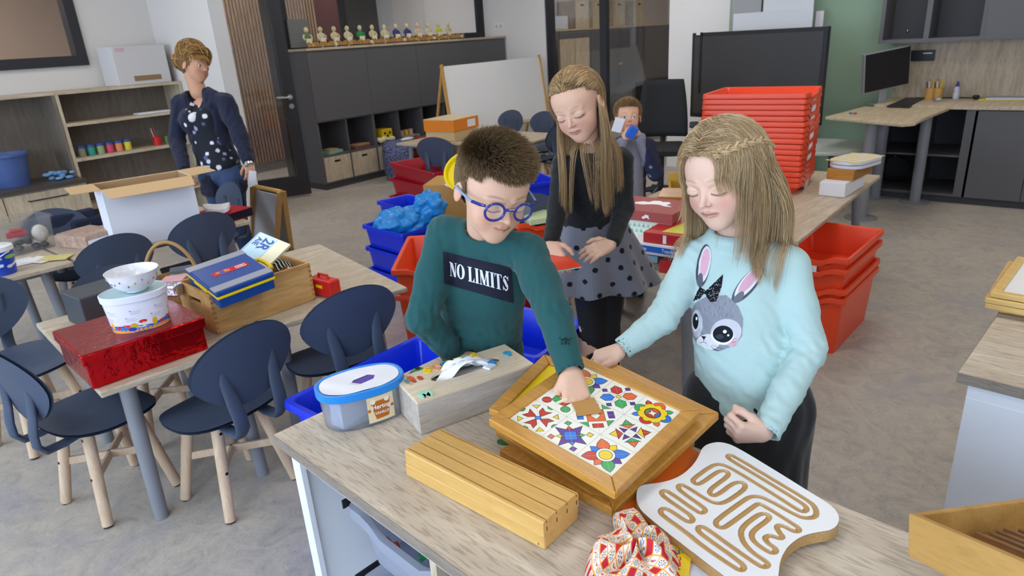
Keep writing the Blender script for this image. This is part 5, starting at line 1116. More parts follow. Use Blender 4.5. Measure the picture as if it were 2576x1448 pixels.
qbox('paper_stack', 'white papers lying on the upper oak bookcase shelf', 'paper', None, 1.076, .012, m_card_w, world=rectq(-6.80, 2.85, .12, .3, 0), bevel=0)
t = thing('bucket', 'large slate blue plastic bucket on the dark counter', 'bucket', (-6.80, 1.60, .632)); MB().lathe([(.12, 0), (.155, .235), (.165, .24), (.165, .262), (.156, .264), (.148, .25), (.115, .006)], n=36).build('bucket_body', mat('bucket_blue', '#485f94', .4), t, smooth=True, angle=40)
MB().tube([(.163 * math.cos(a), .163 * math.sin(a), .25) for a in [2 * PI * k / 24 for k in range(24)]], .006, 6, closed=True).build('rim', MATS['bucket_blue'], t, smooth=True)
mb = MB(); rr = random.Random(11)
for i in range(16): mb.sph((rr.uniform(-.06, .06), rr.uniform(-.09, .09), .012 + rr.uniform(0, .045)), (rr.uniform(.02, .035), rr.uniform(.02, .035), rr.uniform(.01, .02)), 8, 5)
o = mb.build('cleaning_cloth', mat('cloth_lightblue', '#6f9cc8', .9, bump=(70, .6)), None, smooth=True); o.location = (-6.72, 1.92, .632); tag(o, 'crumpled light blue cleaning cloth on the dark counter', 'cloth')
o = MB().sph((0, 0, .04), (.04, .05, .04), 10, 6).build('soap_dish', mat('dusty_pink', '#b08078', .6), None, smooth=True); o.location = (-6.62, 1.38, .632); tag(o, 'dusty pink thing on the dark counter left of the bucket', 'dish')
# beyond the left window
for y0, y1, c_, nm in ((.0, 1.3, '#c9a890', 'wall_far_pink'), (1.3, 2.2, '#cdb29c', 'wall_far_beige')): struct(nm, MB().box(-10.3, -10.2, y0 * 1.6, y1 * 1.6 + .05, 0, 2.8), mat(nm, c_, .9))
# ---- on the anthracite run: puppets and block train
m_pup = mat('unpainted_wood', '#d9cba2', .6)
tops = ['#5f7a50', '#cfc3a0', '#d0c09a', '#d4c8a8', '#2f8a4a', '#d8b898', '#cfc39e', '#3c3c78', '#2c3c78', '#d6b8a0', '#d4c8a4', '#c8cc48', '#c9bca0']
for i in range(13):
    y = 4.70 + i * (6.93 - 4.70) / 12; z = 1.557
    t = thing('peg_doll', '%s pale wooden figure from the left on the cupboard top' % ['first', 'second', 'third', 'fourth', 'fifth, green shirted', 'sixth', 'seventh', 'eighth, purple belted', 'ninth, blue shouldered', 'tenth', 'eleventh', 'twelfth, yellow and black', 'thirteenth'][i], 'figure', (-6.83, y, z), 0, 'wooden figures on the anthracite cupboards')
    MB().lathe([(.012, 0), (.012, .06), (.034, .075), (.042, .12), (.03, .152), (.014, .16), (.013, .168)], n=14, sx=.6).build('figure_body', mat('pup%d' % i, tops[i], .6), t, smooth=True, angle=60)
    MB().sph((0, 0, .19), (.024, .026, .031), 12, 8).build('figure_head', m_pup, t, smooth=True)
    for s in (-1, 1): MB().tube([(0, s * .036, .14), (.01, s * .055, .115), (.02, s * .045, .085)], [.011, .010, .009], 8).build('figure_arm', MATS['pup%d' % i] if i in (4, 7, 8, 11) else m_pup, t, smooth=True)
    MB().cbox((.03, 0, .075), (.012, .07, .05)).build('figure_card', mat('pale_card', '#e6dfc6', .6), t)
ORD = 'first second third fourth fifth sixth seventh eighth ninth tenth eleventh twelfth thirteenth fourteenth fifteenth sixteenth seventeenth eighteenth nineteenth twentieth twenty-first twenty-second twenty-third last'.split()
m_tr = mat('train_wood', '#b98f55', .55)
for i in range(24):
    y = 4.66 + i * .103; t = thing('block_wagon', 'wooden wagon, %s from the left in the row before the figures' % ORD[i], 'wagon', (-6.70, y, 1.557), 0, 'wooden wagons on the anthracite cupboards')
    MB().box(-.02, .02, -.044, .044, .012, .022).box(-.02, .02, -.044, -.03, .022, .062).box(-.02, .02, .03, .044, .022, .062).build('wagon_body', m_tr, t, .001)
    MB().cyl((-.022, 0, .03), (.022, 0, .03), .018, n=12).build('wagon_load', mat('wl%d' % (i % 5), ['#c09a60', '#a87c46', '#c8863c', '#d8d0b8', '#b08850'][i % 5], .6), t)
# grey board leaning behind, wall socket
o = box1('grey_board', (-7.03, -7.01, 4.6, 4.86, 1.57, 1.87), mat('grey_board', '#777a7c', .6)); tag(o, 'grey board standing against the window at the cupboard end', 'board')
def socket(x, y, z, lb, ax='y'):
    t = thing('wall_socket', lb, 'socket', (x, y, z)); MB().box(-.08, .08, -.008, 0, -.04, .04).build('plate', m_white, t, .003)
    for s in (-1, 1): MB().cyl((s * .038, -.0081, 0), (s * .038, -.011, 0), .027, n=20).build('outlet', mat('outlet_grey', '#c9c9c9', .5), t)
socket(-6.76, 7.9, 1.69, 'double white wall socket above the cupboard end')
# cubby contents
def cub(i, s): return (CX - .14, (CB[i] + CB[i + 1]) / 2 + s * .2, .394)
x, y, z = cub(0, -1); qbox('paper_stack', 'green and white craft papers in the leftmost cubby', 'paper', None, z, .03, mat('mint_paper', '#7fa898', .7), world=rectq(x, y, .2, .22, .2)); qbox('kraft_pad', 'kraft pad on the craft papers in the leftmost cubby', 'paper', None, z + .031, .02, mat('kraft_pad', '#a88c60', .7), world=rectq(x + .02, y - .01, .14, .14, .1))
x, y, z = cub(0, 1); qbox('flat_book', 'thin brown and red books in the second cubby', 'book', None, z, .03, mat('brownred', '#7c4a44', .6), world=rectq(x, y, .2, .26, .1)); qbox('flat_book', 'tan book on top of the red one in the second cubby', 'book', None, z + .031, .015, mat('tan_book', '#a8845c', .6), world=rectq(x + .01, y + .02, .17, .22, .25))
x, y, z = cub(1, -1); t = thing('yellow_die', 'large yellow die with dark spots in the third cubby', 'die', (x, y + .02, z)); box1('die_body', (-.085, .085, -.085, .085, 0, .17), mat('die_yellow', '#d9b416', .5), t, .01)
for dy, dz in ((-.04, .12), (.04, .12), (0, .085), (-.04, .05), (.04, .05)): MB().cyl((.0851, dy, dz), (.087, dy, dz), .016, n=14).build('spot', m_dot, t)
mb = MB(); rr = random.Random(6)
for i in range(12): mb.sph((rr.uniform(-.03, .03), rr.uniform(-.12, .12), .03 + rr.uniform(0, .03)), (.03, .035, .03), 8, 5)
o = mb.build('plush_toy', mat('plush_yellow', '#d9c86a', .95, mottle=(18, '#e8e4d8', .9)), None, smooth=True); o.location = (CX - .05, y, z + .003); tag(o, 'yellow and white plush toy in front of the yellow die', 'toy')
x, y, z = cub(1, 1); qbox('flat_book', 'grey books at the bottom of the fourth cubby', 'book', None, z, .035, mat('greybk', '#8f908a', .6), world=rectq(x + .02, y, .2, .28, .1))
for k in range(3): lath('yellow_pot', '%s small yellow lidded pot on the grey books' % ['left', 'middle', 'right'][k], 'pot', (x, y - .08 + k * .08, z + .036), [(.03, 0), (.032, .05), (.034, .052), (.034, .068), (.02, .07)], mat('pot%d' % (k % 2), ['#c9a8a0', '#d9b030'][k % 2], .5), 'pots in the fourth cubby')
x, y, z = cub(2, -1); qbox('craft_box', 'dull orange box in the fifth cubby beside the whiteboard', 'box', None, z, .15, mat('dull_orange', '#7c5c34', .6), world=rectq(x, y, .15, .2, .1))
# patterned bags and leaning boards in front of the cupboards
def sack(name, label, px_, z_, w, h, m, tilt=0.0):
    mb = MB(); rings = []
    for k in range(9):
        f = k / 8; r = w * (.9 + .25 * math.sin(PI * f * .9)) * (1 if f < .9 else .8); rings.append([(r * math.cos(a) * (1 + .06 * math.sin(3 * a + f * 4)), r * math.sin(a) * (1 + .08 * math.sin(2 * a + 5 * f)), h * f + .01 * math.sin(4 * a) * f) for a in [2 * PI * j / 24 for j in range(24)]])
    o = mb.ring(rings).build(name, m, None, smooth=True, angle=60); o.location = px_; return tag(o, label, 'bag')
sack('patterned_bag', 'navy laundry bag with tiny pale pattern in front of the cubbies', (-6.33, 5.38, 0), 0, .17, .46, mat('navy_print', '#20264a', .8, mottle=(55, '#8c92b8', .9), bump=(14, .7)))
sack('red_bag', 'dark red patterned bag leaning by the cubbies', (-6.37, 5.86, 0), 0, .15, .44, mat('red_print', '#6c1f1c', .8, mottle=(25, '#b8583c', .8), bump=(14, .7)))
o = MB().sph((0, 0, 0), (.05, .1, .02), 10, 5).build('white_strap', m_white, None, smooth=True); o.location = (-6.25, 5.48, .47); tag(o, 'white strap on the navy laundry bag', 'strap')
for i in range(3): o = MB().cbox((0, 0, .25), (.04, .012, .5)).build('leaning_board', mat('lb%d' % i, ['#8b8d92', '#b39c7c', '#6c6e74'][i], .5), None, .002); o.location = (-6.33, 6.11 + i * .05, 0); o.rotation_euler.x = -.05; tag(o, ['grey board leaning beside the red bag', 'wooden board leaning beside the red bag', 'dark grey board leaning behind the small chair'][i], 'board')
# whiteboard stand
WBq = [PX(1112, 163, -5.75), PX(1355, 145, -5.72), PX(1376, 300, -5.72), PX(1140, 318, -5.75)]
t = thing('whiteboard', 'large white board on a low wooden stand in front of the cupboards', 'whiteboard', (-5.75, 6.5, 0))
a = PX(1112, 163, -5.80); b_ = PX(1355, 146, -5.80); z1 = (a.z + b_.z) / 2; zb = .52; y0, y1 = a.y, b_.y
Q = lambda x, y, z: Vector((x + 5.75, y - 6.5, z))
yb0, yb1 = PX(1138, 325, -5.62).y, PX(1377, 300, -5.62).y
V = [Q(-5.62, yb0, zb), Q(-5.62, yb1, zb), Q(-5.80, y1, z1), Q(-5.80, y0, z1)]
nrm = (V[1] - V[0]).cross(V[3] - V[0]).normalized() * .014
MB().add([p - nrm for p in V] + V, [(3, 2, 1, 0), (4, 5, 6, 7), (0, 1, 5, 4), (1, 2, 6, 5), (2, 3, 7, 6), (3, 0, 4, 7)]).build('board', mat('whiteboard_enamel', '#f2f2f3', .18, coat=.4), t)
for s, (p, q_) in enumerate(((V[0], V[3]), (V[1], V[2]))):
    d = (V[1] - V[0]).normalized() * (.02 if s else -.02); MB().ring([[pp + u + v for u, v in ((Vector((0, 0, 0)), -nrm * 1.5), (d, -nrm * 1.5), (d, nrm * 1.2), (Vector((0, 0, 0)), nrm * 1.2))] for pp in (p - (q_ - p) * 1.0 * 0, q_ + (q_ - p) * .03)]).build('side_post', m_es, t)
    f = p.copy(); f.z = 0; MB().cyl(p, f + Vector((.05, 0, 0)), .018, n=8).build('leg', m_es, t); g = q_.copy(); g.z = 0; g.x -= .35; MB().cyl(q_, g, .018, n=8).build('leg', m_es, t)
box1('tray_ledge', (.10, .22, yb0 - 6.53, yb1 - 6.40, zb - .03, zb - .005), m_oakh, t, .002)
MB().add([V[0] - Vector((.0, .02, 0)), V[3] - Vector((0, .02, 0)), V[3] - Vector((.35, .02, .95)), V[0] - Vector((.35, .02, .2))], [(0, 1, 2, 3), (3, 2, 1, 0)])
# orange box + pale box on back table
qa = [PZ(1075, 345, .66), PZ(1133, 356, .66), PZ(1213, 338, .66), PZ(1165, 330, .66)]
t = thing('orange_box', 'large bright orange box with a pale lid on the back table', 'box', (-5.22, 5.22, .66), .12)
box1('box_body', (-.2, .2, -.22, .22, 0, .115), mat('box_orange', '#e0801c', .5), t, .002); box1('box_lid', (-.2, .2, -.22, .22, .1152, .121), mat('lid_wood', '#d8c49c', .5), t); box1('label_card', (.2, .2015, .02, .16, .02, .095), m_card_w, t)
qbox('wooden_box', 'pale wooden box underneath the orange box', 'box', None, .561, .097, mat('pale_ply', '#c9ad80', .6), world=rectq(-5.22, 5.22, .38, .42, .12))
qbox('table_sheet', 'small dark note on the edge of the back table', 'paper', None, .561, .004, m_dot, world=rectq(-4.98, 5.62, .1, .08, .1), bevel=0)
# ---- middle floor group: cardboard box, yellow bowl, blue trays and bags
qbox('cardboard_box', 'brown cardboard box behind the boy with a yellow bowl on it', 'box', None, .0, .55, mat('carton_brown', '#b98c4c', .75), world=rectq(-3.62, 3.62, .42, .36, .5))
t = thing('yellow_bowl', 'bright yellow plastic dish leaning on the cardboard box', 'bowl', tuple(PZ(1175, 440, .66))); t.rotation_euler = (.75, .55, 0)
MB().lathe([(.10, 0), (.14, .02), (.15, .045), (.155, .046), (.155, .052), (.142, .05), (.13, .022), (.0, .008)], n=40, cap1=False).build('dish_body', mat('bowl_yellow', '#f3d806', .3), t, smooth=True, angle=50)
o = MB().sph((0, 0, 0), (.07, .05, .02), 12, 6).build('white_dish', m_white, None, smooth=True); o.location = (-3.46, 3.42, .565); tag(o, 'white lid lying under the yellow dish', 'lid')
for z, lb in ((0, 'small royal blue tray on the floor under the blue bag'), (.15, 'small royal blue tray in the middle of the blue bag pile'), (.30, 'small royal blue tray holding the light blue bag')): tray('blue_tray', lb, (-3.32, 2.78, z), math.radians(85), .30, .42, .15, m_blue, 'royal blue trays behind the boy', notch=False, rim=.014)
for z, lb in ((0, 'blue tray at the bottom beside the crimson crates'), (.15, 'blue tray second from the floor beside the crimson crates'), (.3, 'blue tray on top beside the crimson crates')): tray('blue_tray', lb, (-3.80, 3.25, z), math.radians(80), .26, .36, .15, m_blue, 'royal blue trays behind the boy', notch=False, rim=.014)
for z, lb in ((0, 'royal blue tray low behind the girl in black'), (.17, 'royal blue tray in the middle of the pile behind the girl in black'), (.34, 'royal blue tray on top of the pile behind the girl in black')): tray('blue_tray', lb, (-3.28, 4.05, z), math.radians(60), .32, .46, .17, m_blue, 'royal blue trays behind the girl in black', notch=False, rim=.014)
BAGSPOT = (-3.30, 2.80, .50)
o = MB().box(0, .01, 0, .01, 0, .01).build('plastic_bag', mat('bag_blue', '#1f86d0', .3, trans=.15), None); o.location = BAGSPOT; tag(o, 'crumpled light blue plastic bag in the blue tray', 'bag')
o = MB().sph((0, 0, 0), (.08, .05, .04), 12, 7).build('black_pouch', mat('pouch_black', '#26262a', .6), None, smooth=True); o.location = (-3.44, 2.80, .49); o.rotation_euler.z = .8; tag(o, 'black pouch beside the light blue bag', 'bag')
# red trays with game box, on the table behind the boy's head
tray('storage_tray', 'red tray with a pale game box, behind the boy and girl in black', (-2.38, 2.95, .47), math.radians(62), .34, .44, .13, m_red, cat='tray', rim=.014); tray('storage_tray', 'lower red tray under the pale game box tray', (-2.38, 2.95, .33), math.radians(62), .34, .44, .13, m_red, cat='tray', rim=.012)
qbox('red_bin', 'plain red bin on the floor under the game box trays', 'bin', None, 0, .32, m_red2, world=rectq(-2.38, 2.95, .28, .38, 1.08)); qbox('game_box', 'pale green and cream game box lying in the red tray', 'box', None, .585, .03, mat('pale_game', '#d9d8b4', .4, mottle=(14, '#a8c88c', .8)), world=rectq(-2.35, 2.93, .2, .42, 1.08))
# ---- books and boxes on the table behind the girls
def onT(z, *px_): return [PZ(x, y, z) for x, y in px_]
zt_ = TT
qbox('flat_book', 'pale blue book at the bottom of the pile behind the mint girl', 'book', None, zt_, .03, mat('pale_blue_bk', '#8fb6c6', .5), world=rectq(-1.47, 2.62, .26, .2, .05)); qbox('flat_book', 'red book at the bottom of the pile near the mint girl sleeve', 'book', None, zt_, .05, mat('bk_red', '#b5201f', .5), world=rectq(-1.22, 2.52, .12, .18, .05))
qbox('flat_book', 'white paper pad in the pile behind the mint girl', 'book', None, zt_ + .05, .03, m_card_w, world=rectq(-1.40, 2.60, .36, .24, .02))
t = thing('atlas', 'white and blue schoolbook with white lettering in the pile', 'book', (-1.29, 2.55, zt_ + .081), .02); box1('pages', (-.14, .16, -.125, .12, 0, .036), m_card_w, t); box1('spine', (-.13, .158, -.127, -.1255, .003, .029), mat('spine_blue', '#2560b4', .4), t)
for s_, x in (('Europa', -.075), ('Topografie', .07)): text('spine_lettering', s_, .021, m_white, Matrix(((1, 0, 0, x), (0, 0, 1, -.1275), (0, 1, 0, .016), (0, 0, 0, 1))), t, ext=.0002)
t = thing('red_game', 'red game box with a green and yellow lid in the pile', 'box', (-1.235, 2.585, zt_ + .118), .05); box1('box_body', (-.13, .13, -.14, .12, 0, .045), mat('game_red', '#b3231f', .4), t, .002); MB().prism([(-.06, -.11), (.12, -.10), (.12, .1), (-.02, .1)], .0455, .047).build('lid_print', mat('lid_lime', '#b8cc48', .4, mottle=(20, '#e8c23c', .8)), t); box1('white_tab', (-.04, -.025, -.1415, -.14, .005, .04), m_card_w, t)
t = thing('pattern_box', 'dusty red lidded box with a white horse and triangle pattern sides', 'box', (-1.455, 2.70, zt_ + .081), .03)
box1('box_body', (-.15, .15, -.12, .12, 0, .085), mat('mint_white', '#cfe0d4', .6), t); box1('lid', (-.156, .156, -.126, .126, .085, .13), mat('dusty_red', '#a04a46', .55), t, .001)
P = Paint(.3, .075, 200, 60, '#dce2d8'); rr = random.Random(12)
for j in range(3):
    for k in range(14): x = k * .0225 + (.011 if j % 2 else 0); P.poly([(x, j * .025 + .003), (x + .018, j * .025 + .003), (x + .009, j * .025 + .021)], rr.choice(['#6fc0a0', '#8ccab0', '#6fc0a0', '#1c2428']))
for fn_ in (lambda X, Y: np.stack([X - .15, X * 0 - .1206, Y + .003], -1), lambda X, Y: np.stack([X * 0 + .1506, X * .8 - .12, Y + .003], -1)): P.mesh('triangle_print', PAINT, fn_, t)
hp = [(-.10, -.01), (-.07, .02), (-.04, .015), (-.03, .05), (0, .06), (.02, .045), (.05, .055), (.07, .03), (.06, .0), (.10, -.03), (.06, -.03), (.03, -.01), (-.01, -.015), (-.05, -.04), (-.09, -.035)]
MB().prism([(x * .95, y * .9 + .02) for x, y in hp][::-1], .1301, .1312).build('horse_print', m_white, t); MB().prism([(x * .2, y * .2) for x, y in hp], 0, .001).build('horse_print', m_white, t).matrix_local = Matrix(((1, 0, 0, .03), (0, 0, -1, -.1263), (0, 1, 0, .105), (0, 0, 0, 1)))
t = thing('wooden_box', 'amber varnished wooden box with a small latch on the pile', 'box', (-1.42, 3.06, zt_ + .12), .35); m_am = wood('amber_wood', '#a3691f', '#bb8030', axis=0, scale=4, fine=.2, rough=.3, coat=.3)
box1('box_body', (-.17, .17, -.1, .1, 0, .075), m_am, t, .003); box1('latch', (.02, .04, -.102, -.1, .03, .05), m_dot, t)
qbox('white_box', 'white box under the amber wooden box', 'box', None, zt_, .119, m_card_w, world=rectq(-1.44, 3.06, .42, .24, .3)); t = thing('open_tray_box', 'open amber wooden tray with a yellow inside behind the boxes', 'tray', (-1.52, 3.42, zt_), .5)
MB().box(-.2, .2, -.12, -.11, 0, .14).box(-.2, .2, .11, .12, 0, .2).box(-.2, -.19, -.11, .11, 0, .16).box(.19, .2, -.11, .11, 0, .16).box(-.19, .19, -.11, .11, 0, .01).build('tray_body', mat('ochre_wood', '#b98f2c', .5), t, .002)
o = MB().sph((0, 0, 0), (.14, .04, .03), 14, 8).build('wooden_spoon', mat('spoon_cream', '#d9c9a8', .5), None, smooth=True); o.location = (-1.42, 3.27, .80); o.rotation_euler.z = .35; tag(o, 'cream coloured rolled thing lying on the open amber tray', 'toy')
# right end of the table: bath books etc
qbox('white_crate', 'white plastic box at the right end of the tray table', 'box', None, zt_, .08, m_card_w, world=rectq(-1.04, 4.22, .14, .34, -.05)); qbox('wooden_box', 'ochre wooden box under the white and yellow books', 'box', None, zt_ + .081, .06, m_am, world=rectq(-1.02, 4.28, .15, .3, -.1))
for k in range(2):
    P = Paint(.2, .32, 90, 130, '#dfe0e4'); P.A = (P.poly_d([(x + .1, y + .16) for x, y in rrect(.2, .32, .08)]) < 0).astype(float)
    for j in range(6): P.rect(0, j * .055, .2, j * .055 + .028, '#e0cc78')
    q_ = thing('soft_book', ['lower white rounded booklet on the ochre box', 'upper white rounded booklet with yellow stripes on the ochre box'][k], 'book', (-1.0, 4.3, zt_ + .142 + .022 * k), -.25)
    MB().prism(rrect(.2, .32, .08), 0, .019).build('booklet_body', mat('booklet_white', '#d4d6de', .5), q_, .004)
    if k: P.mesh('booklet_print', PAINT, lambda X, Y: np.stack([X - .1, Y - .16, X * 0 + .0195], -1), q_)
# ---- display on stand, leaning panels, office chair
t = thing('display', 'large black touch screen standing near the green wall', 'screen', (-2.55, 6.3, 0))
a, b_ = PY(1742, 82, 6.42), PY(2083, 64, 6.05); yy = (a.y + b_.y) / 2
ang = math.atan2(b_.y - a.y, b_.x - a.x); wd = math.hypot(b_.x - a.x, b_.y - a.y); cz = 1.47
S = Matrix.Translation((a.x + 2.55, a.y - 6.3, 0)) @ Matrix.Rotation(ang, 4, 'Z')
def sp(nm, x0, x1, y0, y1, z0, z1, m_, bv=.002): o = box1(nm, (x0, x1, y0, y1, z0, z1), m_, t, bv); o.matrix_local = S; return o
sp('bezel', 0, wd, 0, .05, cz - .78, cz, m_black, .004); sp('screen_glass', .035, wd - .035, -.002, 0, cz - .74, cz - .035, mat('screen_black', '#3a3a3c', .33, spec=.9, coat=.3)); sp('stand_post', wd / 2 - .05, wd / 2 + .05, .05, .1, .1, cz - .2, m_black); sp('stand_base', wd / 2 - .4, wd / 2 + .4, -.2, .4, .02, .1, m_black, .01)
o = sp('cable', .10, .107, -.006, -.002, cz - .55, cz + .005, m_dot, 0); sp('cable', .118, .124, -.006, -.002, cz - .55, cz + .005, m_dot, 0); sp('paper_tab', .05, .10, -.004, -.002, cz - .02, cz + .006, m_card_w, 0)
m_pn = mat('panel_white', '#cfd0d4', .4)
for i, (pxs, yv, lb, mm) in enumerate((([(1845, 35), (2045, 35)], 7.0, 'low white panel above the screen, in front of the others', m_pn), ([(1925, -60), (2053, -60)], 7.05, 'tall white panel leaning on the green wall', m_pn), ([(1846, -60), (1920, -60)], 7.07, 'grey panel leaning left of the tall white one', mat('panel_grey', '#9a9a9c', .5)), ([(2053, 28), (2073, 28)], 7.1, 'narrow pale panel at the right of the leaning panels', mat('panel_pale', '#d8cfd4', .5)))):
    p, q_ = PY(*pxs[0], yv), PY(*pxs[1], yv); o = MB().box(0, q_.x - p.x, 0, .02, 0, p.z).build('partition_board', mm, None, .001); o.location = (p.x, yv, 0); tag(o, lb, 'panel', 'panels leaning on the green wall')
t = thing('office_chair', 'black mesh office chair in front of the big screen', 'chair', (-3.02, 5.75, 0), math.radians(205))
mk = mat('chair_black', '#1f1f21', .75, bump=(300, .3))
MB().ring([[(x, y, z) for x, y in rrect(w_, d_, .09)] for w_, d_, z in ((.40, .40, .44), (.48, .47, .455), (.49, .48, .49), (.44, .43, .515))]).build('seat', mk, t, smooth=True, angle=50)
V = []; F = []
for i in range(11):
    for j in range(9): u, v = j / 8 * 2 - 1, i / 10; V.append((u * (.235 - .05 * v * v), -.24 - .06 * v + .05 * u * u, .56 + .52 * v))
for i in range(10):
    for j in range(8): a_ = i * 9 + j; F.append((a_, a_ + 1, a_ + 10, a_ + 9))
o = npmesh('backrest', V, F, mk, t); md = o.modifiers.new('s', 'SOLIDIFY'); md.thickness = .03
MB().cyl((0, 0, .1), (0, 0, .44), .03, n=14).build('gas_lift', m_black, t, smooth=True); MB().tube([(0, -.15, .45), (0, -.3, .48), (0, -.3, .7)], .025).build('back_arm', m_black, t, smooth=True)
for k in range(5):
    a_ = k * 2 * PI / 5; MB().tube([(0, 0, .11), (.28 * math.cos(a_), .28 * math.sin(a_), .07)], [.03, .018]).build('base_leg', m_black, t, smooth=True); MB().cyl((.29 * math.cos(a_) - .02 * math.sin(a_), .29 * math.sin(a_) + .02 * math.cos(a_), .03), (.29 * math.cos(a_) + .02 * math.sin(a_), .29 * math.sin(a_) - .02 * math.cos(a_), .03), .03, n=14).build('castor', m_dot, t, smooth=True)
for s in (-1, 1): MB().tube([(s * .2, 0, .45), (s * .29, 0, .5), (s * .29, 0, .68)], .018).build('armrest_post', m_black, t, smooth=True); box1('armrest', (s * .29 - .04, s * .29 + .04, -.13, .13, .68, .705), m_black, t, .01)
# ---- office desk things
p = PZ(2218, 262, .79); t = thing('monitor', 'slim monitor on a silver stand on the office desk, seen at an angle', 'monitor', (p.x, p.y, .7905), math.radians(38))
box1('stand_foot', (-.11, .11, -.09, .09, 0, .012), m_alu, t, .003); box1('stand_post', (-.03, .03, .0, .02, .012, .36), m_alu, t, .003)
o = MB().box(-.24, .24, -.045, -.01, .13, .46).build('monitor_body', m_alu, t, .004); box1('screen', (-.23, .23, -.047, -.0455, .14, .45), m_dot, t); 
for o in t.children:
    if o.name.startswith(('monitor_body', 'screen')): o.matrix_local = Matrix.Rotation(math.radians(18), 4, 'Z') @ Matrix.Translation((.0, 0, 0)) @ Matrix.Rotation(-.10, 4, 'Y')
kb = [PZ(x, y, .792) for x, y in ((2230, 270), (2287, 272), (2330, 250), (2277, 250))]
t = thing('keyboard', 'black keyboard on the office desk', 'keyboard', tuple(cen(kb)), 0); l = [(p_.x - cen(kb).x, p_.y - cen(kb).y) for p_ in kb]; t.location.z = .7905
MB().prism(l, 0, .016).build('keyboard_body', m_dot, t, .003)
for r_ in range(4):
    for c_ in range(12): u, v = (c_ + .5) / 12, (r_ + .5) / 4; A = Vector(l[0]).lerp(Vector(l[1]), v); B = Vector(l[3]).lerp(Vector(l[2]), v); pp = A.lerp(B, u); MB().cbox((pp.x, pp.y, .018), (.012, .012, .004), math.atan2(B.y - A.y, B.x - A.x)).build('key', mat('key_grey', '#303034', .5), t)
p = PY(2360, 246, 6.93); lath('computer_mouse', 'black and silver mouse on the office counter', 'mouse', (p.x, p.y, .8035), [(.028, 0), (.034, .012), (.024, .03), (.008, .036)], m_alu, n=20)
for i, (x, lb) in enumerate(((2338, 'left wooden pencil cup on the office counter'), (2358, 'right wooden pencil cup on the office counter'))):
    p = PY(x, 243, 7.05); t = thing('pencil_cup', lb, 'cup', (p.x, p.y, .8035)); MB().lathe([(.038, 0), (.038, .1), (.034, .1), (.034, .005)], n=20).build('cup_body', mat('cup_ochre', '#b98c48', .5), t, smooth=True, angle=40)
    for k in range(6): a_ = k * 1.1; MB().cyl((.012 * math.cos(a_), .012 * math.sin(a_), .02), (.035 * math.cos(a_), .035 * math.sin(a_), .15 + .01 * (k % 3)), .005, n=6).build('pencil', mat('pn%d' % (k % 5), '#888', .5) if ('pn%d' % (k % 5)) in MATS else m_dot, t)
p = PY(2404, 246, 7.1); t = thing('glue_bottle', 'white glue bottle with dark blue cap on the office counter', 'bottle', (p.x, p.y, .8035)); MB().lathe([(.026, 0), (.026, .09), (.012, .11)], n=20).build('bottle_body', mat('bottle_white', '#c9c9d2', .3, mottle=(30, '#6c6c7c', .5)), t, smooth=True, angle=40); MB().lathe([(.014, .108), (.013, .125), (.005, .15)], n=14).build('cap', mat('cap_blue', '#2a3a8c', .4), t, smooth=True, angle=40)
p = PY(2456, 242, 7.1); lath('small_ball', 'small black round thing on the office counter', 'ball', (p.x, p.y, .8035), [(.01, 0), (.03, .015), (.02, .035), (.0, .038)], m_dot)
q_ = [PZ(x, y, .804) for x, y in ((2462, 252), (2590, 252), (2590, 240), (2480, 240))]; c_ = cen(q_); o = MB().prism([(p_.x - c_.x, p_.y - c_.y) for p_ in q_], 0, .006).build('yellow_folder', mat('folder_yellow', '#d8cc30', .5), None); o.location = (c_.x, c_.y, .8035); tag(o, 'yellow folder on the office counter', 'folder')
o = MB().prism([((p_.x - c_.x) * .9, (p_.y - c_.y) * .9) for p_ in q_], 0, .01).build('paper_stack', mat('lilac_paper', '#c4c6da', .6), None); o.location = (c_.x + .03, c_.y, .810); tag(o, 'pale papers on the yellow folder', 'paper')
t = thing('socket_strip', 'black socket strip on the oak panel above the office counter', 'socket', (-1.27, 7.235, 1.165)); box1('strip_body', (-.13, .13, -.03, 0, -.045, .045), m_dot, t, .003); box1('silver_strip', (.04, .11, -.0312, -.03, .015, .025), m_alu, t)  # narrow silver strip on the black front
o = MB().tube([(PY(2300, 248, 7.1).x, 7.15, .808), (PY(2400, 243, 7.1).x, 7.2, .808), (PY(2455, 244, 7.1).x, 7.17, .808)], .004, 8).build('cable', m_dot, None); tag(o, 'black cable lying along the office counter', 'cable')
for i, (x, y, c_) in enumerate(((2140, 286, '#4c8c8c'), (2151, 287, '#c04c60'))): p = PZ(x, y, .792); o = MB().sph((0, 0, 0), (.016, .012, .008), 10, 5).build('clip', mat('clip%d' % i, c_, .5), None, smooth=True); o.location = (p.x, p.y, .799); tag(o, ['teal clip on the corner of the office desk', 'pink clip on the corner of the office desk'][i], 'clip')
o = MB().tube([(-1.27 + .12 * math.cos(a_), 6.95 + .03 * math.sin(3 * a_), .2 + .12 * math.sin(a_)) for a_ in [k * .5 for k in range(26)]], .008, 6).build('cable_coil', m_dot, None, smooth=True); tag(o, 'coil of black cable in the lower left compartment of the base cupboard', 'cable')
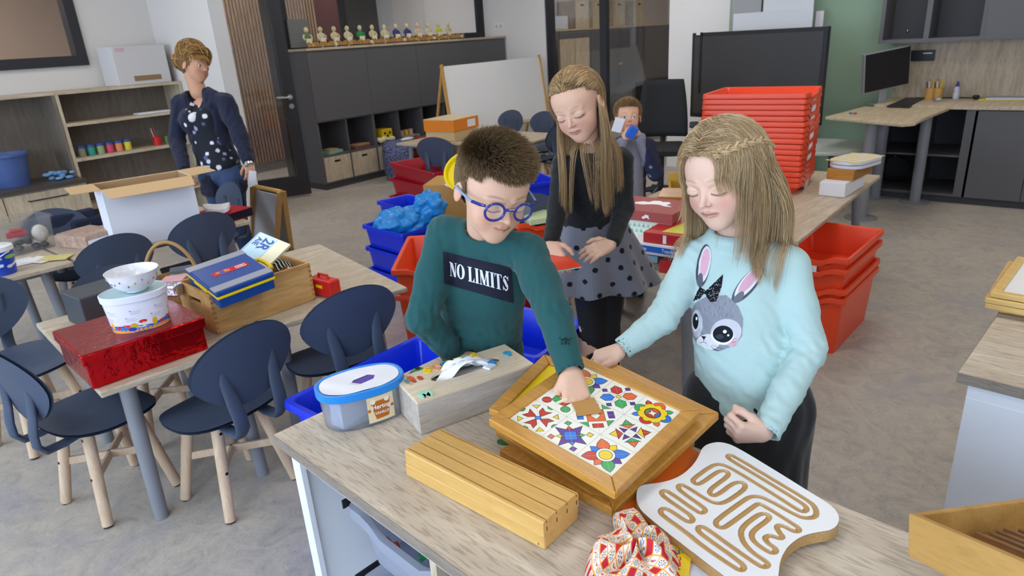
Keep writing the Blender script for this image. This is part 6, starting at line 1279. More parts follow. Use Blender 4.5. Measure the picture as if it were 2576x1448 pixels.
# ---- neighbour room things
for i in range(4):
    y = [9.85, 10.35, 11.0, 11.7][i]; t = thing('oak_bin', ['first', 'second', 'third', 'fourth'][i] + ' oak box from the left on the far cupboards behind glass', 'box', (-6.80, y, 1.596), 0, 'oak boxes on the far cupboards'); box1('box_body', (-.17, .17, -.19, .19, 0, .42), m_oak, t); box1('hand_slot', (.1702, .171, -.05, .05, .34, .365), m_dot, t)
t = thing('printer', 'white boxy machine on the far cupboards behind glass', 'printer', (-6.78, 9.25, 1.596)); box1('machine_body', (-.15, .15, -.2, .2, 0, .2), mat('machine_white', '#c4c6d0', .4), t, .01); box1('blue_patch', (-.05, .05, -.1, .1, .2, .21), mat('patch_blue', '#4c78b8', .5), t)
t = thing('oak_bin', 'oak fronted drawer pair hanging left behind the glass', 'box', (-6.58, 9.55, .95)); 
for s in (-1, 1): box1('drawer_front', (-.05, .0, s * .21 - .205, s * .21 + .205, 0, .5), m_oak, t)
struct('wall_panel_pale', MB().box(-7.04, -7.0, 9.2, 13.5, 1.6, 2.8), mat('pale_board', '#c9bdbb', .8))
m_gc = mat('green_chair', '#5fae2c', .45); m_leg = mat('pine_leg', '#c9a878', .5)
def far_chair(x, y, z, rz, lb, mm):
    t = thing('far_chair', lb, 'chair', (x, y, z), rz, 'chairs in the next classroom')
    MB().cbox((0, 0, .36), (.36, .34, .015)).build('seat', mm, t, .006)
    MB().ring([[(.18 * math.cos(a) , -.18 - .01 * k, .58 + .13 * math.sin(a)) for a in [2 * PI * j / 24 for j in range(24)]] for k in (0, 1)]).build('backrest', mm, t, smooth=True, angle=40); box1('back_arm', (-.08, -.05, -.19, -.18, .34, .5), mm, t); box1('back_arm', (.05, .08, -.19, -.18, .34, .5), mm, t)
    for sx in (-1, 1):
        for sy in (-1, 1): MB().cyl((sx * .1, sy * .1, .35), (sx * .15, sy * .15, 0), .018, n=8).build('leg', m_leg, t, smooth=True)
for (x, y, z, r_, lb, mm) in ((-4.95, 9.2, 0, 2.6, 'green chair behind the small boy seen through the glass', m_gc), (-4.7, 9.7, 0, 2.9, 'green chair in the middle of the next classroom', m_gc), (-4.35, 8.9, .0, 2.4, 'slate chair seen through the glass beside the small boy', m_chair), (-4.35, 10.2, .36, 2.9, 'green chair upside stacked by the beige crate, seen through glass', m_gc), (-4.1, 9.4, 0, 1.9, 'pine legged slate chair low behind the glass', m_chair)): far_chair(x, y, z, r_, lb, mm)
t = thing('school_table', 'beige topped table in the next classroom under a beige crate', 'table', (-4.35, 10.9, 0)); box1('tabletop', (-.5, .5, -.35, .35, .55, .58), m_oakh, t)
for sx in (-1, 1):
    for sy in (-1, 1): MB().cyl((sx * .42, sy * .28, 0), (sx * .42, sy * .28, .55), .025, n=8).build('leg', m_leg, t)
qbox('beige_crate', 'large beige crate on the table in the next classroom', 'crate', None, .581, .55, mat('beige_box', '#b8a88c', .7), world=rectq(-4.3, 10.9, .7, .5, 0))
o = MB().box(-6.617, -6.612, 10.95, 11.08, .95, .99).build('yellow_sticker', mat('sticker_ochre', '#b8862c', .5)); tag(o, 'small ochre sticker on the far anthracite cupboards', 'sticker')
# ================================================================ FIGURE TOOLS (implicit surfaces -> one continuous mesh)
def nrm(v): v = np.asarray(v, float); return v / (np.linalg.norm(v) + 1e-12)
class Vol:
    def __init__(s, lo, hi, h):
        s.lo = np.array(lo, float); s.h = h; s.n = np.ceil((np.array(hi) - s.lo) / h).astype(int) + 1
        s.f = np.full(s.n, 0.05, np.float32)
    def _box(s, lo, hi):
        a = np.clip(np.floor((np.array(lo) - s.lo) / s.h).astype(int), 0, s.n); b = np.clip(np.ceil((np.array(hi) - s.lo) / s.h).astype(int) + 1, 0, s.n)
        if (b <= a).any(): return None
        g = [(s.lo[i] + np.arange(a[i], b[i]) * s.h).astype(np.float32) for i in range(3)]
        return (slice(a[0], b[0]), slice(a[1], b[1]), slice(a[2], b[2])), g[0][:, None, None], g[1][None, :, None], g[2][None, None, :]
    def _put(s, sl, d, k, sub):
        F = s.f[sl]
        if sub: d = -d; h = np.clip(0.5 - 0.5 * (F - d) / k, 0, 1) if k > 0 else (F < d) * 1.; s.f[sl] = F * (1 - h) + d * h + k * h * (1 - h); return
        h = np.clip(0.5 + 0.5 * (F - d) / k, 0, 1) if k > 0 else (d < F) * 1.
        s.f[sl] = F * (1 - h) + d * h - k * h * (1 - h)
    def cap(s, a, b, ra, rb=None, k=0.01, sub=False):
        rb = ra if rb is None else rb; a, b = np.array(a, float), np.array(b, float); m = max(ra, rb) + k + 3 * s.h
        r = s._box(np.minimum(a, b) - m, np.maximum(a, b) + m)
        if r is None: return s
        sl, X, Y, Z = r; d = b - a; L2 = (d * d).sum() + 1e-12
        t = np.clip(((X - a[0]) * d[0] + (Y - a[1]) * d[1] + (Z - a[2]) * d[2]) / L2, 0, 1)
        q = np.sqrt((X - a[0] - d[0] * t) ** 2 + (Y - a[1] - d[1] * t) ** 2 + (Z - a[2] - d[2] * t) ** 2) - (ra + (rb - ra) * t)
        s._put(sl, q, k, sub); return s
    def ell(s, c, r, M=None, k=0.01, sub=False):
        c = np.array(c, float); r = np.array(r, float); m = r.max() + k + 3 * s.h; q = s._box(c - m, c + m)
        if q is None: return s
        sl, X, Y, Z = q; X, Y, Z = X - c[0], Y - c[1], Z - c[2]
        if M is not None: X, Y, Z = M[0, 0] * X + M[1, 0] * Y + M[2, 0] * Z, M[0, 1] * X + M[1, 1] * Y + M[2, 1] * Z, M[0, 2] * X + M[1, 2] * Y + M[2, 2] * Z
        k0 = np.sqrt((X / r[0]) ** 2 + (Y / r[1]) ** 2 + (Z / r[2]) ** 2); k1 = np.sqrt((X / r[0] ** 2) ** 2 + (Y / r[1] ** 2) ** 2 + (Z / r[2] ** 2) ** 2) + 1e-9
        s._put(sl, k0 * (k0 - 1) / k1, k, sub); return s
    def limb(s, P, R, k=0.01, flat=None):
        for i in range(len(P) - 1): s.cap(P[i], P[i + 1], R[i], R[i + 1], k)
        return s
    def cut(s, p, n, k=0.004):
        """remove everything on the side n points to"""
        X, Y, Z = [(s.lo[i] + np.arange(s.n[i]) * s.h).astype(np.float32) for i in range(3)]
        d = (X[:, None, None] - p[0]) * n[0] + (Y[None, :, None] - p[1]) * n[1] + (Z[None, None, :] - p[2]) * n[2]; s.f = np.maximum(s.f, d); return s
    def cutball(s, p, n, R):
        """like cut, only within R of p"""
        r = s._box(np.array(p) - R, np.array(p) + R); sl, X, Y, Z = r
        d = (X - p[0]) * n[0] + (Y - p[1]) * n[1] + (Z - p[2]) * n[2]; q = np.sqrt((X - p[0]) ** 2 + (Y - p[1]) ** 2 + (Z - p[2]) ** 2)
        F = s.f[sl]; s.f[sl] = np.where((q < R) & (d > F), d, F); return s
    def coords(s):
        return [(s.lo[i] + np.arange(s.n[i]) * s.h).astype(np.float32) for i in range(3)]
    def warp(s, fn):
        """adds fn(points) to the field close to the surface"""
        I = np.argwhere(np.abs(s.f) < 0.025); P = s.lo + I * s.h; s.f[I[:, 0], I[:, 1], I[:, 2]] += fn(P).astype(np.float32); return s
    def mesh(s):
        f = s.f; f = np.pad(f, 1, constant_values=0.05); lo = s.lo - s.h; g = f < 0
        c = np.zeros(np.array(f.shape) - 1, np.int8)
        for a in (0, 1):
            for b in (0, 1):
                for d in (0, 1): c += g[a:f.shape[0] - 1 + a, b:f.shape[1] - 1 + b, d:f.shape[2] - 1 + d]
        act = (c > 0) & (c < 8); I = np.argwhere(act); vid = np.full(act.shape, -1, np.int64); vid[act] = np.arange(len(I))
        co = np.array([(a, b, d) for a in (0, 1) for b in (0, 1) for d in (0, 1)]); v = np.stack([f[I[:, 0] + o[0], I[:, 1] + o[1], I[:, 2] + o[2]] for o in co], 1)
        S = np.zeros((len(I), 3)); N = np.zeros(len(I))
        for i in range(8):
            for j in range(i + 1, 8):
                if np.abs(co[i] - co[j]).sum() == 1:
                    m = (v[:, i] < 0) != (v[:, j] < 0); t = v[m, i] / (v[m, i] - v[m, j]); S[m] += co[i] + t[:, None] * (co[j] - co[i]); N[m] += 1
        V = lo + (I + S / N[:, None]) * s.h; Q = []
        for ax in range(3):
            o = [0, 0, 0]; o[ax] = 1; g0 = g[:-1, :-1, :-1]; g1 = g[o[0]:g.shape[0] - 1 + o[0], o[1]:g.shape[1] - 1 + o[1], o[2]:g.shape[2] - 1 + o[2]]
            E = np.argwhere(g0 != g1); E = E[(E[:, (ax + 1) % 3] > 0) & (E[:, (ax + 2) % 3] > 0)]
            if not len(E): continue
            u = np.zeros(3, int); u[(ax + 1) % 3] = 1; w = np.zeros(3, int); w[(ax + 2) % 3] = 1
            q = np.stack([vid[tuple((E - a * u - b * w).T)] for a, b in ((1, 1), (0, 1), (0, 0), (1, 0))], 1); ins = g[tuple(E.T)]; q[~ins] = q[~ins][:, ::-1]; Q.append(q)
        Q = np.concatenate(Q); Q = Q[(Q >= 0).all(1)]
        # one relaxation pass smooths voxel steps
        for _ in range(2):
            acc = np.zeros_like(V); cnt = np.zeros(len(V))
            for a, b in ((0, 1), (1, 2), (2, 3), (3, 0)): np.add.at(acc, Q[:, a], V[Q[:, b]]); np.add.at(cnt, Q[:, a], 1); np.add.at(acc, Q[:, b], V[Q[:, a]]); np.add.at(cnt, Q[:, b], 1)
            V = V * .5 + .5 * acc / cnt[:, None]
        return V, Q
def neckring(v, nb, hv, R, r=.010, k=.014, tilt=None):
    hv = nrm(hv); x = nrm(np.cross(hv, camv((0, 0, 1)))); y = np.cross(hv, x); c = nb + hv * .004
    for j in range(20): a, b = [c + (x * math.cos(q) + y * math.sin(q)) * R for q in (2 * PI * j / 20, 2 * PI * (j + 1) / 20)]; v.cap(a, b, r, r, k)
def join(parts):
    V, Q, C, n = [], [], [], 0
    for v, q, c in parts: V.append(v); Q.append(q + n); C.append(c); n += len(v)
    return np.concatenate(V), np.concatenate(Q), np.concatenate(C)
def folds(seed, k, amp, stretch=(1, 1, 1)):
    r = np.random.RandomState(seed); K = r.normal(size=(6, 3)) * k * np.array(stretch); ph = r.uniform(0, 6, 6); W = r.normal(size=(6, 3)) * k * .45
    def fn(P):
        o = 0
        for i in range(6): o = o + (1 - np.abs(np.sin(P @ K[i] + ph[i] + 1.4 * np.sin(P @ W[i] + ph[-i]))) * 1.5) ** 1
        return amp * o / 6
    return fn
def mask(P, c, r): return np.exp(-(((P - np.array(c)) ** 2).sum(-1)) / (r * r))
def camv(v): return RT * v[0] + UP * v[1] - FW * v[2]
class Head:
    def __init__(s, px_, t, H, yaw, pitch, ey, child=True):
        y, p = math.radians(yaw), math.radians(pitch); f = np.array([math.sin(y) * math.cos(p), -math.sin(p), math.cos(y) * math.cos(p)])
        e = np.array([1, ey, (-f[0] - f[1] * ey) / f[2]]); e = nrm(e); u = np.cross(f, e)
        s.c = np.array(PD(*px_, t)); s.H = H; s.M = np.stack([nrm(camv(-e)), nrm(camv(f)), nrm(camv(u))], 1)   # columns: person's right, forward, up
    def w(s, x, y, z): return s.c + s.M @ (np.array([x, y, z]) * s.H)
    def loc(s, P): return ((P - s.c) @ s.M) / s.H
SK = dict(skin='#d8a68a', lip='#b8665a', brow='#6b4f38', blush='#cf8270')
def head_mesh(hd, neck, neck_r, col, eyes='down', child=True, h=0.0019, mouth=0.0, smile=0.0):
    H = hd.H; R = 0.62 * H; lo = hd.c - R; hi = hd.c + R; lo = np.minimum(lo, np.array(neck) - .05); hi = np.maximum(hi, np.array(neck) + .05)
    v = Vol(lo, hi, h); M = hd.M
    def E(x, y, z, a, b, c_, k, sub=False, rot=None): v.ell(hd.w(x, y, z), np.array([a, b, c_]) * H, M if rot is None else M @ rot, k * H, sub)
    def C(p, q, ra, rb, k, sub=False): v.cap(hd.w(*p), hd.w(*q), ra * H, rb * H, k * H, sub)
    E(0, -.10, .13, .335, .42, .365, 0.001); E(0, .075, .13, .295, .27, .27, .08); E(0, .09, -.10, .275, .275, .27, .07); E(0, .09, -.26, .228, .235, .17, .07)
    E(0, .225, -.372, .10, .08, .085, .09)
    ck = .105 if child else .085
    for sx in (-1, 1):
        E(sx * .145, .20, -.165, ck, .10, ck, .07); C((sx * .06, .325, .065), (sx * .19, .28, .06), .026, .02, .05)
        E(sx * .14, .375, -.005, .085, .055, .046, .035, True); E(sx * .138, .272, -.018, .082, .078, .07, .012)
        C((sx * .205, .26, -.03), (sx * .07, .325, -.035), .008, .008, .02)
        E(sx * .352, -.045, -.035, .028, .075, .115, .02, rot=np.array(Matrix.Rotation(-.25, 3, 'X'))); E(sx * .379, -.03, -.03, .02, .045, .075, .012, True)
    n = (0.9 if child else 1.05)
    C((0, .325, .03), (0, .392, -.10), .024, .033 * n, .035); E(0, .412, -.118, .040 * n, .042, .034 * n, .02)
    for sx in (-1, 1): E(sx * .042, .37, -.128, .024, .03, .022, .015); E(sx * .022, .395, -.152, .011, .014, .010, .008, True)
    sm = smile
    for a, b in (((-.085, .325, -.222 + sm), (-.03, .358, -.216)), ((-.03, .358, -.216), (0, .362, -.222)), ((0, .362, -.222), (.03, .358, -.216)), ((.03, .358, -.216), (.085, .325, -.222 + sm))): C(a, b, .011, .013, .016)
    C((-.07, .328, -.250 + sm), (0, .352, -.256), .012, .018, .016); C((0, .352, -.256), (.07, .328, -.250 + sm), .018, .012, .016)
    C((-.09, .345, -.236 + sm), (0, .385, -.238), .005, .007, .006, True); C((0, .385, -.238), (.09, .345, -.236 + sm), .007, .005, .006, True)
    v.cap(hd.w(0, -.12, -.22), neck, .165 * H if neck_r is None else neck_r * .95, neck_r or .19 * H, .05 * H)
    V, Q = v.mesh(); P = hd.loc(V); x, y, z = P[:, 0], P[:, 1], P[:, 2]
    c_ = np.tile(np.array(lin(col['skin'])), (len(V), 1))
    def mixin(m, cc, a=1.0): nonlocal c_; m = np.clip(m, 0, 1)[:, None] * a; c_ = c_ * (1 - m) + np.array(lin(cc)) * m
    fr = y > .12
    ax = np.abs(x)
    mixin(np.exp(-((ax - .17) / .09) ** 2 - ((z + .15) / .08) ** 2) * fr, col['blush'], .55); mixin(np.exp(-(x / .05) ** 2 - ((z + .125) / .04) ** 2) * (y > .35), col['blush'], .2)
    zl = -.236 + sm * (ax / .09) ** 2
    lw = .029 * np.sqrt(np.clip(1 - (x / .098) ** 2, 0, 1)) + .001; mixin(1 / (1 + np.exp((np.abs(z - zl) - lw) / .0035)) * (y > .26) * (ax < .098), col['lip'], .6); mixin(np.exp(-((z - zl) / .005) ** 2) * (ax < .088) * (y > .25), '#6b2f2a', .75)
    bz = .078 + .018 * np.cos((ax - .14) / .09 * 1.4); mixin(np.exp(-((z - bz) / .011) ** 2) / (1 + np.exp(-(ax - .06) / .008)) / (1 + np.exp((ax - .21) / .012)) * fr, col['brow'], .6)
    ex, ez = ax - .138, z + .022; ev = fr * (y > .24)
    if eyes == 'down':
        arc = -.034 + .020 * (ex / .07) ** 2
        mixin(np.exp(-((ez - arc) / .009) ** 2) * (np.abs(ex) < .070) * ev, col['lash'], .95); mixin(np.exp(-((ez - .022 + .02 * (ex / .07) ** 2) / .006) ** 2) * (np.abs(ex) < .065) * ev, col['brow'], .35)
    else:
        op = ((ex / .064) ** 2 + (ez / .036) ** 2); mixin((op < 1) * ev, '#e9e4de'); io = ((ex - (.0 if eyes == 'open' else eyes * np.sign(x))) ** 2 + (ez * 1.0) ** 2)
        mixin((op < 1) * (io < .032 ** 2) * ev, col.get('iris', '#4f6a7c')); mixin((op < 1) * (io < .015 ** 2) * ev, '#101012'); mixin(((op >= .85) & (op < 1.35)) * (ez > -.01) * ev, col['lash'], .9); mixin(((op >= .95) & (op < 1.3)) * (ez <= -.01) * ev, col['lash'], .35)
    mixin(np.exp(-((ax - .40) / .05) ** 2) * (y > -.14) * (y < .05), col['blush'], .35)
    return V, Q, c_
def hand_vol(W, d, n, s, S=1.0, curl=None, thumb=None, spread=0.10, h=0.0016, fore=None, fr=0.017):
    """W wrist, d knuckle direction, n back-of-hand normal, s side of the thumb. curl: 4 x 3 bend angles (deg)"""
    d = nrm(d); n = nrm(np.array(n) - d * np.dot(n, d)); s = nrm(np.array(s) - d * np.dot(s, d) - n * np.dot(s, n)); W = np.array(W, float)
    v = Vol(W - .11 * S, W + .14 * S, h)
    if fore is not None: v.cap(fore, W, fr * S * 1.15, fr * S, .008)
    curl = curl or [(15, 20, 12)] * 4; pos = (.024, .008, -.008, -.0225); Ls = ((.033, .021, .017), (.036, .024, .018), (.033, .022, .017), (.026, .017, .015)); pl = (.066, .068, .065, .060)
    for i in range(4):
        K = W + S * (d * pl[i] + s * pos[i]); v.cap(W + S * (s * pos[i] * .55 + d * .008), K, .0125 * S, .0098 * S, .010 * S)
        D = nrm(d + s * (pos[i] * spread * 40)); a = 0; p = K
        for j in range(3):
            a += math.radians(curl[i][j]); q = p + S * Ls[i][j] * (D * math.cos(a) - n * math.sin(a)); r0 = (.0088, .0078, .0070)[j] * (0.92 if i == 3 else 1); r1 = (.0078, .0070, .0060)[j] * (0.92 if i == 3 else 1)
            v.cap(p, q, r0 * S, r1 * S, .0035 * S if j else .005 * S); v.ell(p, (r0 * 1.08 * S,) * 3, None, .003 * S); p = q
    v.ell(W + S * (d * .036 - n * .004), np.array([.028, .036, .0125]) * S, np.stack([s, d, n], 1), .01 * S)
    t0 = W + S * (d * .014 + s * .018 - n * .004); T = thumb or [(.55, .75, -.25), (.85, .35, -.35), (.95, .05, -.35)]
    p = t0
    for (a, b, c_), L, r0, r1 in zip(T, (.030, .026, .020), (.0135, .0098, .0088), (.0100, .0088, .0070)): q = p + S * L * nrm(d * a + s * b + n * c_); v.cap(p, q, r0 * S, r1 * S, .006 * S); p = q
    return v
def skin_col(V, col, red=None):
    c_ = np.tile(np.array(lin(col['skin'])), (len(V), 1))
    if red is not None:
        for q, r in red: m = mask(V, q, r)[:, None] * .35; c_ = c_ * (1 - m) + np.array(lin(col['blush'])) * m
    return c_
m_skin = vmat('skin', 0.52, 0.35, sss=0.06)
def cloth(name, V, Q, m, parent, col=None): return npmesh(name, V, Q, m, parent, True, col)
def hair_mesh(name, S_, R0, C, m, parent, taper=0.25, sides=3, frame=None):
    """S_ (n strands, k points, 3)"""
    n, k, _ = S_.shape; T = np.gradient(S_, axis=1); T /= np.linalg.norm(T, axis=2, keepdims=True) + 1e-9
    A = np.cross(T, np.array([.31, .22, .93])); A /= np.linalg.norm(A, axis=2, keepdims=True) + 1e-9; B = np.cross(T, A)
    rad = (R0 * (1 - (1 - taper) * np.linspace(0, 1, k) ** 2))[None, :, None] * np.ones((n, 1, 1)); ring = [S_ + rad * (A * math.cos(2 * PI * j / sides) + B * math.sin(2 * PI * j / sides)) for j in range(sides)]
    V = np.stack(ring, 2).reshape(-1, 3); I = np.arange(n * k * sides).reshape(n, k, sides); q = []
    for j in range(sides): j2 = (j + 1) % sides; q.append(np.stack([I[:, :-1, j], I[:, :-1, j2], I[:, 1:, j2], I[:, 1:, j]], -1).reshape(-1, 4))
    cc = np.repeat(C, k * sides, axis=0) if C.ndim == 2 else np.repeat(C.reshape(-1, 3), sides, axis=0)
    return npmesh(name, V, np.concatenate(q), m, parent, True, cc)
CR_C, CR_R = np.array([0, -.085, .12]), np.array([.355, .437, .392])
def scalp_points(n, rs, region):
    out = []
    while sum(len(o) for o in out) < n:
        d = rs.normal(size=(n * 2, 3)); d /= np.linalg.norm(d, axis=1, keepdims=True); P = CR_C + d * CR_R; P = P[region(P)]; out.append(P)
    return np.concatenate(out)[:n]
def scalp_shell(hd, region, col, off=1.0):
    a = np.linspace(0, 2 * PI, 120); b = np.linspace(.02, PI - .02, 80); A, B = np.meshgrid(a, b, indexing='ij'); P = np.stack([np.sin(B) * np.cos(A), np.sin(B) * np.sin(A), np.cos(B)], -1) * CR_R * off + CR_C
    ok = region(P.reshape(-1, 3)).reshape(A.shape); I = np.arange(A.size).reshape(A.shape); q = np.stack([I[:-1, :-1], I[1:, :-1], I[1:, 1:], I[:-1, 1:]], -1).reshape(-1, 4); q = q[ok.ravel()[q].all(1)]
    W = hd.c + (P.reshape(-1, 3) * hd.H) @ hd.M.T; return W, q, np.tile(np.array(lin(col)), (len(W), 1))
def pal(rs, n, cols, wts=None): L_ = np.array([lin(c) for c in cols]); i = rs.choice(len(cols), n, p=wts); j = rs.choice(len(cols), n, p=wts); t = rs.uniform(0, 1, (n, 1)); return L_[i] * t + L_[j] * (1 - t)
m_hair = vmat('hair', 0.38, 0.5)
def long_hair(hd, n, length, region, comb, rs, cols, parent, steps=22, caps=(), grav=.5, clump=.75, guides=150, width=.00055, name='hair', wave=.15, root_fn=None, lift=.012, gdir=(0, 0, -1), wts=None, hug=-.12):
    G = scalp_points(n, rs, region) if root_fn is None else root_fn(n); n = len(G)
    gi = rs.choice(n, guides, replace=False); P = hd.c + (G * hd.H) @ hd.M.T; L = length * rs.uniform(.82, 1.05, n) if np.isscalar(length) else length(G) * rs.uniform(.88, 1.04, n)
    D = comb(G); D = D @ hd.M.T; D /= np.linalg.norm(D, axis=1, keepdims=True) + 1e-9; out = [P.copy()]; g = np.array(gdir, float); K = rs.normal(size=(5, 3)) * 14; ph = rs.uniform(0, 6, (5, 3)); lay = rs.uniform(.0, 1, n)
    for i in range(steps):
        u = (i + 1) / steps; st = (L / steps)[:, None]; loc = (P - hd.c) @ hd.M / hd.H
        jit = sum(np.sin((P @ K[j])[:, None] + ph[j]) for j in range(5)) * wave * .2
        gw = min(1, grav * (.04 + 1.7 * u)); D = D * (1 - gw * .35) + g * gw * .35 + jit * .25; D /= np.linalg.norm(D, axis=1, keepdims=True) + 1e-9
        P = P + D * st; loc = (P - hd.c) @ hd.M / hd.H; q = (loc - CR_C) / (CR_R + (.02 + lift * 4 * lay[:, None])); r = np.linalg.norm(q, axis=1, keepdims=True); ins = (r < 1)[:, 0]
        loc2 = CR_C + q / np.maximum(r, 1e-6) * (CR_R + (.02 + lift * 4 * lay[:, None])); P2 = hd.c + (loc2 * hd.H) @ hd.M.T; P = np.where(ins[:, None], P2, P)
        lz = (P - hd.c) @ hd.M / hd.H; q = (lz - CR_C) / (CR_R + (.02 + lift * 4 * lay[:, None])); r = np.linalg.norm(q, axis=1, keepdims=True); hg = np.clip((lz[:, 2:3] - hug) / .25, 0, 1) * (r > 1.0); tgt = hd.c + ((CR_C + q / np.maximum(r, 1e-6) * (CR_R + (.02 + lift * 4 * lay[:, None]))) * hd.H) @ hd.M.T; P = P * (1 - hg) + tgt * hg
        for a, b, r_ in caps:
            a, b = np.array(a), np.array(b); d = b - a; t = np.clip(((P - a) @ d) / (d @ d), 0, 1)[:, None]; o = P - (a + d * t); l = np.linalg.norm(o, axis=1, keepdims=True); rr = r_ + .004 + .012 * lay[:, None]; P = np.where(l < rr, a + d * t + o / (l + 1e-9) * rr, P)
        Dn = P - out[-1]; Dn /= np.linalg.norm(Dn, axis=1, keepdims=True) + 1e-9; D = D * .4 + Dn * .6; out.append(P.copy())
    S_ = np.stack(out, 1); Gs = S_[gi]; own = np.zeros(n, int)
    for a in range(0, n, 2000): own[a:a + 2000] = ((S_[a:a + 2000, 0][:, None] - Gs[None, :, 0]) ** 2).sum(-1).argmin(1)
    off = rs.normal(size=(n, 1, 3)) * .0042; u = np.linspace(0, 1, steps + 1)[None, :, None]; w_ = clump * u ** .8; S_ = S_ * (1 - w_) + (Gs[own] + off) * w_
    base = pal(rs, n, cols, wts); gcol = rs.uniform(.78, 1.15, guides)[own][:, None]; return hair_mesh(name, S_, width, base * gcol, m_hair, parent)
def project_on(mesh_objs_V, Q, d):
    """returns f(point)->point on the surface hit by a ray along d"""
    bv = BVHTree.FromPolygons([tuple(v) for v in mesh_objs_V], [tuple(q) for q in Q]); d = Vector(d).normalized()
    def f(p, off=0.0012):
        hit, nn, _, _ = bv.ray_cast(Vector(p) - d * .3, d)
        return None if hit is None else hit - d * off
    return f
# ================================================================ THE BOY
def arr(v): return np.array(v, float)
def boy():
    t = thing('person', 'boy with short brown hair, round blue glasses and green sweater arranging a tile puzzle', 'person', (-1.10, 1.19, 0))
    root = t; col = dict(skin='#dcb096', lip='#b5695c', brow='#7a5c42', blush='#cc8068', lash='#4a3628')
    hd = Head((1241, 480), 1.42, .214, 30, 34, .06)
    nb = arr(PD(1218, 600, 1.55)); ch = arr(PD(1210, 690, 1.60)); wa = arr(PD(1213, 830, 1.70)); hp = arr(PD(1215, 900, 1.76)); hp[2] = .74
    sL, sR = arr(PD(1120, 590, 1.56)), arr(PD(1328, 636, 1.49)); eL, wL = arr(PD(1062, 800, 1.55)), arr(PD(1146, 893, 1.64))
    fist = arr(PZ(1445, 985, .915)); wR = arr(PD(1438, 938, 1.335)); eR = arr(PD(1392, 785, 1.40))
    parts = []; V, Q, C = head_mesh(hd, nb, .040, col, 'down', smile=.012); parts.append((V, Q, C))
    # right hand (image right): fist pressing a card
    d = nrm(arr(PD(1450, 1005, 1.30)) - wR); n = nrm(camv((.05, .75, .65))); s_ = nrm(camv((-1, -.15, .1)))
    v = hand_vol(wR + d * -.004, nrm(camv((.1, -.62, .35))), n, s_, .86, [(62, 72, 50), (66, 78, 50), (66, 78, 50), (64, 76, 48)], [(.75, .62, -.45), (.92, .12, -.55), (.7, -.25, -.8)], fore=wR - nrm(wR - eR) * .06, h=.0015)
    V, Q = v.mesh(); parts.append((V, Q, skin_col(V, col, [(V[V[:, 2].argmin()], .02)])))
    # left hand, palm down behind the tissue box
    d2 = nrm(camv((.8, -.15, .5))); v = hand_vol(wL, d2, camv((0, .9, .4)), camv((.2, -.3, .9)), .86, [(25, 35, 20)] * 4, fore=wL - nrm(wL - eL) * .06)
    V, Q = v.mesh(); parts.append((V, Q, skin_col(V, col)))
    # hidden trunk and legs, continuous with the rest
    v = Vol((-1.55, .85, 0), (-.75, 1.55, 1.25), .007)
    v.cap(nb, hp + [0, 0, .1], .030, .07, .02); v.limb([sL, eL, wL], [.022, .022, .018], .02); v.limb([sR, eR, wR - (wR - eR) * .15], [.022, .022, .016], .02); v.cap(sL, sR, .022, .022, .02)
    for k in (-1, 1):
        o = np.array([.065 * k, .0, 0]); f = hp + o; f[2] = .05; v.limb([hp + o * .9, hp + o + [0, 0, -.33], f], [.06, .045, .033], .02); v.cap(f, f + [.02, -.09, -.015], .032, .028, .01)
    V, Q = v.mesh(); parts.append((V, Q, skin_col(V, col)))
    V, Q, C = join(parts); I = np.array([t.location]); npmesh('body', V - I, Q, m_skin, t, True, C)
    # sweater
    off = np.array(t.location); lo, hi = (-1.62, .80, .62), (-.55, 1.62, 1.30); v = Vol(lo, hi, .0042)
    ax = nrm(sR - sL); Mx = np.stack([ax, np.cross([0, 0, 1], ax), [0, 0, 1]], 1); Mx[:, 1] = nrm(np.cross(Mx[:, 2], Mx[:, 0])); Mx[:, 2] = np.cross(Mx[:, 0], Mx[:, 1])
    v.ell(ch + [0, 0, -.01], (.112, .080, .12), Mx, .015); v.ell((ch + wa) / 2, (.103, .082, .13), Mx, .04); v.ell(wa, (.100, .085, .11), Mx, .04); v.ell(wa + (hp - wa) * .7, (.108, .092, .10), Mx, .04)
    v.cap(sL, sR, .038, .038, .025); v.cap(sL + (nb - sL) * .25, nb - [0, 0, .005], .036, .044, .02); v.cap(sR + (nb - sR) * .25, nb - [0, 0, .005], .036, .044, .02); hv = nrm(hd.w(0, -.12, -.2) - nb); neckring(v, nb, hv, .047, .012)
    v.limb([sL, sL + (eL - sL) * .5, eL], [.044, .041, .038], .018); v.limb([eL, eL + (wL - eL) * .6, wL], [.038, .033, .028], .01)
    wRc = wR + (eR - wR) * .02; v.limb([sR, sR + (eR - sR) * .5, eR], [.044, .040, .037], .018); v.limb([eR, eR + (wRc - eR) * .55, wRc], [.037, .032, .026], .01)
    for w_, e_ in ((wL, eL), (wRc, eR)): c0 = w_ + nrm(e_ - w_) * .045; v.cap(c0, w_, .0305, .0285, .003)
    F1, F2 = folds(3, 75, .010), folds(5, 42, .005); elb = [(eL, .075), (eR, .07), (sR, .07), (sL, .07), (wL, .06), (wa, .12)]
    v.warp(lambda P: F1(P) * np.clip(sum(mask(P, c_, r) for c_, r in elb), 0, 1) + F2(P) * .35)
    hv = nrm(hd.w(0, -.12, -.2) - nb); v.cap(nb - hv * .02, nb + hv * .12, .041, .046, .003, True)
    for w_, e_ in ((wL, eL), (wRc, eR)): dn = nrm(w_ - e_); v.cutball(w_, dn, .05); v.cap(w_ - dn * .012, w_ + dn * .05, .022, .024, .002, True)
    v.cut((0, 0, .70), (0, 0, -1)); V, Q = v.mesh(); SV, SQ = V, Q
    sw = cloth('sweater', V - off, Q, mat('sweater_green', '#275354', .9, spec=.15, sheen=.15, bump=(900, .15)), t)
    # collar and cuff seams
    m_seam = mat('sweater_seam', '#1c4344', .9); ring = []
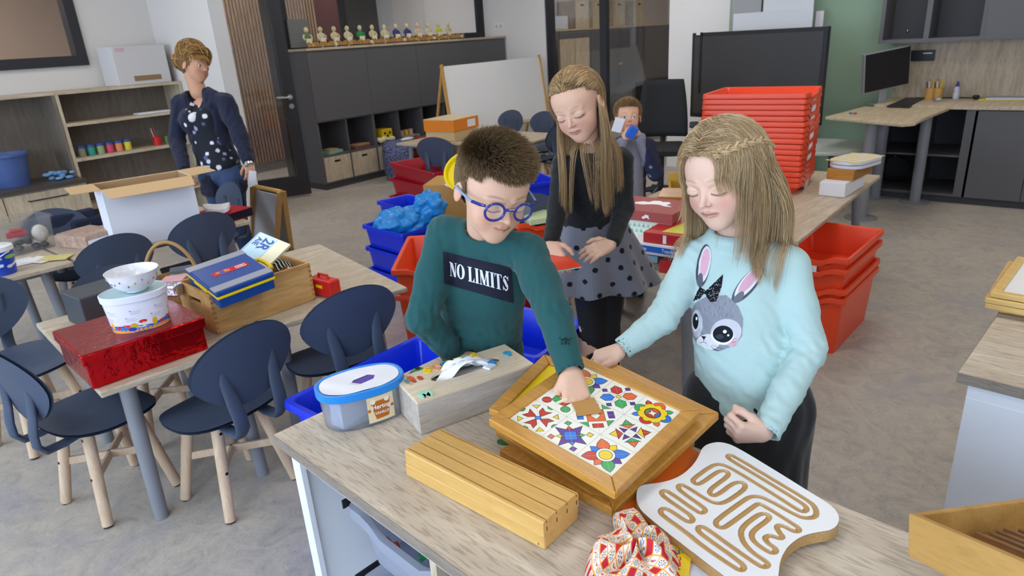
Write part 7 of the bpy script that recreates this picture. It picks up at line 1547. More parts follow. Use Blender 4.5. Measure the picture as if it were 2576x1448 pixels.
    hx = nrm(np.cross(hv, camv((0, 0, 1)))); hy = nrm(np.cross(hx, hv)); bv = BVHTree.FromPolygons([tuple(a) for a in V], [tuple(q) for q in Q])
    for k in range(40):
        a = 2 * PI * k / 40; dr = hx * math.cos(a) + hy * math.sin(a); p = nb + dr * .052 - hv * .004; hit = bv.find_nearest(Vector(p)); ring.append(hit[0] + hit[1] * .0005)
    MB().tube([r - Vector(off) for r in ring], .0028, 8, closed=True).build('collar', m_seam, sw, smooth=True)
    pr = project_on(V, Q, FW)
    # NO LIMITS patch
    c4 = [PD(*p, 1.5) for p in ((1114, 632), (1286, 672), (1292, 762), (1116, 712))]
    def quad(U, W_): A, B, C_, D = [arr(c) for c in c4]; U, W_ = U[:, None], W_[:, None]; return (A * (1 - U) + B * U) * W_ + (D * (1 - U) + C_ * U) * (1 - W_)
    def proj(Pts, o_):
        out = []
        for p in Pts:
            d_ = Vector(p) - Vector(CP); d_.normalize(); h_, nn, _, _ = bv.ray_cast(Vector(CP), d_); out.append((np.nan,) * 3 if h_ is None else tuple(h_ + nn * o_ - Vector(off)))
        return np.array(out)
    P = Paint(1.0, .5, 150, 76, '#14172a')
    P.mesh('chest_patch', mat('patch_navy', '#14172a', .85), lambda X, Y: proj(quad(X, Y * 2), .0016), sw)
    P = Paint(1.0, .5, 420, 190, '#14172a', 0.0); W_ = '#dfe2ee'; G = []
    def bar(x, y0, y1, w, sl=0.0): P.poly([(x, y0), (x + w, y0), (x + w + sl, y1), (x + sl, y1)], W_)
    def ser(x0, x1, y): P.rect(x0, y - .006, x1, y + .006, W_)
    y0, y1 = .15, .36; hl = .011
    def L_N(x): bar(x + .012, y0, y1, hl); P.poly([(x + .005, y1), (x + .048, y1), (x + .105, y0), (x + .062, y0)], W_); bar(x + .09, y0, y1, hl); ser(x, x + .035, y0); ser(x - .002, x + .03, y1); ser(x + .075, x + .115, y1)
    def L_O(x): P.ell((x + .055, (y0 + y1) / 2), .058, .112, W_); P.ell((x + .055, (y0 + y1) / 2), .022, .098, '#14172a')
    def L_L(x): bar(x + .012, y0, y1, .034); ser(x, x + .058, y1); ser(x, x + .09, y0); P.poly([(x + .09, y0), (x + .09, y0 + .07), (x + .06, y0)], W_)
    def L_I(x): bar(x + .012, y0, y1, .034); ser(x, x + .058, y1); ser(x, x + .058, y0)
    def L_M(x): bar(x + .012, y0, y1, hl); P.poly([(x + .004, y1), (x + .042, y1), (x + .08, y0), (x + .05, y0)], W_); P.poly([(x + .056, y0), (x + .07, y0), (x + .11, y1), (x + .096, y1)], W_); bar(x + .096, y0, y1, .034); ser(x, x + .034, y0); ser(x + .08, x + .142, y0); ser(x + .09, x + .142, y1)
    def L_T(x): bar(x + .033, y0, y1, .034); ser(x, x + .1, y1); ser(x + .018, x + .082, y0); P.poly([(x, y1), (x, y1 - .06), (x + .02, y1)], W_); P.poly([(x + .1, y1), (x + .1, y1 - .06), (x + .08, y1)], W_)
    def L_S(x): 
        P.pl([(x + .075, y1 - .035), (x + .05, y1 - .004), (x + .022, y1 - .03), (x + .03, y1 - .08)], .018, W_); P.line((x + .03, y1 - .07), (x + .062, y0 + .07), .04, W_); P.pl([(x + .062, y0 + .08), (x + .07, y0 + .035), (x + .045, y0 + .004), (x + .015, y0 + .035)], .018, W_); bar(x + .078, y1 - .065, y1, .009); bar(x + .004, y0, y0 + .065, .009)
    L_N(.085); L_O(.205); L_L(.365); L_I(.462); L_M(.53); L_I(.68); L_T(.745); L_S(.852)
    P.A = (P.C.sum(-1) > .8).astype(float); P.mesh('chest_lettering', mat('print_white', '#dfe2ee', .8), lambda X, Y: proj(quad(X, Y * 2), .0026), sw)
    # embroidered insect on the sleeve
    mb = MB(); 
    for dx, dy, r in ((0, 0, 5), (0, -6, 4), (-10, 2, 3), (10, 2, 3), (-9, -7, 3), (9, -7, 3), (-14, 7, 2), (14, 7, 2), (0, 7, 3), (-5, 4, 3), (5, 4, 3)):
        q = proj([arr(PD(1422 + dx, 857 - dy, 1.3))], .0006)[0]
        if np.isfinite(q).all(): mb.sph(tuple(q), r * .00075, 8, 5)
    mb.build('sleeve_insect', mat('thread_black', '#15302f', .9), sw, smooth=True)
    # trousers
    v = Vol((-1.45, .95, 0), (-.85, 1.45, .85), .007); 
    v.ell(hp + [0, 0, .02], (.105, .088, .10), Mx, .02)
    for k in (-1, 1): o = np.array([.065 * k, 0, 0]); f = hp + o; f[2] = .06; v.limb([hp + o * .9, hp + o + [0, 0, -.33], f], [.072, .06, .05], .02)
    v.cut((0, 0, .06), (0, 0, -1)); V, Q = v.mesh(); cloth('trousers', V - off, Q, mat('jeans_dark', '#252b3c', .85), t)
    for k in (-1, 1): f = hp + np.array([.065 * k, 0, 0]); MB().sph((f[0] + .01 * 0 - off[0], f[1] - .05 - off[1], .035), (.042, .10, .034), 14, 8).build('shoe', mat('shoe_dark', '#2a2a30', .6), t, smooth=True)
    # hair
    rs = np.random.RandomState(4)
    def region(P): x, y, z = P[:, 0], P[:, 1], P[:, 2]; ax_ = np.abs(x); fl = .27 - .03 * np.cos(ax_ * 9); side = np.where(y > .05, .20 - (y - .05) * .0 + 0 * y, -.06 + .25 * np.clip(y + .1, 0, 1)); side = np.where(y < -.12, -.20, side); return np.where(y > .2, z > fl, z > side)
    Vs, Qs, Cs = scalp_shell(hd, region, '#5c4a3a', .992); hr = npmesh('hair', Vs - off, Qs, vmat('scalp_hair', .8), t, True, Cs)
    G = scalp_points(24000, rs, region); N_ = (G - CR_C) / CR_R ** 2; N_ /= np.linalg.norm(N_, axis=1, keepdims=True); x, y, z = G.T
    top = np.clip((z - .18) / .2, 0, 1); L = (.0045 + .021 * top) * rs.uniform(.75, 1.2, len(G)); fwd = np.stack([x * .6, 1 - .2 * top, -.25 - .6 * (1 - top)], 1); fwd[:, 2] += .3 * top; fwd /= np.linalg.norm(fwd, axis=1, keepdims=True)
    D = N_ * (.45 + .5 * top)[:, None] + fwd * .75 + rs.normal(size=G.shape) * .16; D /= np.linalg.norm(D, axis=1, keepdims=True); k = 5; u = np.linspace(0, 1, k)[None, :, None]
    Pw = hd.c + (G * hd.H) @ hd.M.T; Dw = D @ hd.M.T; fw_ = (fwd @ hd.M.T); S_ = Pw[:, None] + Dw[:, None] * u * L[:, None, None] + fw_[:, None] * (u ** 2) * L[:, None, None] * .35 - off
    c0 = pal(rs, len(G), ['#584432', '#7b6044', '#98795a', '#6a533c']); tip = np.array(lin('#b0946c')); CC = c0[:, None] * (1 - .55 * u ** 1.5) + tip * .55 * u ** 1.5; hair_mesh('hair_strands', S_, .00055, CC, m_hair, hr, .3)
    # glasses
    g = thing('glasses', '', ''); 
    for k_ in list(g.keys()): del g[k_]
    g.parent = t; g.location = (0, 0, 0)
    def HW(x, y, z): return Vector(hd.w(x, y, z) - off)
    m_gl = mat('glasses_blue', '#1c2f86', .25, coat=.3); mb = MB()
    for sx in (-1, 1):
        mb.tube([HW(sx * .152 + .098 * math.cos(a), .405 - .05 * abs(sx * .152 + .098 * math.cos(a)) ** 1.2 * 2.2, -.025 + .088 * math.sin(a)) for a in [2 * PI * k / 36 for k in range(36)]], .0027, 8, closed=True)
    mb.tube([HW(-.062, .402, .0), HW(-.03, .425, .012), HW(.03, .425, .012), HW(.062, .402, .0)], .003, 8)
    for sx in (-1, 1): mb.tube([HW(sx * .235, .345, .015), HW(sx * .285, .325, .018), HW(sx * .345, .26, .02)], [.003, .0035, .0035], 8)
    mb.build('glasses_frame', m_gl, g, smooth=True)
    for sx in (-1, 1): MB().tube([HW(sx * .345, .265, .02), HW(sx * .375, .1, .02), HW(sx * .385, -.04, .025), HW(sx * .36, -.14, -.05)], [.003, .0026, .0026, .002], 8).build('glasses_temple', mat('temple_lightblue', '#7fa3c8', .3, coat=.3), g, smooth=True)
    for sx in (-1, 1):
        pts = [HW(sx * .152 + .095 * math.cos(a), .404 - .05 * abs(sx * .152 + .095 * math.cos(a)) ** 1.2 * 2.2, -.025 + .085 * math.sin(a)) for a in [2 * PI * k / 30 for k in range(30)]]
        MB().add(pts, [tuple(range(30))]).build('lens', mat('lens_glass', '#ffffff', .03, alpha=.12, spec=.8), g)
    o = MB().box(-.0235, .0235, -.0235, .0235, -.0008, .0008).build('card_square', mat('kraft_card', '#b98a4c', .8), None); o.matrix_world = BM @ Matrix.Translation((.115, .150, -.0015)) @ Matrix.Rotation(-.75 + .12, 4, 'Z'); tag(o, 'small square of brown card under the boy\'s fist on the puzzle', 'card')
    o = MB().box(-.011, .011, -.002, .002, -.002, .002).build('wood_peg', mat('peg_cream', '#e4d8b4', .5), None, .0005); p = PZ(1413, 1008, .905); o.location = p; o.rotation_euler = (0, -.3, .9); tag(o, 'tiny cream wooden stick between the boy\'s thumb and finger', 'stick')
    return t
BOY = boy()
# ================================================================ THE GIRL IN MINT
def dress(v, nb, sL, sR, ch, wa, hp, w, d, sl=.047, k=.03):
    ax = nrm(sR - sL); Z = nrm(nb - wa); Y = nrm(np.cross(Z, ax)); X = np.cross(Y, Z); Mx = np.stack([X, Y, Z], 1)
    v.ell(ch, (w * .95, d, .11), Mx, .015); v.ell((ch + wa) / 2, (w * .93, d * .98, .12), Mx, .04); v.ell(wa, (w * .9, d, .11), Mx, .04); v.ell((wa + hp) / 2, (w * .93, d * 1.04, .10), Mx, .04); v.ell(hp, (w * .98, d * 1.08, .09), Mx, .04)
    v.cap(sL, sR, sl * .85, sl * .85, k * .7); v.cap(sL + (nb - sL) * .25, nb, sl * .8, sl * .95, k * .6); v.cap(sR + (nb - sR) * .25, nb, sl * .8, sl * .95, k * .6)
    return Mx
def trunk(t, nb, hp, sL, sR, arms, col, parts, sp=.065, foot=(0, -.1), lo=None, hi=None):
    v = Vol(lo, hi, .007); v.cap(nb, hp + [0, 0, .08], .028, .065, .02); v.cap(sL, sR, .020, .020, .02)
    for a in arms: v.limb([a[0], a[1], a[2]], [.020, .020, .016], .02)
    e = nrm(np.array([sR[0] - sL[0], sR[1] - sL[1], 0]))
    for q in (-1, 1):
        o = e * sp * q; f = hp + o; f[2] = .05; v.limb([hp + o * .9, (hp + f + o * 0) / 2, f], [.058, .045, .033], .02); v.cap(f, f + [foot[0], foot[1], -.015], .032, .026, .01)
    V, Q = v.mesh(); parts.append((V, Q, skin_col(V, col)))
def finish_body(t, parts):
    V, Q, C = join(parts); npmesh('body', V - np.array(t.location), Q, m_skin, t, True, C)
def bvproj(V, Q, off):
    bv = BVHTree.FromPolygons([tuple(a) for a in V], [tuple(q) for q in Q])
    def f(x, y, o_):
        d_ = Vector(ray(x, y)).normalized(); h_, nn, _, _ = bv.ray_cast(Vector(CP), d_); return (np.nan,) * 3 if h_ is None else tuple(h_ + nn * o_ - Vector(off))
    return f
def mint():
    t = thing('person', 'blonde girl in a pale mint shirt with a rabbit print, holding the puzzle pile', 'person', (-.45, 1.27, 0)); off = np.array(t.location)
    col = dict(skin='#e4bda8', lip='#b8675f', brow='#a98a66', blush='#d28478', lash='#5a4636')
    hd = Head((1818, 444), 1.38, .214, -51, 28, -.11)
    nb = arr(PD(1850, 592, 1.46)); sL, sR = arr(PD(1748, 650, 1.50)), arr(PD(1985, 668, 1.42)); ch = arr(PD(1862, 720, 1.48)); wa = arr(PD(1868, 860, 1.49)); hp = arr(PD(1882, 985, 1.50))
    eL, wL = arr(PD(1668, 800, 1.50)), arr(PD(1563, 878, 1.50)); eR, wR = arr(PD(2032, 880, 1.40)), arr(PD(1925, 1090, 1.32))
    parts = [head_mesh(hd, nb, .038, col, 'down')]
    v = hand_vol(wL, nrm(camv((-.75, -.25, .1))), camv((-.25, .85, .35)), camv((.3, -.6, .75)), .84, [(38, 42, 25), (42, 45, 28), (46, 48, 30), (50, 50, 30)], [(.7, .55, -.05), (.95, .25, -.05), (1, .1, -.15)], fore=wL - nrm(wL - eL) * .06); V, Q = v.mesh(); parts.append((V, Q, skin_col(V, col)))
    v = hand_vol(wR, nrm(camv((-.85, .05, .1))), camv((.1, -.6, .75)), camv((-.2, .85, .5)), .84, [(58, 80, 50), (62, 84, 50), (64, 84, 50), (62, 80, 50)], [(.8, .45, -.5), (.8, .1, -.7), (.5, -.2, -.9)], fore=wR - nrm(wR - eR) * .06); V, Q = v.mesh(); parts.append((V, Q, skin_col(V, col)))
    trunk(t, nb, hp, sL, sR, ((sL, eL, wL), (sR, eR, wR)), col, parts, lo=(-1.0, .85, 0), hi=(.05, 1.65, 1.2)); finish_body(t, parts)
    v = Vol((-1.05, .85, .66), (.08, 1.68, 1.24), .0042)
    Mx = dress(v, nb - [0, 0, .005], sL, sR, ch, wa, hp, .108, .08, .044)
    v.limb([sL, (sL + eL) / 2, eL], [.041, .037, .034], .016); v.limb([eL, (eL + wL) / 2, wL], [.034, .029, .026], .01); v.limb([sR, (sR + eR) / 2, eR], [.041, .038, .037], .016); v.limb([eR, (eR + wR) / 2, wR], [.037, .032, .028], .01)
    v.ell(hp - [0, 0, .02], (.118, .098, .04), Mx, .02)
    hv = nrm(hd.w(0, -.12, -.2) - nb); F1, F2 = folds(13, 80, .009), folds(15, 36, .0065, (1, 1, .5)); el = [(eL, .08), (eR, .09), (wR, .08), (sL, .06), (wa, .1), (hp, .1)]
    v.warp(lambda P: F1(P) * np.clip(sum(mask(P, c_, r) for c_, r in el), 0, 1) + F2(P) * .4)
    neckring(v, nb, hv, .047); v.cap(nb - hv * .02, nb + hv * .12, .041, .048, .003, True)
    for w_, e_ in ((wL, eL), (wR, eR)): dn = nrm(w_ - e_); v.cutball(w_, dn, .05); v.cap(w_ - dn * .012, w_ + dn * .05, .0215, .024, .002, True)
    hb = arr(PD(1800, 1020, 1.45)); v.cut(hp - [0, 0, .045], nrm(np.array([.1, .05, -1.])))
    V, Q = v.mesh(); m_mint = mat('mint_jersey', '#b4cecb', .85, spec=.15, sheen=.1, bump=(1100, .1)); sh = cloth('shirt', V - off, Q, m_mint, t); pj = bvproj(V, Q, off)
    # rabbit print
    W_, H_ = 200, 320; P = Paint(W_, H_, 330, 520, '#b4cecb', 0.0); X0, Y0 = 1730, 915
    def p_(x, y): return (1560 + x / 2.585 - X0, Y0 - (380 + y / 2.585))
    A = np.zeros(P.X.shape)
    def add(d): nonlocal A; A = np.maximum(A, d < 0)
    def ell(x, y, rx, ry, c_, a=0., on=True):
        q = p_(x, y); d = P.ell_d(q, rx / 2.585, ry / 2.585, a); P.sd(d, c_)
        if on: add(d)
    def poly(pts, c_, on=True):
        q = [p_(*a) for a in pts]; d = P.poly_d(q); P.sd(d, c_)
        if on: add(d)
    ell(542, 745, 46, 142, '#494b57', -.16); ell(550, 735, 38, 118, '#d9d6dc', -.16, False); ell(552, 725, 27, 92, '#d8a8b8', -.16, False); ell(520, 850, 20, 60, '#5d5f6c', -.1, False)
    ell(828, 868, 150, 52, '#50525e', .88); ell(832, 855, 128, 42, '#dcdae0', .88, False); ell(836, 845, 98, 30, '#d3a2b4', .88, False); ell(765, 960, 60, 24, '#6c6e7a', .9, False)
    poly([(462, 1060), (490, 985), (560, 945), (690, 935), (770, 1010), (800, 1090), (792, 1200), (745, 1265), (640, 1300), (560, 1285), (500, 1250), (462, 1180)], '#8f919c')
    ell(690, 1175, 100, 85, '#c9c8d0', .2, False); ell(500, 1120, 38, 90, '#c4c4cc', 0, False); ell(575, 1240, 75, 52, '#dcdbe0', 0, False); ell(740, 1250, 36, 22, '#d9a9b8', .4, False)
    r_ = random.Random(3)
    for i in range(90):
        x = r_.uniform(540, 740); y = r_.uniform(950, 1090); q = p_(x, y); k_ = (x - 600) * .0016; P.line(q, (q[0] + 7 * k_ * 2, q[1] + 7), .8, r_.choice(['#6d6f7c', '#a9abb6', '#7b7d8a', '#5d5f6a']))
    ell(668, 1195, 73, 62, '#f2f2f6', 0, False); ell(670, 1188, 66, 55, '#1d2028', 0, False); ell(682, 1172, 12, 11, '#f4f6fa', 0, False); ell(704, 1196, 7, 7, '#dfe4ee', 0, False); ell(650, 1205, 26, 16, '#39404e', 0, False)
    ell(492, 1112, 23, 60, '#f0f0f4', 0, False); ell(494, 1105, 19, 52, '#1d2028', 0, False); ell(500, 1088, 6, 10, '#f4f6fa', 0, False)
    poly([(528, 1200), (562, 1204), (548, 1228)], '#1b1b20', False); P.pl([p_(546, 1225), p_(545, 1240), p_(520, 1246)], 1, '#2a2a30').pl([p_(545, 1240), p_(566, 1248)], 1, '#2a2a30')
    poly([(470, 975), (500, 915), (520, 880), (560, 905), (672, 798), (662, 880), (628, 975), (590, 980), (548, 925), (520, 960)], '#16171c')
    for i in range(110):
        q = p_(r_.uniform(490, 660), r_.uniform(830, 970)); i_, j_ = int(q[0] / W_ * 329), int(q[1] / H_ * 519)
        if P.C[i_, j_].sum() < .1: P.circ(q, .8, '#c9cad2')
    B = P.C.copy()
    for a_, b_ in (((600, 1275), (700, 1338)), ((590, 1265), (640, 1310)), ((615, 1290), (660, 1300)), ((600, 1260), (722, 1305)), ((480, 1165), (462, 1140)), ((478, 1180), (460, 1170)), ((730, 1225), (760, 1215)), ((728, 1240), (750, 1240))):
        d = P.seg_d(p_(*a_), p_(*b_)) - .45; P.sd(d, '#22242c'); add(d)
    P.A = A; P.mesh('rabbit_print', vmat('shirt_print', .8, .2), lambda X, Y: np.array([pj(x + X0, Y0 - y, .0012) for x, y in zip(X, Y)]), sh)
    # trousers / skirt
    v = Vol((-.85, 1.0, 0), (-.05, 1.6, .86), .006); v.ell(hp - [0, 0, .02], (.112, .092, .09), Mx, .02); e = nrm(np.array([sR[0] - sL[0], sR[1] - sL[1], 0]))
    for q in (-1, 1): o = e * .065 * q; f = hp + o; f[2] = .07; v.limb([hp + o * .9 - [0, 0, .03], (hp + f) / 2 + o * .3, f + o * .3], [.085, .085, .08], .03)
    F3 = folds(8, 24, .012, (1, 1, .15)); v.warp(lambda P: F3(P)); v.cut((0, 0, .06), (0, 0, -1)); V, Q = v.mesh(); cloth('trousers', V - off, Q, mat('black_ribbed', '#16171a', .75, sheen=.2), t)
    for q in (-1, 1): f = hp + e * .08 * q; MB().sph((f[0] - off[0] - .01, f[1] - off[1] - .05, .035), (.04, .1, .034), 12, 8).build('shoe', MATS['shoe_dark'], t, smooth=True)
    # hair
    rs = np.random.RandomState(8); cols = ['#a8845a', '#c8a67a', '#dcc092', '#b6946a', '#ead2a8']
    def region(P): x, y, z = P.T; return np.where(y > .14, z > .31 - .3 * np.clip(np.abs(x) - .12, 0, 1), np.where(y > -.10, z > .10 + .5 * np.clip(y + .1, 0, 1), z > -.25))
    Vs, Qs, Cs = scalp_shell(hd, region, '#8a7150', 1.0); hr = npmesh('hair', Vs - off, Qs, MATS['scalp_hair'], t, True, Cs)
    def comb(G):
        x, y, z = G.T; part = np.sign(x - .02); D = np.stack([part * .42, -.50 + 0 * x, -.35 + 0 * y], 1); D[y < .06] = D[y < .06] * np.array([1, .35, 1]) + np.array([0, -.05, -.45]); D[y > .06] = D[y > .06] * np.array([1, 1.5, .5]); return D
    cp = [(sL, sR, .042), (sR, (sR + eR) / 2, .040), (sL, (sL + eL) / 2, .038), (ch, wa, .088), (nb, ch, .052), (hd.w(0, .16, -.05), hd.w(0, .12, -.30), .245 * hd.H)]
    o = long_hair(hd, 14000, lambda G: np.where(G[:, 1] > .06, .13, .32 + .03 * G[:, 0]), region, comb, rs, cols, hr, 26, cp, .9, .55, 420, .00042, 'hair_strands', .3, lift=.010, hug=-.08)
    me = o.data; n = len(me.vertices); a = np.empty(n * 3, np.float32); me.vertices.foreach_get('co', a); a = a.reshape(-1, 3) - off.astype(np.float32); me.vertices.foreach_set('co', a.ravel()); me.update()
    # twisted braid from brow to the back of the head
    S_ = []; rb = np.random.RandomState(2)
    pth = [hd.w(*(CR_C + nrm(q) * CR_R * 1.10)) for q in ((-.45, .95, .50), (-.72, .72, .52), (-.9, .4, .5), (-1, .05, .42), (-.98, -.3, .28), (-.85, -.6, .05))]
    pth = np.array(pth); u = np.linspace(0, 5, 44); base = np.stack([np.interp(u, range(6), pth[:, i]) for i in range(3)], 1); T_ = np.gradient(base, axis=0); T_ /= np.linalg.norm(T_, axis=1, keepdims=True); Nn = base - hd.c; Nn /= np.linalg.norm(Nn, axis=1, keepdims=True); Bn = np.cross(T_, Nn)
    for j in range(3):
        for q in range(110):
            r0, th = .0042 * math.sqrt(rb.uniform()), rb.uniform(0, 6.3); ph_ = u * 3.6 + j * 2.094; cx_ = .0065 * np.sin(ph_) + r0 * math.cos(th); cn = .0035 * np.sin(2 * ph_) + r0 * math.sin(th) + .003; S_.append(base + Bn * cx_[:, None] + Nn * cn[:, None] - off)
    hair_mesh('braid', np.array(S_), .0006, pal(rb, len(S_), cols), m_hair, hr, .8)
    # flyaway strands
    return t, hd, nb, sL, sR
MINT = mint()
v = Vol((-3.62, 2.5, .33), (-2.98, 3.15, .72), .006); F = folds(77, 26, .035); v.ell((-3.30, 2.80, .46), (.21, .12, .10), np.array(Matrix.Rotation(.9, 3, 'Z')), .01); v.ell((-3.18, 2.92, .55), (.12, .08, .10), None, .05); v.warp(lambda P: F(P)); V, Q = v.mesh(); o = COL.objects['plastic_bag']; nb_ = npmesh('tmp', V - np.array(BAGSPOT), Q, MATS['bag_blue']); o.data = nb_.data; bpy.data.objects.remove(nb_)
def localise(o, off):
    me = o.data; n = len(me.vertices); a = np.empty(n * 3, np.float32); me.vertices.foreach_get('co', a); me.vertices.foreach_set('co', (a.reshape(-1, 3) - off.astype(np.float32)).ravel()); me.update()
def legs_cloth(v, hp, e, sp, top, knee, ankle, floor_=.07, spread=1.0, k=.02):
    for q in (-1, 1): o = e * sp * q; f = hp + o * spread; f[2] = floor_; v.limb([hp + o * .9 - [0, 0, .02], (hp + f) / 2, f], [top, knee, ankle], k)
def shoes(t, hp, e, sp, off, m, d=(0, -.05), L=.1):
    for q in (-1, 1): f = hp + e * sp * q; o = MB().sph((0, 0, 0), (.038, L, .034), 12, 8).build('shoe', m, t, smooth=True); o.location = (f[0] - off[0] + d[0], f[1] - off[1] + d[1], .035); o.rotation_euler.z = math.atan2(-d[0], d[1])
def girl_black():
    t = thing('person', 'girl in black top and grey dotted skirt looking at an orange red booklet', 'person', (-1.36, 2.02, 0)); off = np.array(t.location)
    col = dict(skin='#e0b298', lip='#bf7468', brow='#a08060', blush='#d28a78', lash='#54402f')
    hd = Head((1452, 268), 2.04, .212, -30, 36, .12, True)
    nb = arr(PD(1492, 385, 2.14)); sL, sR = arr(PD(1422, 412, 2.15)), arr(PD(1562, 402, 2.22)); ch = arr(PD(1492, 450, 2.22)); wa = arr(PD(1488, 525, 2.32)); hp = arr(PD(1505, 590, 2.42))
    eL, wL = arr(PD(1405, 520, 2.18)), arr(PD(1384, 612, 2.12)); eR, wR = arr(PD(1568, 525, 2.24)), arr(PD(1540, 612, 2.16))
    parts = [head_mesh(hd, nb, .036, col, 'down', h=.0022)]
    v = hand_vol(wL, nrm(camv((.35, -.8, .3))), camv((-.5, .3, .8)), camv((.8, .4, .3)), .84, [(25, 30, 20)] * 4, fore=wL - nrm(wL - eL) * .06, h=.002); V, Q = v.mesh(); parts.append((V, Q, skin_col(V, col)))
    v = hand_vol(wR, nrm(camv((-.85, -.35, .3))), camv((.1, .4, .9)), camv((-.4, .85, -.3)), .84, [(22, 28, 18)] * 4, fore=wR - nrm(wR - eR) * .06, h=.002); V, Q = v.mesh(); parts.append((V, Q, skin_col(V, col)))
    trunk(t, nb, hp, sL, sR, ((sL, eL, wL), (sR, eR, wR)), col, parts, lo=(-1.95, 1.5, 0), hi=(-.9, 2.6, 1.35)); finish_body(t, parts)
    v = Vol((-1.95, 1.5, .7), (-.9, 2.55, 1.36), .005); Mx = dress(v, nb, sL, sR, ch, wa, wa - (ch - wa) * .35, .10, .072, .040)
    v.limb([sL, eL, wL], [.042, .034, .025], .015); v.limb([sR, eR, wR], [.042, .034, .025], .015); hv = nrm(hd.w(0, -.12, -.2) - nb); F1 = folds(23, 70, .004); v.warp(lambda P: F1(P)); neckring(v, nb, hv, .042, .008); v.cap(nb - hv * .02, nb + hv * .1, .037, .043, .003, True)
    for w_, e_ in ((wL, eL), (wR, eR)): dn = nrm(w_ - e_); v.cutball(w_, dn, .05)
    V, Q = v.mesh(); cloth('black_top', V - off, Q, mat('black_mesh_top', '#101012', .8, sheen=.15), t)
    # flared dotted skirt
    n, m = 96, 26; V = np.zeros((n, m, 3)); C = np.zeros((n, m, 3)) + np.array(lin('#78777f')); e = nrm(np.array([sR[0] - sL[0], sR[1] - sL[1], 0])); b = np.array([-e[1], e[0], 0]); top = wa + (hp - wa) * .12
    for j in range(m):
        u = j / (m - 1); r = .098 + .125 * u ** .9; z = top[2] - .285 * u
        for i in range(n): a = 2 * PI * i / n; w_ = 1 + .085 * u * math.sin(9 * a + 1.2) + .05 * u * math.sin(4 * a); V[i, j] = top + (hp - top) * u * 1.4 * np.array([1, 1, 0]) + (e * math.cos(a) * r * w_ + b * math.sin(a) * r * .8 * w_); V[i, j, 2] = z + .006 * math.sin(9 * a) * u
    nn = 400; mm = 110; ia, ja = np.meshgrid(np.linspace(0, n, nn), np.linspace(0, m - 1, mm), indexing='ij'); i0 = ia.astype(int) % n; i1 = (i0 + 1) % n; j0 = np.minimum(ja.astype(int), m - 2); fi, fj = (ia % 1)[..., None], (ja - j0)[..., None]
    VV = (V[i0, j0] * (1 - fi) + V[i1, j0] * fi) * (1 - fj) + (V[i0, j0 + 1] * (1 - fi) + V[i1, j0 + 1] * fi) * fj; CC = np.zeros((nn, mm, 3)) + np.array(lin('#77767e')); rs = np.random.RandomState(5); pts = []
    for _ in range(4000):
        i_, j_ = rs.randint(nn), rs.randint(3, mm)
        if all(np.linalg.norm(VV[i_, j_] - q) > .048 for q in pts): pts.append(VV[i_, j_])
    for q in pts: CC[np.linalg.norm(VV - q, axis=2) < .0095] = lin('#16171e')
    I = np.arange(nn * mm).reshape(nn, mm); q = np.stack([I[:-1, :-1], I[:-1, 1:], I[1:, 1:], I[1:, :-1]], -1).reshape(-1, 4); o = npmesh('skirt', VV.reshape(-1, 3) - off, q, vmat('skirt_wool', .95, .1, sheen=.2), t, True, CC.reshape(-1, 3)); md = o.modifiers.new('s', 'SOLIDIFY'); md.thickness = .003
    v = Vol((-1.75, 1.75, 0), (-1.0, 2.6, .95), .006); v.ell(hp, (.09, .075, .09), Mx, .02); legs_cloth(v, hp, e, .06, .068, .047, .034); v.cut((0, 0, .05), (0, 0, -1)); V, Q = v.mesh(); cloth('tights', V - off, Q, mat('tights_black', '#15151a', .8), t); shoes(t, hp, e, .06, off, MATS['shoe_dark'])
    rs = np.random.RandomState(18); cols = ['#8a6a48', '#a98659', '#c7a474', '#9a7850', '#dcbd8c']
    def region(P): x, y, z = P.T; return np.where(y > .14, z > .32 - .25 * np.clip(np.abs(x) - .12, 0, 1), np.where(y > -.10, z > .10 + .5 * np.clip(y + .1, 0, 1), z > -.25))
    Vs, Qs, Cs = scalp_shell(hd, region, '#86694a', 1.0); hr = npmesh('hair', Vs - off, Qs, MATS['scalp_hair'], t, True, Cs)
    def comb(G): x, y, z = G.T; return np.stack([np.sign(x) * .22, -.95 + 0 * x, .05 + 0 * x], 1)
    cp = [(nb - [0, 0, .02], ch, .075), (ch, wa, .082), (hd.w(0, .16, -.05), hd.w(0, .12, -.30), .24 * hd.H)]
    def roots(n_):
        G = scalp_points(int(n_ * .66), rs, region); k_ = n_ - len(G); s_ = rs.choice([-1, 1], k_); H_ = np.stack([s_ * (.335 + rs.uniform(-.02, .02, k_)), -.06 + rs.uniform(-.09, .06, k_), -.03 + rs.uniform(-.06, .06, k_)], 1); return np.concatenate([G, H_])
    def comb2(G): D = comb(G); lo_ = G[:, 2] < .035; D[lo_] = np.array([0, .55, -1]); return D
    o = long_hair(hd, 9000, lambda G: np.where(G[:, 2] < .035, .33, .16), region, comb2, rs, cols, hr, 22, cp, .9, .7, 160, .0006, 'hair_strands', .18, root_fn=roots, lift=.004); localise(o, off)
    # booklet
    q = [PD(1378, 655, 2.08), PD(1440, 628, 2.2), PD(1490, 630, 2.15), PD(1470, 672, 2.02), PD(1386, 686, 1.98)]; q = [q[0], q[1], q[2], q[3], q[4]]; Mb = frame_from(q[4], q[3] - q[4], q[2] - q[3]); Wb, Hb = (q[3] - q[4]).length * 1.02, .155
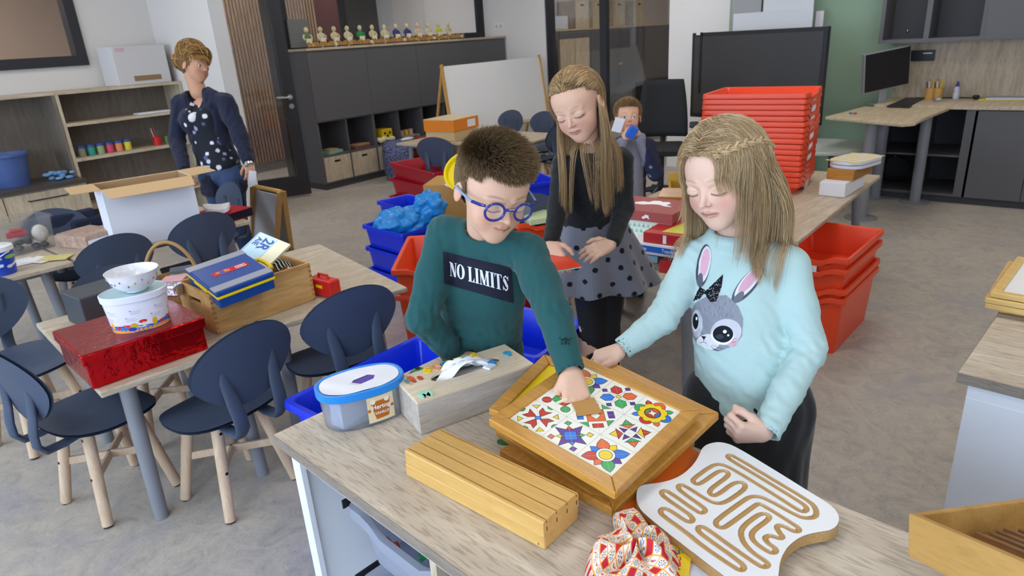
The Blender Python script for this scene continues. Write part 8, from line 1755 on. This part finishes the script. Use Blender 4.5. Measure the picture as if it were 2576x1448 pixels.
    t2 = thing('booklet', 'thin orange red booklet with green back, held by the girl in black', 'book', (0, 0, 0)); t2.matrix_world = Mb @ Matrix.Translation((-.01, 0, 0)); box1('cover', (0, Wb, 0, Hb, .004, .0055), mat('cover_orange', '#d9402a', .25, mottle=(12, '#e8583a', .7)), t2); box1('pages', (.001, Wb - .001, .001, Hb - .001, .001, .004), m_card_w, t2); box1('back_cover', (0, Wb, 0, Hb, 0, .001), mat('back_green', '#8ccfa8', .4), t2)
    return t
girl_black()
# ================================================================ THE WOMAN
def woman():
    t = thing('person', 'woman with pinned up auburn blonde hair in navy cardigan, floral blouse and blue jeans', 'person', (-5.08, 2.46, 0)); off = np.array(t.location)
    col = dict(skin='#c9977a', lip='#b0605a', brow='#7a5a40', blush='#c07a64', lash='#4a3628', iris='#4a3a2c')
    hd = Head((492, 170), 4.85, .245, 66, 2, -.02)
    nb = arr(PD(500, 232, 4.88)); sL, sR = arr(PD(455, 262, 4.92)), arr(PD(568, 258, 4.84)); ch = arr(PD(512, 300, 4.9)); wa = arr(PD(535, 375, 4.93)); hp = arr(PD(558, 440, 4.95))
    eL, wL = arr(PD(445, 352, 4.95)), arr(PD(465, 432, 4.80)); eR, wR = arr(PD(605, 345, 4.83)), arr(PD(626, 412, 4.80))
    parts = [head_mesh(hd, nb, .058, col, 'open', child=False, h=.003, smile=.03)]
    v = hand_vol(wR, nrm(camv((.15, -.95, .1))), camv((.6, .1, .8)), camv((-.7, 0, .6)), 1.0, [(30, 40, 25)] * 4, fore=wR - nrm(wR - eR) * .07, h=.003); V, Q = v.mesh(); parts.append((V, Q, skin_col(V, col)))
    v = hand_vol(wL, nrm(camv((.4, -.8, .2))), camv((-.6, .1, .8)), camv((.7, 0, .6)), 1.0, [(30, 40, 25)] * 4, fore=wL - nrm(wL - eL) * .07, h=.003); V, Q = v.mesh(); parts.append((V, Q, skin_col(V, col)))
    trunk(t, nb, hp, sL, sR, ((sL, eL, wL), (sR, eR, wR)), col, parts, sp=.09, lo=(-5.75, 1.95, 0), hi=(-4.5, 3.05, 1.62)); finish_body(t, parts)
    e = nrm(np.array([sR[0] - sL[0], sR[1] - sL[1], 0])); fr = nrm(np.cross(e, [0, 0, 1])); 
    v = Vol((-5.75, 1.95, .75), (-4.4, 3.05, 1.62), .007); Mx = dress(v, nb, sL, sR, ch, wa, hp + [0, 0, .06], .150, .108, .06); v.cap(ch + fr * .035 + e * .055, ch + fr * .035 - e * .055, .085, .085, .04)
    hv = nrm(hd.w(0, -.12, -.2) - nb); a_ = nb + fr * .12; v.cap(nb + hv * .03, ch + fr * .125 + [0, 0, .055], .07, .030, .01, True); v.cut(hp - [0, 0, .02], (0, 0, -1)); V, Q = v.mesh()
    rs = np.random.RandomState(3); C = np.tile(np.array(lin('#171a26')), (len(V), 1)); S0 = V[rs.choice(len(V), 190)]
    for i, q in enumerate(S0): C[((V - q) ** 2).sum(1) < rs.uniform(.008, .019) ** 2] = lin(['#c9c8dc', '#9a98b8', '#e4e3ee', '#5a5c80'][i % 4])
    cloth('blouse', V - off, Q, vmat('floral_blouse', .8), t, C)
    o = MB().sph(tuple(ch + fr * .088 + np.array([0, 0, .02]) - off), (.045, .05, .04), 12, 8).build('white_camisole', mat('camisole', '#dedee4', .8), t, smooth=True)
    v = Vol((-5.85, 1.85, .55), (-4.3, 3.15, 1.62), .007); dress(v, nb, sL, sR, ch - fr * .012, wa - fr * .015, hp - fr * .015, .172, .118, .068); v.cap(ch + fr * .03 + e * .07, ch + fr * .03 - e * .07, .09, .09, .04); v.ell(hp - [0, 0, .08], (.185, .125, .14), Mx, .04)
    v.limb([sL, eL, wL], [.068, .058, .042], .02); v.limb([sR, eR, wR], [.068, .058, .042], .02); F = folds(33, 30, .012); v.warp(lambda P: F(P))
    cf = nrm(camv((.25, 0, 1)))
    v.cap(nb + hv * .03, ch + fr * .14 + [0, 0, .03], .078, .055, .01, True); v.cap(ch + cf * .175 + e * .03, wa + cf * .165 + e * .04, .078, .082, .01, True); v.cap(wa + cf * .165 + e * .04, hp + cf * .17 + e * .04 - [0, 0, .3], .082, .12, .01, True)
    for w_, e_ in ((wL, eL), (wR, eR)): dn = nrm(w_ - e_); v.cutball(w_ - dn * .01, dn, .08)
    v.cut(hp - [0, 0, .14], (0, 0, -1)); V, Q = v.mesh(); cloth('cardigan', V - off, Q, mat('navy_knit', '#1b2036', .95, sheen=.1), t)
    v = Vol((-5.6, 2.1, 0), (-4.6, 2.95, 1.02), .008); v.ell(hp + [0, 0, .02], (.155, .115, .11), Mx, .02); legs_cloth(v, hp, e, .09, .098, .070, .052, .06, 1.1); F = folds(7, 30, .008, (1, 1, .5)); v.warp(lambda P: F(P)); v.cut((0, 0, .06), (0, 0, -1)); V, Q = v.mesh(); cloth('jeans', V - off, Q, mat('denim', '#2c3f63', .85, mottle=(6, '#4a6288', .7)), t); shoes(t, hp, e, .1, off, MATS['shoe_dark'], tuple(fr[:2] * .06), .13)
    bl = wa + (hp - wa) * .62; X_, Y_ = e * .148, fr * .113
    MB().tube([bl + X_ * math.cos(a) + Y_ * math.sin(a) * 1.02 - off for a in [2 * PI * k / 30 for k in range(30)]], .016, 8, flat=1, closed=True).build('belt', m_dot, t, smooth=True)
    o = MB().box(-.03, .03, -.022, .022, -.005, .005).build('buckle', m_steel, t, .003); o.matrix_local = frame_from(bl + fr * .13 - off - e * .0, e, (0, 0, 1))
    dn = nrm(wR - eR); c_ = wR - dn * .0; MB().cyl(c_ - dn * .008 - off, c_ + dn * .008 - off, .033, n=18).build('bracelet', m_steel, t, smooth=True); MB().sph(tuple(c_ + fr * .03 - off), (.016, .016, .016)).build('watch_face', m_alu, t, smooth=True)
    rs = np.random.RandomState(9); cols = ['#7a5428', '#a0743c', '#c2965a', '#8a6232', '#d8b070']
    def region(P): x, y, z = P.T; return np.where(y > .12, z > .25, np.where(y > -.12, z > -.05, z > -.30))
    Vs, Qs, Cs = scalp_shell(hd, region, '#6e5030', 1.03); hr = npmesh('hair', Vs - off, Qs, MATS['scalp_hair'], t, True, Cs); S_ = []
    for i in range(3600):
        cl = rs.randint(3); th = rs.uniform(0, 6.3); 
        if i < 1500: cc_, rr_ = hd.w(0, -.22, .50), .42
        elif i < 2500: cc_, rr_ = hd.w(0, -.45, .25), .36
        else: cc_, rr_ = hd.w(0, .02, .32), .42
        d0 = nrm(rs.normal(size=3)); ax_ = nrm(np.cross(d0, rs.normal(size=3) + hd.M[:, 2] * 1.0)); r_ = rr_ * hd.H * rs.uniform(.75, 1.04); arc = rs.uniform(.9, 1.9); pt = []
        for k in range(9): a = arc * k / 8; v_ = d0 * math.cos(a) + np.cross(ax_, d0) * math.sin(a); pt.append(cc_ + v_ * r_ * np.array([1, 1, .86]))
        pt = np.array(pt); l_ = hd.loc(pt)
        if ((l_[:, 1] > .26) & (l_[:, 2] < .30)).any() or ((l_[:, 2] < -.05) & (l_[:, 1] > -.1)).any(): continue
        S_.append(pt - off)
    S_ = np.array(S_); hair_mesh('hair_strands', S_, .0022, pal(rs, len(S_), cols), m_hair, hr, .4, 3)
    G = scalp_points(500, rs, lambda P: (P[:, 1] > .12) & (P[:, 2] > .24) & (P[:, 2] < .42)); Pw = hd.c + (G * hd.H) @ hd.M.T; k = np.linspace(0, 1, 6)[None, :, None]; S_ = Pw[:, None] + (hd.M @ np.array([0, .25, -.35]))[None, None] * k * .10 + (hd.M @ np.array([0, .5, .2]))[None, None] * np.sin(k * PI) * .025; hair_mesh('fringe', S_ - off, .0018, pal(rs, 500, cols), m_hair, hr, .3)
    o = MB().cbox((0, 0, 0), (.05, .004, .11)).build('held_paper', m_card_w, None); o.location = PD(634, 448, 4.79); o.rotation_euler = (.2, .3, .9); tag(o, 'folded white paper held low in the woman\'s hand', 'paper')
woman()
# ================================================================ THE SMALL BOY AND THE CHILD BEHIND THE TRAYS
def small(px_, t_, label, jumper, cols, yaw, pitch, ey, hands, loc, seedn, H=.2):
    hd = Head(px_, t_, H, yaw, pitch, ey); t = thing('person', label, 'person', loc); off = np.array(t.location); col = dict(skin='#d8a68a', lip='#b8695e', brow='#8a6a4a', blush='#cc8474', lash='#54402f', iris='#4c6478')
    dn = np.array([0, 0, -1.]); bk_ = -hd.M[:, 1] * np.array([1, 1, 0]); e = nrm(-hd.M[:, 0] * np.array([1, 1, 0])); nb = hd.c + dn * .13 + bk_ * .02; sL, sR = nb - e * .115 + dn * .04, nb + e * .115 + dn * .04; ch, wa, hp = nb + dn * .13, nb + dn * .28, nb + dn * .42; hp[2] = max(hp[2], .5)
    f_ = nrm(hd.M[:, 1] * np.array([1, 1, 0]))
    if hands: eL, eR = sL - e * .03 + dn * .16 + f_ * .05, sR + e * .04 + dn * .15 + f_ * .06; wL, wR = hd.w(.14, .55, -.62), hd.w(-.24, .50, -.52)
    else: eL, eR = sL + dn * .2, sR + dn * .2; wL, wR = eL + f_ * .15, eR + f_ * .15
    parts = [head_mesh(hd, nb, .036, col, 'open', h=.003)]
    for w_, e_, s_ in ((wL, eL, 1), (wR, eR, -1)): v = hand_vol(w_, nrm(hd.w(-s_ * .05 if hands else 0, .55, -.30) - w_) if hands else f_, f_ if hands else [0, 0, 1], e * s_, .75, [(60, 75, 45)] * 4, fore=w_ - nrm(w_ - e_) * .05, h=.0025); V, Q = v.mesh(); parts.append((V, Q, skin_col(V, col)))
    trunk(t, nb, hp, sL, sR, ((sL, eL, wL), (sR, eR, wR)), col, parts, lo=tuple(hd.c - [.4, .4, hd.c[2]]), hi=tuple(hd.c + [.4, .4, .05])); finish_body(t, parts)
    v = Vol(hd.c - [.42, .42, .7], hd.c + [.42, .42, 0], .006); Mx = dress(v, nb, sL, sR, ch, wa, hp, .112, .09, .045); v.limb([sL, eL, wL + (eL - wL) * .1], [.048, .044, .033], .015); v.limb([sR, eR, wR + (eR - wR) * .1], [.048, .044, .033], .015); F = folds(41, 45, .006); v.warp(lambda P: F(P)); v.cap(nb, hd.w(0, -.1, -.2), .038, .05, .004, True); V, Q = v.mesh(); rs = np.random.RandomState(seedn)
    C = np.tile(np.array(lin(jumper)), (len(V), 1))
    for q in V[rs.choice(len(V), 46)]: C[((V - q) ** 2).sum(1) < .009 ** 2] = lin('#8a8ea8')
    mid = np.abs((V - nb) @ e) < .085; C[mid & (((V - nb) @ f_) > .02)] = lin('#7d7b88' if hands else jumper)
    cloth('jumper', V - off, Q, vmat('jumper_knit', .9), t, C)
    v = Vol(hp - [.3, .3, hp[2]], hp + [.3, .3, .12], .008); v.ell(hp, (.1, .085, .08), Mx, .02); legs_cloth(v, hp, e, .06, .07, .055, .045); V, Q = v.mesh(); cloth('trousers', V - off, Q, mat('jeans_blue', '#2f4474', .85), t); shoes(t, hp, e, .06, off, MATS['shoe_dark'], tuple(f_[:2] * .05))
    def region(P): x, y, z = P.T; return np.where(y > .16, z > .27, np.where(y > -.1, z > .05, z > -.22))
    Vs, Qs, Cs = scalp_shell(hd, region, cols[0], 1.0); hr = npmesh('hair', Vs - off, Qs, MATS['scalp_hair'], t, True, Cs); G = scalp_points(6000, rs, region); N_ = (G - CR_C) / CR_R ** 2; N_ /= np.linalg.norm(N_, axis=1, keepdims=True)
    D = N_ * .45 + np.array([.3, .5, .0]) + rs.normal(size=G.shape) * .25; D /= np.linalg.norm(D, axis=1, keepdims=True); k = np.linspace(0, 1, 4)[None, :, None]; top = np.clip((G[:, 2] + .1) / .4, .25, 1); S_ = (hd.c + (G * hd.H) @ hd.M.T)[:, None] + (D @ hd.M.T)[:, None] * k * (.022 * top)[:, None, None] - off; hair_mesh('hair_strands', S_, .0011, pal(rs, len(G), cols), m_hair, hr, .3)
    return hd, off
hd, off = small((1580, 296), 3.85, 'small boy with blond hair and star patterned sleeves holding a blue toy to his mouth', '#252a44', ['#8a6f4c', '#b3946a', '#a5875c', '#c9ab7c'], -4, 8, .02, True, (-2.03, 3.55, 0), 3)
o = MB().cbox((0, 0, 0), (.05, .03, .07)).build('blue_toy', mat('toy_blue', '#1f60c8', .35), None, .006); o.location = hd.w(-.03, .68, -.46); o.rotation_euler = (.3, .5, .8); tag(o, 'bright blue plastic toy held at the small boy\'s mouth', 'toy')
o = MB().cbox((0, 0, 0), (.055, .006, .08)).build('white_card', m_card_w, None, .002); o.location = hd.w(.33, .55, -.25); o.rotation_euler = (.2, .3, .8); tag(o, 'white card held up beside the small boy\'s cheek', 'card')
small((1850, 262), 4.75, 'child with curly blond hair mostly hidden behind the tall stack of orange trays', '#5a5c68', ['#9a7e58', '#c0a078', '#b3946a', '#d0b48a'], 20, 10, 0, False, (-1.93, 4.98, 0), 6, .19)
